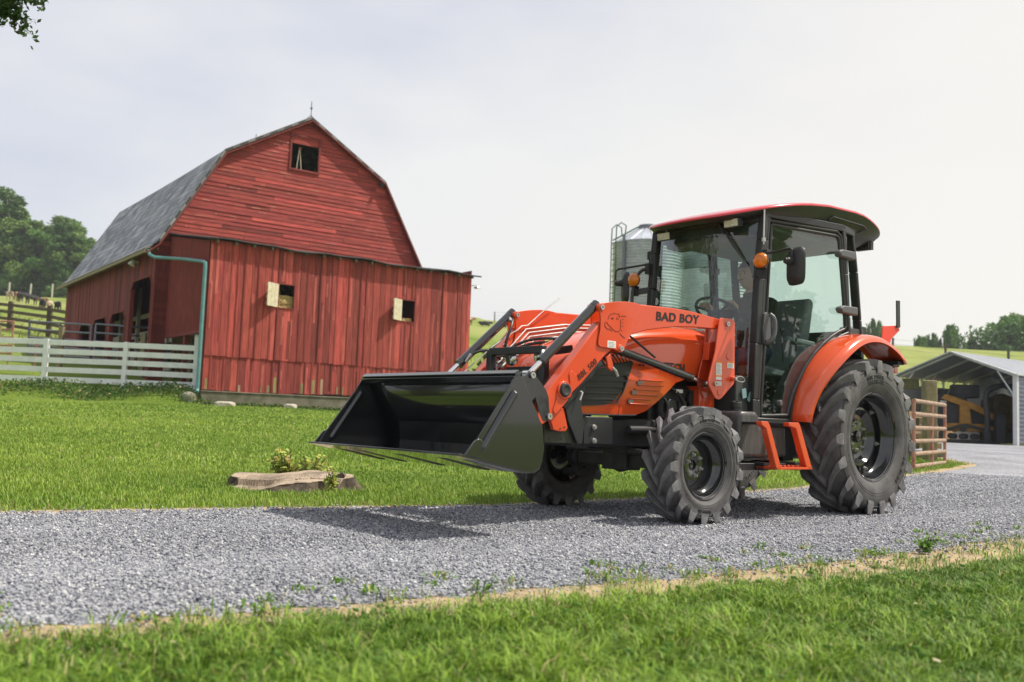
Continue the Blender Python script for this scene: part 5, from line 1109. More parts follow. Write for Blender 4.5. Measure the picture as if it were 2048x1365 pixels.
# steps
for s_ in (1, -1):
    mb = MB()
    for L_ in ([(1.50, .715), (1.425, .715), (1.40, .69), (1.262, .40), (1.258, .378), (1.30, .378), (1.315, .385), (1.445, .665), (1.50, .69)], [(1.165, .715), (1.04, .718), (1.02, .70), (.868, .405), (.845, .374), (.90, .374), (.935, .40), (1.075, .675), (1.165, .69)]):
        L2 = [(x-.0, z_) for x, z_ in L_]; mb.prism(L2, s_*.765, s_*.815)
    st = P(mb, 'cab_step', m_orange, bev=.004)
    mb = MB(); mb.bb(.86, 1.30, s_*.63, s_*.815, .374, .392)
    for i in range(8):
        for j in range(3): mb.cyl((.90+.05*i, s_*(.67+.05*j), .392), (.90+.05*i, s_*(.67+.05*j), .400), .010, 8)
    P(mb, 'step_tread', m_orange, st, bev=.002)
    for q_ in ((1.38, 1.48, .55, .77, .69, .71), (1.04, 1.14, .55, .77, .69, .71), (.84, .9, .3, .7, .36, .42), (1.24, 1.30, .3, .7, .36, .42)): mb = MB(); mb.bb(q_[0], q_[1], s_*q_[2], s_*q_[3], q_[4], q_[5]); P(mb, 'step_mount', m_black, st, bev=.004)
# tanks under the cab on the near side
tk = MB(); tk.prism([(1.50, .765), (1.47, .785), (1.30, .785), (1.262, .76), (1.255, .68), (1.195, .665), (1.18, .64), (1.18, .47), (1.21, .447), (1.46, .452), (1.50, .48)], .40, .63); tank = P(tk, 'fuel_tank', m_tanks, bev=.035, seg=4)
mb = MB(); mb.cyl((1.40, .52, .77), (1.40, .52, .815), .036, 20); mb.cyl((1.40, .52, .81), (1.40, .52, .85), .042, 20)
for i in range(6): a = i*PI/3; mb.bar((1.40, .52, .853), (1.40+.04*math.cos(a), .52+.04*math.sin(a), .853), .008, .012)
P(mb, 'filler_cap', m_blackpl, tank, bev=.003)
mb = MB(); mb.prism([(1.10, .70), (.80, .70), (.78, .45), (1.10, .44)], .30, .55); P(mb, 'side_tank', m_tanks, bev=.03, seg=3)
mb = MB(); mb.bb(.45, 1.6, .28, .62, .36, .41); mb.bar((1.5, .6, .44), (1.1, .62, .44), .02, .02); mb.bb(.62, .76, .3, .5, .42, .7); mb.cyl((.69, .45, .45), (.69, .45, .66), .05, 16); mb.tube([(.8, .4, .6), (.7, .5, .68), (.55, .45, .7)], .015, 8, smooth=2); P(mb, 'under_frame', m_black, bev=.006)
mb = MB(); mb.bb(.40, 1.6, -.62, -.28, .36, .70); P(mb, 'battery_box', m_black, bev=.02)
mb = MB(); mb.bb(1.22, 1.38, .22, .50, .72, 1.05); P(mb, 'side_panel', m_int, bev=.01)
mb = MB(); mb.box((1.30, .515, .92), (.05, .008, .07), ry=.2); mb.box((1.235, .52, .90), (.03, .008, .08), ry=-.5); P(mb, 'latch', M('pale_blue_plastic', (.18, .30, .32), .5))
# mirrors, marker lamps
for s_ in (1, -1):
    mb = MB()
    if s_ > 0: arm_ = [(1.16, .56, 1.985), (1.15, .62, 1.99), (1.16, .80, 2.0), (1.16, .82, 1.99), (1.16, .82, 1.90)]; mp_ = (1.12, .83, 1.87); 
    else: arm_ = [(1.13, -.56, 2.10), (1.13, -.60, 2.10), (1.13, -.60, 2.03), (1.27, -.83, 1.99), (1.28, -.85, 1.97), (1.28, -.85, 1.86)]; mp_ = (1.235, -.765, 1.83)
    mb.tube(arm_, .010, 8); mb.bb(1.10, 1.16, s_*.535, s_*.60, arm_[0][2]-.035, arm_[0][2]+.035); 
    ma = P(mb, 'mirror_arm', m_black, bev=.002)
    # rounded housing facing backwards, in a plane turned a little
    mt = Matrix.Rotation(R(-24) if s_ > 0 else R(-38), 4, 'Z'); pts = []
    W_, H_ = (.102, .140) if s_ > 0 else (.085, .130)
    for i in range(28):
        a = 2*PI*i/28; ca, sa = math.cos(a), math.sin(a); pts.append((W_*math.copysign(abs(ca)**.42, ca), H_*math.copysign(abs(sa)**.45, sa)))
    rows = []
    for k, (sx, dx) in enumerate(((.55, .035), (.85, .028), (1.0, .010), (1.0, -.012), (.93, -.016))):
        rows.append([tuple(Vector(mp_)+mt @ Vector((dx, y*sx, z_*sx))) for y, z_ in pts])
    mb = MB(); mb.grid([r_+r_[:1] for r_ in rows]); mb.add(rows[0], [tuple(range(28))]); hs = P(mb, 'mirror_housing', m_blackpl, ma, ang=50)
    mb = MB(); mb.add([tuple(Vector(q)+mt @ Vector((-.0005, 0, 0))) for q in rows[-1]], [tuple(range(28))]); P(mb, 'mirror_glass', m_chrome, ma, smooth=False)
    mb = MB(); mb.cyl(Vector(mp_)+mt @ Vector((.03, 0, .035)), Vector(mp_)+mt @ Vector((.085, 0, .035)), .028, 18); mb.cyl(Vector(mp_)+mt @ Vector((.082, 0, .035)), Vector(mp_)+mt @ Vector((.10, 0, .035)), .022, 18); P(mb, 'mirror_knuckle', m_blackpl, ma, bev=.004)
    # amber lamp
    c = Vector((1.285, s_*.60, 1.885)) if s_ > 0 else Vector((1.29, -.655, 1.865)); c = Vector((1.262, .62, 1.915)) if s_ > 0 else Vector((1.28, -.635, 1.878))
    mb = MB(); mb.lathe([(.0, .042), (.035, .037), (.054, .022), (.060, .002), (.060, 0)], c, 'x', 28); mb.lathe([(.0, -.036), (.035, -.033), (.053, -.022), (.058, -.006), (.058, -.004)], c, 'x', 28); al_ = P(mb, 'marker_lamp', m_amber)
    mb = MB(); mb.lathe([(.058, -.006), (.063, -.005), (.063, .002), (.058, .003)], c, 'x', 28); mb.bb(c[0]-.03, c[0]+.02, c[1]-.04, c[1]+.04, c[2]-.06, c[2]-.055); mb.bb(c[0]-.03, c[0]-.024, c[1]-.04, c[1]+.035, c[2]-.135, c[2]-.055); mb.bar((c[0]-.03, c[1], c[2]-.1), (1.17, s_*.54, c[2]-.08), .03, .05); P(mb, 'lamp_mount', m_black, al_, bev=.002)
mb = MB(); mb.tube([(1.20, -.55, 1.98), (1.24, -.60, 1.96), (1.28, -.64, 1.86), (1.30, -.64, 1.62), (1.30, -.62, 1.45)], .015, 8, smooth=2); mb.bb(1.16, 1.22, -.57, -.53, 1.93, 2.02); P(mb, 'grab_rail', m_black)
mb = MB(); mb.tube([(1.155, .565, 2.06), (1.15, .565, 2.33)], .007, 8); mb.cyl((1.155, .565, 2.08), (1.155, .565, 2.11), .016, 10); P(mb, 'antenna_rod', m_zinc)
mb = MB(); mb.tube([(1.225, .24, 2.225), (1.255, .33, 2.12), (1.255, .42, 1.99)], .007, 8); mb.tube([(1.225, .20, 2.26), (1.24, .26, 2.17)], .012, 8); 
mb.tube([(1.262, .29, 2.16), (1.262, .37, 2.05), (1.245, .46, 1.93)], .006, 6); P(mb, 'wiper', m_blackpl)
# ---- driver
def driver():
    bm = bmesh.new(); sk = bm.verts.layers.skin.verify(); V = {}
    def j(n, p, r, root=False):
        v = bm.verts.new(p); v[sk].radius = r if isinstance(r, tuple) else (r, r); v[sk].use_root = root; V[n] = v
    j('pel', (.18, -.12, 1.26), (.16, .13), True); j('wst', (.18, -.12, 1.38), (.145, .11)); j('chest', (.20, -.12, 1.58), (.175, .12)); j('sh', (.22, -.12, 1.70), (.15, .095)); j('nk', (.235, -.12, 1.78), .062); j('hd', (.262, -.12, 1.86), .062)
    for s_, n in ((1, 'l'), (-1, 'r')):
        j(n+'s', (.22, -.12+s_*.19, 1.70), .068); j(n+'e', (.42, -.12+s_*.25, 1.50), .050); j(n+'w', (.71, -.07+s_*.13 if s_ > 0 else -.19, 1.61), .033)
        j(n+'h', (.22, -.12+s_*.10, 1.22), .09); j(n+'k', (.66, -.12+s_*.14, 1.24), .068); j(n+'a', (.92, -.12+s_*.14, .82), .045); j(n+'t', (1.06, -.12+s_*.14, .79), .038)
    E_ = [('pel', 'wst'), ('wst', 'chest'), ('chest', 'sh'), ('sh', 'nk'), ('nk', 'hd')]
    for n in 'lr': E_ += [('sh', n+'s'), (n+'s', n+'e'), (n+'e', n+'w'), ('pel', n+'h'), (n+'h', n+'k'), (n+'k', n+'a'), (n+'a', n+'t')]
    for a, b in E_: bm.edges.new((V[a], V[b]))
    me = bpy.data.meshes.new('sk'); bm.to_mesh(me); bm.free(); o = bpy.data.objects.new('sk', me); COL.objects.link(o)
    o.modifiers.new('s', 'SKIN'); q = o.modifiers.new('u', 'SUBSURF'); q.levels = q.render_levels = 1
    dg = bpy.context.evaluated_depsgraph_get(); body = bpy.data.meshes.new_from_object(o.evaluated_get(dg)); bpy.data.objects.remove(o)
    mb = MB(); mb.add([v.co for v in body.vertices], [tuple(p.vertices) for p in body.polygons])
    # head
    hc = Vector((.30, -.12, 1.955)); rows = []; nu, nv = 32, 24
    for i in range(nv+1):
        ph = PI*i/nv; row = []
        for k in range(nu):
            th = 2*PI*k/nu; x, y, z_ = math.sin(ph)*math.cos(th), math.sin(ph)*math.sin(th), math.cos(ph)
            X_ = x*.098; Y_ = y*.076; Z_ = z_*.122
            if z_ < -.2: Y_ *= 1-.30*(-z_-.2); X_ *= 1-.06*(-z_-.2)
            if x > 0 and z_ < .1: X_ += .004
            # brow, sockets, nose, lips, chin
            g = lambda cy, cz, sy, sz: math.exp(-((Y_-cy)/sy)**2-((Z_-cz)/sz)**2) if x > 0 else 0
            X_ += .006*g(0, .028, .045, .010)-.010*(g(.030, .008, .014, .011)+g(-.030, .008, .014, .011))+.024*g(0, -.020, .010, .014)+.014*g(0, .000, .008, .016)+.007*g(0, -.055, .020, .006)+.006*g(0, -.068, .018, .006)-.004*g(0, -.062, .024, .003)+.010*g(0, -.098, .020, .016)
            row.append((hc.x+X_, hc.y+Y_, hc.z+Z_))
        rows.append(row)
    mb.grid([r_+r_[:1] for r_ in rows])
    for s_ in (1, -1): mb.lathe([(.0, -.006), (.018, -.005), (.026, 0), (.018, .006), (0, .004)], (hc.x-.005, hc.y+s_*.080, hc.z-.002), 'y', 14)
    # hands: palm and five curled fingers closing on the rim
    for s_, wpt in ((1, Vector((.71, .06, 1.61))), (-1, Vector((.71, -.19, 1.61)))):
        rim = Vector((.775, .0, 1.665)); c = wpt+Vector((.035, 0, .025)); mb.box(c, (.085, .075, .034), ry=-.5)
        for f_ in range(4):
            y = wpt.y-.030+.020*f_; ln = [.9, 1.02, 1.0, .82][f_]
            p0 = Vector((wpt.x+.065, y, wpt.z+.045)); mb.tube([p0, p0+Vector((.028*ln, 0, .012)), p0+Vector((.046*ln, 0, -.008)), p0+Vector((.042*ln, 0, -.030)), p0+Vector((.024*ln, 0, -.040))], .0088, 8, smooth=1)
        ty = wpt.y-s_*.04; mb.tube([Vector((wpt.x+.02, ty, wpt.z+.005)), Vector((wpt.x+.05, ty-s_*.012, wpt.z-.005)), Vector((wpt.x+.075, ty-s_*.004, wpt.z+.0))], .0105, 8, smooth=1)
    me = bpy.data.meshes.new('person'); me.from_pydata([tuple(v) for v in mb.v], [], mb.f); o = bpy.data.objects.new('person', me); COL.objects.link(o)
    q = o.modifiers.new('r', 'REMESH'); q.mode = 'VOXEL'; q.voxel_size = .0062; q = o.modifiers.new('sm', 'SMOOTH'); q.iterations = 2; q.factor = .5
    dg = bpy.context.evaluated_depsgraph_get(); me2 = bpy.data.meshes.new_from_object(o.evaluated_get(dg)); bpy.data.objects.remove(o); me2.name = 'person'
    ms_ = [M('skin', (.50, .27, .18), .55, var=.15, vs=20), M('dark_shirt', (.035, .033, .028), .9, var=.4, vs=9, bump=.3, bs=60), M('blue_jeans', (.05, .07, .13), .9), M('boots', (.05, .03, .02), .8)]
    for m_ in ms_: me2.materials.append(m_)
    idx = []
    for p in me2.polygons:
        c = p.center; i = 1
        if c.z > 1.80 or c.x > .715 and c.z > 1.5: i = 0
        elif c.z < 1.33 or (c.x > .4 and c.z < 1.42 and abs(c.y+.12) < .24 and c.z < 1.33): i = 2
        if c.z < .86: i = 3
        idx.append(i)
    me2.polygons.foreach_set('material_index', idx); me2.polygons.foreach_set('use_smooth', [True]*len(idx))
    o = bpy.data.objects.new('person', me2); COL.objects.link(o)
    o.matrix_world = TX @ Matrix.Translation((.10, 0, .025)); tag(o, 'man in dark shirt sitting in the tractor cab, hands on the steering wheel', 'person')
    # hair
    hr = MB(); rows = []
    for i in range(13):
        ph = PI*.60*i/12; row = []
        for k in range(32):
            th = 2*PI*k/32; x, y, z_ = math.sin(ph)*math.cos(th), math.sin(ph)*math.sin(th), math.cos(ph)
            lim = 1.0
            if x > .45: zl = .056
            else: zl = -.045
            Z_ = max(z_*.128, zl-.0) if z_*.128 < zl else z_*.128
            k_ = 1.0 if z_*.128 >= zl else .93
            row.append((hc.x-.004+x*.103*k_+rnd.uniform(-.002, .002), hc.y+y*.081*k_+rnd.uniform(-.002, .002), hc.z+.004+Z_))
        rows.append(row)
    hr.grid([r_+r_[:1] for r_ in rows]); h = hr.build('hair', M('brown_hair', (.09, .06, .04), .8, bump=.8, bs=150), o, ang=80)
    cl = MB(); cl.lathe([(.058, 0), (.070, .0), (.066, .035), (.058, .035)], (.245, -.12, 1.77), 'z', 20); cl.build('collar', ms_[1], o)
    ey = MB()
    for s_ in (1, -1): ey.lathe([(0, .0), (.006, -.002), (.009, -.006)], (hc.x+.090, hc.y+s_*.030, hc.z+.006), 'x', 10); ey.bar((hc.x+.094, hc.y+s_*.018, hc.z+.024), (hc.x+.090, hc.y+s_*.046, hc.z+.022), .006, .006)
    ey.bar((hc.x+.098, hc.y-.022, hc.z-.050), (hc.x+.098, hc.y+.022, hc.z-.050), .008, .008)
    ey.build('facial_features', M('dark_facial_hair', (.05, .03, .02), .8), o)
driver()
# ------------------------------------------------------------------ trees
m_leafs = [M('tree_leaves', (1, 1, 1), .65, attr=True, trans=.30, spec=.3), ]
m_bark = M('bark', (.11, .085, .06), .95, var=.5, vs=14, stretch=(3, 3, 1), bump=.8, bs=30)
def limb(mb, a, b, r0, r1, r_, k=5, wob=.12):
    a = Vector(a); b = Vector(b); L_ = (b-a).length; pts = []; rs = []
    for i in range(k+1):
        t = i/k; p = a.lerp(b, t)
        if 0 < i < k: p += Vector((r_.uniform(-1, 1), r_.uniform(-1, 1), r_.uniform(-.4, .4)))*L_*wob*.5
        pts.append(p); rs.append(r0+(r1-r0)*t)
    mb.tube(pts, r0, 7, rs=rs); return pts
def tree_parts(seed, H, Rw, nclump, nleaf, leaf, cols, trunk_h=.35, top=1.0, base=.22, rnd_=False):
    """returns (trunk MB, crown mesh): clumps of small leaf faces at the ends of limbs"""
    r_ = random.Random(seed); g = np.random.default_rng(seed); tm = MB(); tp = limb(tm, (0, 0, -.3), (r_.uniform(-.04, .04)*H, r_.uniform(-.04, .04)*H, H*.72), H*.028, H*.008, r_, 7, .04)
    cl = []
    for i in range(nclump):
        t = (i+.5)/nclump; z_ = H*(base+(1-base)*t); prof = max(.08, (1-t**2.2))*(.55+.45*min(1, t*4))
        prof = math.sqrt(max(.04, 1-(1.9*t-.9)**2)) if rnd_ else prof; rad = Rw*prof*r_.uniform(.35, 1.0); a = i*2.399+r_.uniform(-.5, .5); c = Vector((rad*math.cos(a), rad*math.sin(a), z_+r_.uniform(-.04, .04)*H)); s_ = Rw*r_.uniform(.22, .40)*(1.2-.62*t)
        cl.append((c, s_))
        if i % 2 == 0: s0 = tp[min(len(tp)-1, 1+int(t*5))]; limb(tm, s0, c, H*.010, H*.003, r_, 4)
    per = nleaf//nclump; V = []; C = []
    for c, s_ in cl:
        n = int(per*r_.uniform(.7, 1.3)); d = g.normal(size=(n, 3)); d /= np.linalg.norm(d, axis=1)[:, None]; rr = s_*g.uniform(.35, 1.0, n)**.6*(1+.25*np.sin(d[:, 0]*5+d[:, 2]*4+s_))
        p = np.array(c)+d*rr[:, None]*np.array([1, 1, 1.05]); u = g.normal(size=(n, 3)); u[:, 2] *= .6; u /= np.linalg.norm(u, axis=1)[:, None]; w2 = np.cross(u, g.normal(size=(n, 3))); w2 /= np.linalg.norm(w2, axis=1)[:, None]
        l = leaf*g.uniform(.6, 1.4, n)[:, None]; V.append(np.stack([p-u*l, p+w2*l*.55, p+u*l, p-w2*l*.55], 1))
        cc = np.array(cols[r_.randrange(len(cols))])*r_.uniform(.85, 1.15); C.append(np.repeat((cc[None]*g.uniform(.7, 1.3, (n, 1)))[:, None, :], 4, 1))
    V = np.concatenate(V).reshape(-1, 3); C = np.concatenate(C).reshape(-1, 3); n = len(V)//4
    me = bpy.data.meshes.new('crown'); me.vertices.add(len(V)); me.vertices.foreach_set('co', V.ravel().astype(np.float32)); me.loops.add(len(V)); me.loops.foreach_set('vertex_index', np.arange(len(V), dtype=np.int32)); me.polygons.add(n); me.polygons.foreach_set('loop_start', np.arange(0, len(V), 4, dtype=np.int32)); me.update(calc_edges=True)
    at = me.color_attributes.new('Col', 'FLOAT_COLOR', 'POINT'); at.data.foreach_set('color', np.concatenate([C, np.ones((len(C), 1))], 1).ravel().astype(np.float32)); me.materials.append(m_leafs[0])
    return tm, me
def tree(name, loc, label, group=None, rz=0, **k):
    tm, me = tree_parts(**k); root = thing(name, loc, rz, label, 'tree', group); tm.build('trunk', m_bark, root); c = bpy.data.objects.new('crown', me); COL.objects.link(c); c.parent = root; return root
GREENS = [(.10, .20, .05), (.13, .24, .06), (.075, .155, .042), (.18, .29, .08)]
wood = [tree('broadleaf_tree', (-61, 163, gzf(-61, 163)), '', 'trees at the wood edge behind the pasture', seed=s_, H=22, Rw=7.0, nclump=75, nleaf=34000, leaf=.27, cols=GREENS, base=.04, rnd_=True) for s_ in (21,)]
wood += [tree('broadleaf_tree', (-70, 166, gzf(-70, 166)), '', 'trees at the wood edge behind the pasture', seed=s_, H=23, Rw=6.2, nclump=62, nleaf=30000, leaf=.27, cols=GREENS[:3]+[(.19, .29, .08)], base=.04, rnd_=True) for s_ in (22, 23)]
spots = [(-95, 162, .84), (-88.0, 160, .86), (-82.8, 161, .73), (-78.8, 165, .68), (-75.2, 160, .63), (-71.8, 161, .47), (-69.2, 163, .38), (-91, 168, .86), (-80.6, 168, .76), (-102, 165, .86), (-109, 168, .86), (-73.6, 171, .66)]
WL = ['tallest broadleaf tree at the left edge of the photo', 'broadleaf tree partly cut by the left frame edge', 'broadleaf tree just right of the tallest one at the wood edge', 'broadleaf tree in the dip of the treeline on the left', 'rounded broadleaf tree in the middle of the left treeline', 'bushy broadleaf tree above the brown rail fence post', 'lower broadleaf tree at the right end of the left treeline', 'broadleaf tree filling the gap behind the left wood edge', 'broadleaf tree behind the middle of the left treeline', 'broadleaf tree at the far left beyond the frame edge', 'outermost broadleaf tree of the left wood', 'small treetop peeking out behind the slate roof edge of the barn']
order = [1, 0, 2, 3, 4, 5, 6, 7, 8, 9, 10, 11]
for i, (x, y, s_) in enumerate(spots):
    lab = ['broadleaf tree cut by the left frame edge', WL[0], WL[2], WL[3], WL[4], WL[5], WL[6], WL[7], WL[8], WL[9], WL[10], WL[11]][i]
    z_ = gzf(x, y)-.3
    if i < 3: o = wood[i]; o.location = (x, y, z_); o['label'] = lab; o.rotation_euler = (0, 0, i*1.7)
    else: o = dup(wood[i % 3], (x, y, z_), i*1.7, lab)
    o.scale = (s_*1.22, s_*1.22, s_*(.93+.09*math.sin(i*2.7)))
bush = [tree('field_tree', (56, 141, 9), '', 'trees on the hill behind the carport', seed=31, H=6.2, Rw=4.4, nclump=34, nleaf=9000, leaf=.26, cols=GREENS, base=.10, rnd_=True), tree('field_tree', (64, 140, 9), '', 'trees on the hill behind the carport', seed=33, H=6.5, Rw=4.2, nclump=28, nleaf=7000, leaf=.26, cols=GREENS[:3], base=.12, rnd_=True)]
bs_ = [(74.6, 140, 1.30, 1.50, 0, 'large dense round tree at the right frame edge behind the carport'), (70.2, 143, .62, .95, 1, 'bushy tree hugging the left flank of the large round one above the carport roof'), (63.9, 138, .42, 1.22, 0, 'slim airy tree above the carport ridge'), (67.2, 139, .55, .62, 1, 'low round bush between the slim airy tree and the large round one'), (59.1, 137, .34, .92, 0, 'small flat topped tree beside a fence post on the hill crest'), (54.4, 142, .42, 1.30, 1, 'tree rising just right of the cab rear window on the hill'), (83.5, 142, 1.25, 1.3, 1, 'broad tree beyond the right frame edge on the hill'), (61.4, 139, .38, .98, 1, 'slim tree touching the left side of the airy one above the carport ridge')]
for i, (x, y, s_, sz_, k, lab) in enumerate(bs_):
    z_ = gzf(x, y)-.2
    if i < 2: o = bush[i]; o.location = (x, y, z_); o['label'] = lab
    else: o = dup(bush[k], (x, y, z_), i*1.3, lab)
    o.scale = (s_, s_, sz_)
o = dup(bush[1], (1.4, 128, gzf(1.4, 128)-.2), 2, 'small tree on the horizon just right of the barn corner', (.5, .5, .5))
# big maple left of the frame: one bough hangs into the top left corner
near = tree('maple_tree', (-10.6, 8.6, gzf(-10.6, 8.6)), 'leafy bough of a big tree hanging into the top left corner', seed=41, H=10.5, Rw=4.6, nclump=44, nleaf=30000, leaf=.075, cols=[(.05, .10, .02), (.04, .085, .02), (.07, .13, .03)], base=.30)
def bough():
    r_ = random.Random(9); g = np.random.default_rng(5); mb = MB(); V = []; C = []
    start = Vector((-9.4, 8.8, 4.9)); ends = [Vector((-5.15, 9.0, 4.62)), Vector((-5.0, 9.1, 4.78)), Vector((-5.25, 8.9, 4.42)), Vector((-5.5, 9.2, 4.7)), Vector((-5.6, 8.8, 4.45)), Vector((-5.35, 9.4, 4.95)), Vector((-5.15, 8.9, 4.52)), Vector((-5.3, 9.1, 4.6)), Vector((-4.95, 9.0, 4.9))]
    for e in ends:
        pts = limb(mb, start, e, .05, .008, r_, 7, .08)
        for p in pts[3:]:
            for q in range(7):
                tip = p+Vector((r_.uniform(-.30, .32), r_.uniform(-.3, .3), r_.uniform(-.30, .12))); mb.tube([p, tip], .004, 4)
                n = 62; t = g.uniform(.2, 1.05, (n, 1)); c = np.array(p)*(1-t)+np.array(tip)*t+g.normal(size=(n, 3))*.045; u = g.normal(size=(n, 3)); u[:, 2] -= .8; u /= np.linalg.norm(u, axis=1)[:, None]; w2 = np.cross(u, g.normal(size=(n, 3))); w2 /= np.linalg.norm(w2, axis=1)[:, None]; l = .036*g.uniform(.6, 1.3, (n, 1))
                V.append(np.stack([c-u*l, c+w2*l*.5, c+u*l, c-w2*l*.5], 1)); C.append(np.repeat((np.array([.05, .10, .022])[None]*g.uniform(.6, 1.4, (n, 1)))[:, None, :], 4, 1))
    V = np.concatenate(V).reshape(-1, 3); C = np.concatenate(C).reshape(-1, 3); n = len(V)//4
    m2 = MB(); m2.v = [tuple(v) for v in V]; m2.f = [tuple(range(4*i, 4*i+4)) for i in range(n)]; m2.c = [tuple(C[4*i]) for i in range(n)]; m2.mi = [0]*n
    inv = near.matrix_world.inverted() if False else Matrix.Translation(-Vector(near.location))
    a = m2.build('bough_leaves', m_leafs[0], near, smooth=False); b = mb.build('bough', m_bark, near)
    for o in (a, b): o.location = tuple(-Vector(near.location))
bough()
# tree off to the right that the door glass mirrors
t2 = tree('roadside_tree', (21, 4.35, 0), 'dark conifer like tree mirrored in the cab door glass', seed=51, H=6.4, Rw=1.15, nclump=30, nleaf=9000, leaf=.09, cols=GREENS[:3], base=.12)
# ------------------------------------------------------------------ silos
m_galv = M('galvanised_sheet', (.62, .65, .70), .42, metal=.55, var=.25, vs=2, bump=.1, bs=10)
m_galvd = M('galvanised_dark', (.16, .17, .19), .5, metal=.6)
def silo(name, x, y, rad, z_top, z_peak, label, ladder=False):
    z0 = gzf(x, y)-.2; root = thing(name, (x, y, z0), 0, label, 'silo', 'corrugated silos behind the tractor'); h = z_top-z0; prof = []
    k = int(h/.043)
    for i in range(k+1): zz = h*i/k; prof.append((rad+.050*math.sin(i*PI/2), zz))
    mb = MB(); mb.lathe(prof, (0, 0, 0), 'z', 56); mb.build('wall', m_galv, root, ang=89)
    mb = MB(); mb.lathe([(rad+.06, h-.02), (rad+.06, h+.02), (rad*.30, h+(z_peak-z_top)*.85), (rad*.30, h+(z_peak-z_top)*.86)], (0, 0, 0), 'z', 40)
    for i in range(20):
        a = 2*PI*i/20; mb.bar(((rad+.05)*math.cos(a), (rad+.05)*math.sin(a), h+.03), (rad*.3*math.cos(a), rad*.3*math.sin(a), h+(z_peak-z_top)*.88), .04, .05)
    cone = mb.build('roof', m_galv, root); mb = MB(); mb.lathe([(rad*.30, h+(z_peak-z_top)*.8), (rad*.30, h+(z_peak-z_top)*1.0), (rad*.28, h+(z_peak-z_top)*1.1), (0, h+(z_peak-z_top)*1.15)], (0, 0, 0), 'z', 30); mb.build('lid', m_galvd, cone)
    for zz in np.arange(.9, h, .9):
        pass
    if ladder:
        mb = MB(); a0 = math.atan2(-.30, -.95); c = Vector((math.cos(a0), math.sin(a0), 0)); t = Vector((-c.y, c.x, 0))
        for o_ in (-.32, .32):
            b = c*(rad+.16)+t*o_
            mb.tube([b, b+Vector((0, 0, h+.1)), b+Vector((0, 0, h+.85))-c*.02, b+Vector((0, 0, h+1.1))-c*.3, b+Vector((0, 0, h+.95))-c*.6, b*.72+Vector((0, 0, h+.42))], .035, 6, smooth=0)
        for zz in np.arange(.3, h, .32): mb.tube([c*(rad+.16)+t*-.32+Vector((0, 0, zz)), c*(rad+.16)+t*.32+Vector((0, 0, zz))], .022, 5)
        mb.tube([c*(rad+.22)+Vector((0, 0, h+.1)), c*(rad*.35)+Vector((0, 0, h+(z_peak-z_top)*.95))], .04, 6); mb.tube([c*(rad+.22)+t*.3+Vector((0, 0, h+.1)), c*(rad*.35)+t*.3+Vector((0, 0, h+(z_peak-z_top)*.95))], .04, 6)
        mb.build('ladder', M('green_steel', (.05, .12, .09), .5), root)
        mb = MB(); b = Vector((math.cos(a0+.42), math.sin(a0+.42), 0))*(rad+.07); mb.tube([b, b+Vector((0, 0, h+.3))], .09, 10); mb.build('fill_pipe', m_galvd, root)
silo('silo', 7.6, 54, 1.98, 10.95, 12.0, 'corrugated steel silo with caged ladder left of the tractor cab', True)
silo('silo', 11.95, 55.5, 2.2, 10.95, 11.9, 'second corrugated silo seen through the cab glass')
# ------------------------------------------------------------------ carport
m_cw = M('white_steel_trim', (.60, .61, .62), .45, var=.15, vs=6)
m_croof = M('grey_ribbed_roof', (.30, .32, .36), .4, metal=.5, var=.2, vs=2)
m_cin = M('carport_lining', (.34, .34, .33), .7, var=.2, vs=3)
CZ = .5; CY = R(36.2)
cp = thing('carport', (15.9, 30.0, CZ), CY, 'open fronted steel carport with grey ribbed roof at the right edge', 'carport')
# local: x along ridge (away to the right), y across (to the left far eave), z up
cw, ch, cpk, cl_ = 4.0, 2.22, 2.98, 7.5
def ribbed(mb, a, b, c, d, n, amp=.02):
    a, b, c, d = map(Vector, (a, b, c, d)); nn = (b-a).cross(d-a).normalized(); rows = []
    for i in range(n*4+1):
        t = i/(n*4); o_ = nn*(amp*[0, 1, 1, 0][i % 4]); rows.append([a.lerp(b, t)+o_, d.lerp(c, t)+o_])
    mb.grid(rows)
mb = MB(); ribbed(mb, (-.15, -.12, ch-.03), (cl_, -.12, ch-.03), (cl_, cw/2, cpk), (-.15, cw/2, cpk), 30); ribbed(mb, (-.15, cw+.12, ch-.03), (cl_, cw+.12, ch-.03), (cl_, cw/2, cpk), (-.15, cw/2, cpk), 30)
mb.build('roof', m_croof, cp, solid=.004, smooth=False)
mb = MB(); mb.bar((-.17, -.15, ch-.04), (-.17, cw/2, cpk+.0), .03, .11, up=(1, 0, 0)); mb.bar((-.17, cw+.15, ch-.04), (-.17, cw/2, cpk+.0), .03, .11, up=(1, 0, 0)); mb.bar((-.15, -.14, ch-.03), (cl_, -.14, ch-.03), .03, .06); mb.build('roof_trim', m_cw, cp)
for i in range(6):
    x = .02+i*1.45
    mb = MB(); mb.bb(x-.03, x+.03, cw-.03, cw+.03, 0, ch-.05); mb.bb(x-.03, x+.03, -.03, .03, 0, ch-.05)
    mb.bar((x, 0, ch-.06), (x, cw/2, cpk-.06), .06, .06); mb.bar((x, cw, ch-.06), (x, cw/2, cpk-.06), .06, .06); mb.bar((x, .0, ch-.75), (x, .55, ch+.10), .045, .045); mb.bar((x, cw, ch-.75), (x, cw-.55, ch+.10), .045, .045); mb.build('truss', m_galv, cp)
mb = MB(); z = .04; rows = []
for i in range(81): zz = .02+(ch-.06)*i/80; rows.append([(0.04, -.05-.018*math.sin(i*PI/2.5), zz), (cl_, -.05-.018*math.sin(i*PI/2.5), zz)])
mb.grid(rows); mb.build('siding', m_croof, cp, solid=.004); mb = MB(); mb.bb(-.06, .07, -.09, .04, -.1, ch); mb.build('corner_trim', m_cw, cp)
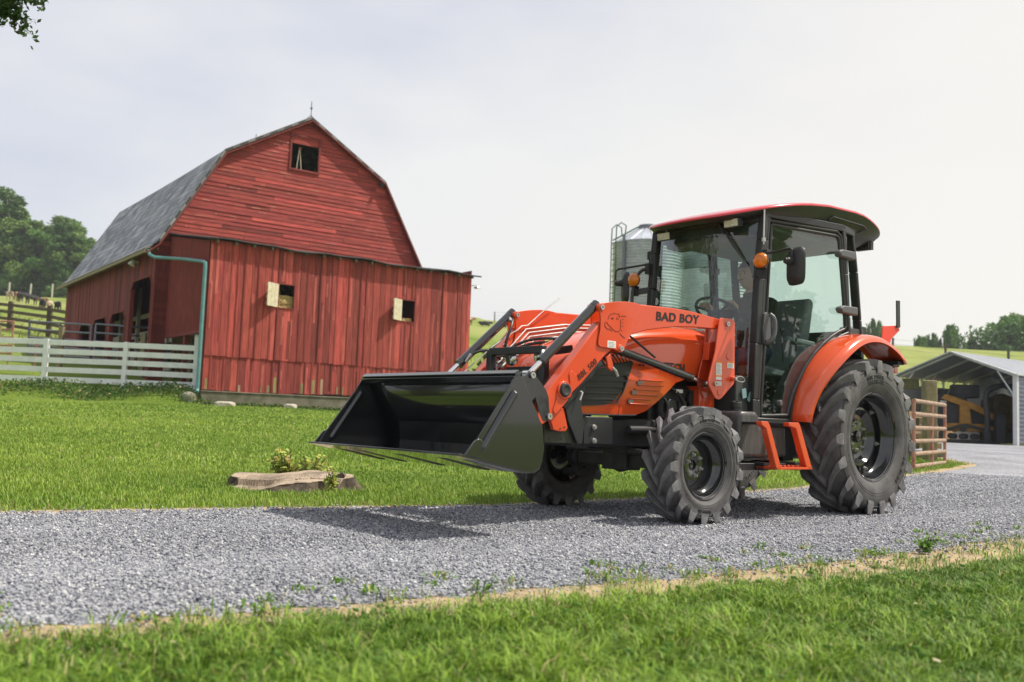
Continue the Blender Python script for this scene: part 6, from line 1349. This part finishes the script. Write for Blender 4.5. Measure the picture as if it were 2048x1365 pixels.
mb = MB(); mb.bb(.0, cl_, cw, cw+.02, 1.0, ch-.3); mb.build('rear_apron', m_cin, cp)
CM = Matrix.Translation((15.9, 30, CZ)) @ Matrix.Rotation(CY, 4, 'Z')
def cw_(x, y, z_): return CM @ Vector((x, y, z_))
# tracked loader inside
m_yel = M('yellow_machine_paint', (.42, .20, .02), .5, var=.35, vs=6); m_mach = M('dark_machine', (.035, .037, .045), .6, var=.4, vs=8); m_track = M('rubber_track', (.05, .048, .045), .85, bump=.5, bs=30)
sk = thing('track_loader', (15.75, 32.7, .5), R(-14), 'yellow and black compact track loader parked under the carport', 'loader')
# local x = forward (to the right in the photo)
mb = MB(); mb.prism([(-1.25, .45), (-1.25, 1.55), (-1.1, 1.62), (-.2, 1.60), (-.1, 1.3), (.35, .9), (.7, .75), (.7, .40), (-.9, .38)], -.45, .45); mb.build('body', m_mach, sk, bev=.03)
mb = MB(); mb.prism([(-.9, .42), (-.75, .35), (.65, .35), (.72, .5), (.3, .62), (-.8, .62)], -.72, -.46); mb.prism([(-.42, .55), (-.42, 1.25), (-.25, 1.32), (-.12, 1.2), (-.05, .6)], -.68, -.46); mb.build('side_cover', m_yel, sk, bev=.02)
for s_ in (-1, 1):
    mb = MB(); mb.prism([(-1.0, 1.45), (-.85, 1.6), (.1, 1.28), (.75, .88), (.88, .5), (.78, .42), (.62, .78), (.0, 1.08), (-.85, 1.38)], s_*.66, s_*.54); mb.build('lift_arm', m_yel, sk, bev=.015)
    mb = MB(); o_ = [(-1.1, .22), (-1.05, .06), (-.9, 0), (.75, 0), (.92, .08), (.95, .25), (.85, .36), (-.25, .62), (-.42, .60), (-1.02, .38)]; i_ = [(-.98, .22), (-.95, .12), (-.86, .08), (.72, .08), (.82, .14), (.84, .22), (.78, .28), (-.28, .52), (-.36, .50), (-.95, .32)]
    n = len(o_); a, b = s_*.50, s_*.86; mb.add([(x, a, z_) for x, z_ in o_]+[(x, b, z_) for x, z_ in o_]+[(x, a, z_) for x, z_ in i_]+[(x, b, z_) for x, z_ in i_], [q for i in range(n) for q in ((i, (i+1) % n, n+(i+1) % n, n+i), (2*n+i, 2*n+(i+1) % n, 3*n+(i+1) % n, 3*n+i), (i, (i+1) % n, 2*n+(i+1) % n, 2*n+i), (n+i, n+(i+1) % n, 3*n+(i+1) % n, 3*n+i))])
    for i in range(22): mb.bb(-.95+i*.08, -.92+i*.08, a, b, -.02, .0)
    tr = mb.build('track', m_track, sk, ang=40); mb = MB()
    for x in (-.7, -.35, 0, .35, .65): mb.cyl((x, s_*.58, .19), (x, s_*.82, .19), .10, 16)
    mb.cyl((-.33, s_*.58, .42), (-.33, s_*.8, .42), .09, 16); mb.build('roller', m_mach, tr)
mb = MB(); mb.bb(-.55, .25, -.42, .42, 1.5, 1.95); mb.build('cab', m_mach, sk, bev=.04)
mb = MB(); mb.bb(.8, 1.3, -.75, .75, .0, .35); mb.bb(.72, .85, -.4, .4, .15, .7); mb.bb(.88, .96, -.12, .12, .35, .75); mb.build('attachment', m_mach, sk, bev=.02)
mb = MB(); mb.bb(-1.0, -.8, -.461, -.458, 1.30, 1.38); mb.build('white_plate', m_white, sk); mb = MB(); mb.bb(-1.05, -.82, -.461, -.458, .78, .86); mb.build('yellow_plate', m_yel, sk)
# backhoe arm and a tarp covered heap beside it
mb = MB(); mb.tube([(0, 0, 0), (.05, 0, .9), (-.05, 0, 1.7), (.15, 0, 1.95), (.75, 0, 2.1), (1.3, 0, 1.7), (1.45, 0, .6)], .11, 8, smooth=1); mb.tube([(.3, -.14, 1.8), (.2, -.16, 1.3), (.45, -.16, 1.0), (.5, -.14, .7)], .02, 6, smooth=2); mb.bb(-.1, .1, -.1, .1, 0, .4); mb.bb(.3, .6, -.2, .2, 0, 1.0); o = mb.build('digger_arm', m_mach, bev=.0); o.location = (15.75, 31.5, .5); o.scale = (.88, .9, .93); o.rotation_euler = (0, 0, R(-10)); tag(o, 'black folded digger boom right of the yellow track loader', 'digger arm')
mb = MB(); mb.prism([(-.5, 0), (-.45, 1.5), (.1, 1.75), (.8, 1.5), (1.0, 0)], -.35, .35); o = mb.build('machine_body', M('dusty_brown_machine', (.13, .085, .04), .9, var=.5, vs=5), bev=.06); o.location = (16.85, 33.0, .5); o.scale = (.95, 1, .98); o.rotation_euler = (0, 0, R(-10)); tag(o, 'dusty brown machine behind the black digger boom', 'machine')
def heap(name, loc, d, mat, label, cat, seed, rz=0):
    r_ = random.Random(seed); mb = MB(); rows = []
    for i in range(15):
        row = []
        for k in range(19):
            u, v = i/7-1, k/9-1; q = max(0, 1-(u*u)**1.5)*max(0, 1-(v*v)**1.5); row.append((v*d[0]+r_.uniform(-.03, .03), u*d[1]+r_.uniform(-.03, .03), d[2]*q**.45*(1+.10*math.sin(v*6+seed)+.06*math.sin(u*5+v*9))+r_.uniform(-.03, .03)))
        rows.append(row)
    mb.grid(rows); o = mb.build(name, mat, ang=60); o.location = loc; o.rotation_euler = (0, 0, rz); return tag(o, label, cat)
heap('wood_chip_heap', (15.6, 37.2, .5), (2.6, 1.0, 2.0), M('pale_wood_pile', (.48, .34, .19), .9, col2=(.30, .20, .11), vs=5, bump=1, bs=10), 'tan wood heap behind the track loader', 'heap', 3, CY)
heap('tarpaulin', (18.4, 36.0, .5), (1.9, .8, 2.3), M('white_tarp', (.68, .70, .72), .5, var=.12, vs=3), 'white tarpaulin over a heap at the back of the carport', 'tarpaulin', 5, CY)
# ------------------------------------------------------------------ pipe gate, old plank fence and lumber by the rear wheel
g1 = Vector((6.10, 14.4, 0)); g2 = Vector((7.55, 16.55, 0))
root = thing('field_gate', (g1.x, g1.y, gzf(g1.x, g1.y)), 0, 'rusty red pipe gate standing open beside the rear tractor wheel', 'gate')
m_gate = M('rusty_pipe', (.40, .29, .21), .85, col2=(.25, .16, .11), vs=9); dz = g2-g1; dz.z = .02; up = Vector((0, 0, 1))
for z_ in (.06, .25, .44, .64, .85, 1.05): mb = MB(); mb.cyl(up*z_, dz+up*z_, .034, 10); mb.build('rail', m_gate, root)
for t in (.0, .55, 1.0): mb = MB(); mb.tube([dz*t+up*.02, dz*t+up*1.05], .026, 10); mb.build('stile', m_redpipe, root)
mb = MB(); mb.box((0, 0, .70), (.20, .20, 1.50)); o = mb.build('gate_post', m_olive, bev=.015); o.location = gl(7.62, 17.3); tag(o, 'thick weathered wooden gate post behind the rusty pipe gate', 'post')
m_moss = M('mossy_planks', (.12, .115, .06), .95, col2=(.07, .065, .04), vs=5, bump=.5, bs=30)
root = thing('plank_fence', gl(7.45, 17.35), 0, 'dark mossy plank fence running left from the gate post', 'fence')
for k in range(4):
    mb = MB(); z_ = .25+.36*k; mb.bar((0, 0, z_+.05), (-2.6, 1.0, z_-.02), .035, .20); mb.bar((-2.6, 1.0, z_), (-5.4, 2.0, z_), .035, .20); mb.build('rail', m_moss, root)
for x, y in ((-2.6, 1.05), (-5.3, 2.05)): mb = MB(); mb.box((x, y, .7), (.15, .15, 1.5)); mb.build('post', m_olive, root)
m_lum = M('rough_lumber', (.40, .29, .15), .9, col2=(.26, .19, .11), vs=6, bump=.4, bs=30)
for k, (dx, ln, z_, lab) in enumerate([(0, 1.7, .06, 'lowest darker beam of the lumber stack behind the pipe gate'), (.05, 1.5, .22, 'second beam from the ground in the lumber stack behind the gate'), (-.05, 1.55, .38, 'short thick beam in the middle of the lumber stack behind the gate'), (.0, 1.45, .54, 'upper beam of the lumber stack behind the gate'), (-.02, 1.4, .68, 'topmost pale beam of the lumber stack behind the gate')]):
    mb = MB(); mb.box((0, 0, 0), (ln*.9, .30, .11)); o = mb.build('beam', m_lum if k else m_oldw, bev=.008); x, y = 7.42+dx, 18.1; o.location = gl(x, y, z_+.02); o.rotation_euler = (0, 0, rnd.uniform(-.06, .06)); tag(o, lab, 'lumber', 'stacked lumber behind the gate post')
# fence along the hill crest on the right, wires between
def post_fence(name, pts, h, label, r=.07, wires=3, mat=None):
    x0, y0 = pts[0]; z0 = gzf(x0, y0); root = thing(name, (x0, y0, z0), 0, label, 'fence')
    for x, y in pts: mb = MB(); zz = gzf(x, y)-z0; mb.cyl((x-x0, y-y0, zz-.2), (x-x0+rnd.uniform(-.04, .04), y-y0, zz+h*rnd.uniform(.92, 1.08)), r, 8); mb.build('post', mat or m_oldpost, root)
    mb = MB()
    for k in range(wires):
        for (xa, ya), (xb, yb) in zip(pts, pts[1:]): mb.cyl((xa-x0, ya-y0, gzf(xa, ya)-z0+h*(.35+.28*k)), (xb-x0, yb-y0, gzf(xb, yb)-z0+h*(.35+.28*k)), .012, 4)
    mb.build('wire', m_galvd, root); return root
m_oldpost = M('old_fence_post', (.10, .09, .07), .9, var=.3, vs=9)
post_fence('wire_fence', [(31, 88), (34.5, 86), (37.5, 82), (40.3, 77), (44, 73), (48, 69)], 1.5, 'dark wooden post and wire fence across the hill behind the carport', .11)
post_fence('wire_fence', [(-2, 104), (2, 104), (6, 104), (10, 103), (18, 102), (26, 100)], 1.2, 'distant wire fence on the crest between barn and silo', .06)
post_fence('wire_fence', [(-88+3.4*i, 146+.3*math.sin(i)) for i in range(11)], 2.2, 'pale post fence along the wood edge above the pasture', .13, 2, M('pale_post', (.5, .48, .42), .9))
post_fence('wire_fence', [(-54+2.6*i, 118-5.2*i) for i in range(5)], 1.8, 'thin grey post fence running down the pasture beside the barn', .08, 2)
# middle distance between barn and tractor
board_fence('rail_fence', [(-3.6, 26.8), (-1.2, 27.0), (1.6, 27.2), (4.6, 27.6), (7.4, 28.0)], None, 1.15, [.35, .72, 1.08], .12, .05, m_brown, 'low brown plank fence in front of the barn right corner', .13)
mb = MB(); mb.cyl((-1.6, 0, .55), (1.6, 0, .55), .55, 24); mb.cyl((-1.6, 0, .55), (-1.75, 0, .55), .55, 24, r2=.3); mb.cyl((1.6, 0, .55), (1.75, 0, .55), .55, 24, r2=.3)
for x in (-1, 1): mb.bb(x-.08, x+.08, -.45, .45, 0, .25)
o = mb.build('storage_tank', M('white_tank', (.62, .6, .58), .5, var=.1, vs=4)); o.location = gl(.2, 33.5, .0); o.rotation_euler = (0, 0, .2); tag(o, 'long white cylindrical tank lying behind the brown plank fence', 'tank')
# shrubs behind
shr = tree('shrub', (-.8, 44, 0), 'leafy shrub on the slope right of the barn corner', 'shrubs on the slope right of the barn', seed=61, H=2.0, Rw=1.7, nclump=18, nleaf=3500, leaf=.11, cols=[(.09, .17, .03), (.12, .2, .04)], base=.1)
shr.location = gl(-.6, 40)
dup(shr, gl(2.2, 41), 1, 'leafy shrub on the slope behind the front loader arms'); dup(shr, gl(4.6, 42), 2.3, 'leafy shrub on the slope left of the tractor hood', (1.1, 1.1, .9))
# cattle
m_cow = M('cow_hide', (1, 1, 1), .8, attr=True)
def cow_mesh(seed, base, patch, lying=False):
    r_ = random.Random(seed); bm = bmesh.new(); sk_ = bm.verts.layers.skin.verify(); V = {}
    def j(n, p, r, root=False): v = bm.verts.new(p); v[sk_].radius = r if isinstance(r, tuple) else (r, r); v[sk_].use_root = root; V[n] = v
    dz_ = -.62 if lying else 0
    j('hip', (-.75, 0, 1.15+dz_), (.30, .28), True); j('mid', (-.1, 0, 1.08+dz_), (.34, .36)); j('sh', (.5, 0, 1.12+dz_), (.30, .34)); j('nk', (.95, .05, 1.2+dz_), (.17, .20)); j('pl', (1.2, .08, 1.28+dz_), (.14, .15)); j('mz', (1.48, .1, 1.10+dz_), (.09, .09)); j('tb', (-1.08, 0, 1.18+dz_), .05); j('te', (-1.12, 0, .65+dz_*.5), .035)
    E_ = [('hip', 'mid'), ('mid', 'sh'), ('sh', 'nk'), ('nk', 'pl'), ('pl', 'mz'), ('hip', 'tb'), ('tb', 'te')]
    for s_ in (1, -1):
        n = str(s_)
        if lying: j('hk'+n, (-.55, .30*s_, .25), .13); j('hh'+n, (-.15, .42*s_, .12), .07); j('fk'+n, (.6, .25*s_, .2), .10); j('fh'+n, (.85, .3*s_, .08), .06)
        else:
            j('hk'+n, (-.62, .2*s_, .78), .13); j('hh'+n, (-.86, .2*s_, .48), .07); j('hf'+n, (-.78, .2*s_, .05), .055); j('fk'+n, (.52, .2*s_, .70), .11); j('fh'+n, (.54, .2*s_, .42), .065); j('ff'+n, (.52, .2*s_, .05), .055); E_ += [('hh'+n, 'hf'+n), ('fh'+n, 'ff'+n)]
        j('er'+n, (1.12, .08+.22*s_, 1.33+dz_), (.05, .03)); E_ += [('hip', 'hk'+n), ('hk'+n, 'hh'+n), ('sh', 'fk'+n), ('fk'+n, 'fh'+n), ('pl', 'er'+n)]
    for a, b in E_: bm.edges.new((V[a], V[b]))
    me = bpy.data.meshes.new('c'); bm.to_mesh(me); bm.free(); o = bpy.data.objects.new('c', me); COL.objects.link(o); o.modifiers.new('s', 'SKIN'); q = o.modifiers.new('u', 'SUBSURF'); q.levels = q.render_levels = 1
    dg = bpy.context.evaluated_depsgraph_get(); m2 = bpy.data.meshes.new_from_object(o.evaluated_get(dg)); bpy.data.objects.remove(o); m2.name = 'cow'; m2.materials.clear(); m2.materials.append(m_cow)
    at = m2.color_attributes.new('Col', 'FLOAT_COLOR', 'POINT'); a = []
    for v in m2.vertices: t = math.sin(v.co.x*3.1+seed)+math.sin(v.co.z*4+v.co.y*3+seed*2); a += [*(patch if t > .75 else base), 1]
    at.data.foreach_set('color', a); m2.polygons.foreach_set('use_smooth', [True]*len(m2.polygons)); return m2
m_calf = (.30, .14, .07)
kinds = [((.015, .014, .014), (.60, .56, .50)), ((.24, .11, .06), (.6, .5, .4)), ((.016, .015, .015), (.05, .04, .03)), ((.50, .40, .30), (.2, .12, .08))]
cmesh = [cow_mesh(i+1, *kinds[i]) for i in range(4)]; lying = cow_mesh(7, (.012, .012, .013), (.03, .03, .03), True)
CL = [(-58.5, 110, 3, 2.4, .78, 'pale cow grazing highest up at the left of the herd'), (-57.2, 109, 1, 2.0, .75, 'brown cow with pale rump beside the pale cow on the hill'), (-54.2, 104, 0, 1.9, .80, 'black and white cow in the middle of the grazing herd'), (-52.8, 102.5, 2, 1.4, .78, 'black cow just right of the black and white one in the herd'), (-49.5, 97.5, 2, 1.2, .75, 'dark cow standing above the brown calf on the slope'), (-44.6, 90, 1, 2.6, .66, 'reddish brown calf with white face below the dark cow'), (-36.0, 72.5, 0, 1.9, .62, 'black cow with white face lowest on the slope, left of its neighbours'), (-35.3, 72.2, 3, 1.7, .55, 'pale faced calf between two black cows low on the slope'), (-34.2, 71.2, 2, 2.2, .60, 'black cow lowest on the slope nearest the barn')]
for x, y, k, rz, s_, lab in CL:
    o = bpy.data.objects.new('cow', cmesh[k]); COL.objects.link(o); o.location = gl(x, y); o.rotation_euler = (0, 0, rz); o.scale = (s_, s_, s_); tag(o, lab, 'cow', 'cattle grazing on the left pasture')
for x, y, lab in ((-2.8, 95, 'black cow lying on the crest just right of the barn'), (-1.1, 94.5, 'black cow lying next to the far loader cylinder on the crest')):
    o = bpy.data.objects.new('cow', lying); COL.objects.link(o); o.location = gl(x, y, .05); o.rotation_euler = (0, 0, .3); o.scale = (.62, .62, .62); tag(o, lab, 'cow', 'cattle lying on the crest beyond the barn')
o = bpy.data.objects.new('cow', cmesh[1]); COL.objects.link(o); o.location = gl(-4.4, 94); o.rotation_euler = (0, 0, .5); o.scale = (.6, .6, .6); tag(o, 'brown cow partly hidden by the right corner of the barn', 'cow')
# ------------------------------------------------------------------ stump with suckers
m_stumpb = M('old_bark', (.14, .105, .075), .95, col2=(.035, .027, .02), vs=16, stretch=(1, 1, .35), bump=1.0, bs=26)
m_stumpt = bpy.data.materials.new('cut_wood'); m_stumpt.use_nodes = True
def _st():
    t = m_stumpt.node_tree; p = t.nodes['Principled BSDF']; p.inputs['Roughness'].default_value = .9; k = t.links.new; tcn = N(t, 'ShaderNodeTexCoord')
    wv_ = N(t, 'ShaderNodeTexWave', wave_type='RINGS', rings_direction='Z'); wv_.inputs['Scale'].default_value = 14; wv_.inputs['Distortion'].default_value = 9; wv_.inputs['Detail'].default_value = 4; wv_.inputs['Detail Scale'].default_value = 2
    n = N(t, 'ShaderNodeTexNoise'); n.inputs['Scale'].default_value = 5; n.inputs['Detail'].default_value = 8; k(tcn.outputs['Object'], wv_.inputs['Vector']); k(tcn.outputs['Object'], n.inputs['Vector'])
    r = N(t, 'ShaderNodeValToRGB'); e = r.color_ramp.elements; e[0].color = (.26, .20, .14, 1); e[1].color = (.44, .37, .29, 1); k(wv_.outputs['Fac'], r.inputs[0])
    r2 = N(t, 'ShaderNodeValToRGB'); e = r2.color_ramp.elements; e[0].position = .35; e[0].color = (.45, .42, .4, 1); e[1].position = .6; e[1].color = (1.1, 1.05, 1, 1); k(n.outputs['Fac'], r2.inputs[0])
    x = N(t, 'ShaderNodeMix', data_type='RGBA', blend_type='MULTIPLY'); x.inputs[0].default_value = 1; k(r.outputs[0], x.inputs[6]); k(r2.outputs[0], x.inputs[7]); k(x.outputs[2], p.inputs['Base Color'])
    b = N(t, 'ShaderNodeBump'); b.inputs['Strength'].default_value = .8; b.inputs['Distance'].default_value = .015; k(n.outputs['Fac'], b.inputs['Height']); k(b.outputs[0], p.inputs['Normal'])
_st()
sx, sy = -1.90, 8.30; sz = gzf(sx, sy)
st = thing('tree_stump', (sx, sy, sz), 0, 'low wide cut tree stump with cracked top in the lawn', 'stump')
def srad(a): return .50*(1+.10*math.sin(3*a+.4)+.07*math.sin(5*a+1.2)+.04*math.sin(11*a)+.022*math.sin(23*a+1)+.012*math.sin(41*a))
def ztop(x, y): 
    z_ = .092+.050*x+.12*y+.010*math.sin(9*x)+.008*math.sin(14*y)
    if abs(y+.16-.12*x-.05*math.sin(5*x)) < .018 and x > -.15: z_ -= .05        # the long split
    if x < .02 and y < -.05: z_ -= .045*min(1, (.02-x)*6)                     # the lower broken slab
    return z_
mb = MB(); mt_ = MB(); n = 120; rows = []
for lv, (f, k) in enumerate(((0, 1.24), (.25, 1.12), (.5, 1.05), (.8, 1.0), (1.0, .985))):
    row = []
    for i in range(n):
        a = 2*PI*i/n; r_ = srad(a)*(1+(k-1)*(1+.8*math.sin(4*a+.5)))+rnd.uniform(-.012, .012)*(1 if lv < 4 else .2); x, y = r_*math.cos(a), r_*.72*math.sin(a); xt, yt = srad(a)*.985*math.cos(a), srad(a)*.985*.72*math.sin(a); row.append((x, y, -.04+(ztop(xt, yt)+.04)*f))
    rows.append(row)
mb.grid([r_+r_[:1] for r_ in rows]); mb.build('bark', m_stumpb, st, ang=80)
rows = []
for q in (1.0, .985, .95, .88, .8, .7, .6, .5, .4, .3, .2, .1, .01):
    rows.append([(srad(2*PI*i/n)*.985*q*math.cos(2*PI*i/n), srad(2*PI*i/n)*.985*q*.72*math.sin(2*PI*i/n), ztop(srad(2*PI*i/n)*.985*q*math.cos(2*PI*i/n), srad(2*PI*i/n)*.985*q*.72*math.sin(2*PI*i/n))+(.004 if q < .99 else 0)) for i in range(n)])
mt_.grid([r_+r_[:1] for r_ in rows]); mt_.build('cut_face', m_stumpt, st, ang=40)
mb = MB(); mb.prism([(.36, .10), (.44, .14), (.48, .155), (.50, .13), (.50, .06), (.38, .05)], -.02, .06); mb.build('splinter', m_stumpb, st, smooth=False)
def leafy(name, loc, label, h, n, spread, cols, seed, leaf=.02):
    r_ = random.Random(seed); mb = MB(); ml = MB()
    for i in range(n):
        a = r_.uniform(0, 6.28); tip = Vector((spread*math.cos(a)*r_.uniform(.2, 1), spread*.6*math.sin(a), h*r_.uniform(.5, 1))); b = Vector((r_.uniform(-.3, .3)*spread, 0, 0)); pts = [b, b.lerp(tip, .5)+Vector((r_.uniform(-.02, .02), 0, .02)), tip]; mb.tube(pts, .0028, 5, smooth=1)
        for k in range(16):
            t = r_.uniform(.25, 1.05); c = b.lerp(tip, t); d = Vector((r_.uniform(-1, 1), r_.uniform(-1, 1), r_.uniform(-.6, .4))).normalized(); s_ = leaf*r_.uniform(.6, 1.3); w2 = d.cross(Vector((r_.uniform(-1, 1), r_.uniform(-1, 1), 1))).normalized(); c0 = c+d*.008
            cc = cols[r_.randrange(len(cols))]; q = r_.uniform(.75, 1.2); ml.add([c0, c0+d*s_*.5+w2*s_*.32, c0+d*s_, c0+d*s_*.5-w2*s_*.32], [(0, 1, 2, 3)], col=tuple(v*q for v in cc))
    root = thing(name, loc, 0, label, 'plant'); mb.build('stems', m_bark, root); ml.build('leaves', m_leafs[0], root, smooth=False); return root
YG = [(.38, .48, .09), (.50, .52, .12), (.28, .42, .08), (.55, .42, .16)]
leafy('sapling', (-2.03, 8.72, gzf(-1.86, 8.72)), 'yellow green sucker shoots growing behind the stump', .36, 26, .17, YG, 3, .052)
leafy('sapling', (-1.78, 8.75, gzf(-1.6, 8.75)), 'lower right clump of light green shoots behind the stump', .27, 20, .15, YG, 4, .050)
leafy('sapling', (-1.46, 8.0, sz), 'small yellowish shoot at the right front edge of the stump', .24, 12, .05, YG, 6, .036)
leafy('sapling', (2.32, 5.35, 0.01), 'small bright green weed at the right near edge of the gravel', .10, 9, .07, [(.12, .26, .04), (.16, .3, .05)], 8, .03)
# clover, pale dead leaves and a dandelion in the foreground lawn
mb = MB(); r_ = random.Random(12)
for i in range(240):
    y = r_.uniform(2.2, 4.6); x = r_.uniform(-1.5, 3.0)
    if y > np.interp(x, [p[0] for p in NE], [p[1] for p in NE])-.3: continue
    z_ = gzf(x, y)+r_.uniform(.03, .06)
    if r_.random() < .75: 
        for k in range(3): a = k*2.09+r_.uniform(0, 1); c = Vector((x+.007*math.cos(a), y+.007*math.sin(a), z_)); mb.cyl(c, c+Vector((.001, .001, .0006)), .0075, 7, col=(.22, .38, .09))
    else:
        d = Vector((r_.uniform(-1, 1), r_.uniform(-1, 1), r_.uniform(-.2, .5))).normalized(); s_ = r_.uniform(.015, .04); w2 = d.cross(Vector((0, 0, 1))).normalized()*.25; c = Vector((x, y, z_)); mb.add([c, c+d*s_*.5+w2*s_, c+d*s_, c+d*s_*.5-w2*s_], [(0, 1, 2, 3)], col=(.55, .48, .30))
tag(mb.build('clover', m_blade, smooth=False), 'clover leaves and dead leaf bits scattered through the foreground grass', 'clover', kind='stuff')
# weedy bank in front of the white fence and along the footing
def bank():
    r_ = random.Random(77); mb = MB()
    for i in range(9000):
        x = r_.uniform(-20, -5); y = 27.7+.35*math.sin(x*1.7)+r_.gauss(0, .35) if x < -8.9 else 27.4+(x+8.9)*.73*.0+r_.gauss(0, .25)
        if x > -8.9:
            u = r_.uniform(0, 6); y = 28+u*.59-.35+r_.gauss(0, .08); x = -9.05+u*.807+.1
        z_ = gzf(x, y); s_ = r_.uniform(.03, .09); h = r_.uniform(.0, .22 if x < -9 else .12); d = Vector((r_.uniform(-1, 1), r_.uniform(-1, 1), r_.uniform(-.4, .8))).normalized(); w2 = d.cross(Vector((r_.uniform(-1, 1), 1, 0))).normalized()*.35; c = Vector((x, y, z_+h)); q = r_.uniform(.6, 1.3)
        cc = (.07*q, .15*q, .03*q) if r_.random() < .8 else (.30*q, .26*q, .12*q)
        mb.add([c, c+d*s_*.5+w2*s_, c+d*s_, c+d*s_*.5-w2*s_], [(0, 1, 2, 3)], col=cc)
    tag(mb.build('bank_weeds', m_blade, smooth=False), 'leafy weeds on the bank in front of the white fence and barn footing', 'weeds', kind='stuff')
bank()
print('objects', len(S.objects))

# ------------------------------------------------------------------ summer haze
hz = MB(); hz.bb(-420, 420, -60, 420, -14, 46); m_h = bpy.data.materials.new('haze_air'); m_h.use_nodes = True; t_ = m_h.node_tree; t_.nodes.clear()
vo = t_.nodes.new('ShaderNodeVolumePrincipled'); vo.inputs['Density'].default_value = .00042; vo.inputs['Color'].default_value = (.90, .94, 1.0, 1); vo.inputs['Anisotropy'].default_value = .2
oo = t_.nodes.new('ShaderNodeOutputMaterial'); t_.links.new(vo.outputs[0], oo.inputs['Volume'])
hzo = hz.build('haze', m_h, smooth=False); hzo['kind'] = 'stuff'; hzo['label'] = 'thin pale summer haze softening the far trees and hills'; hzo['category'] = 'haze'
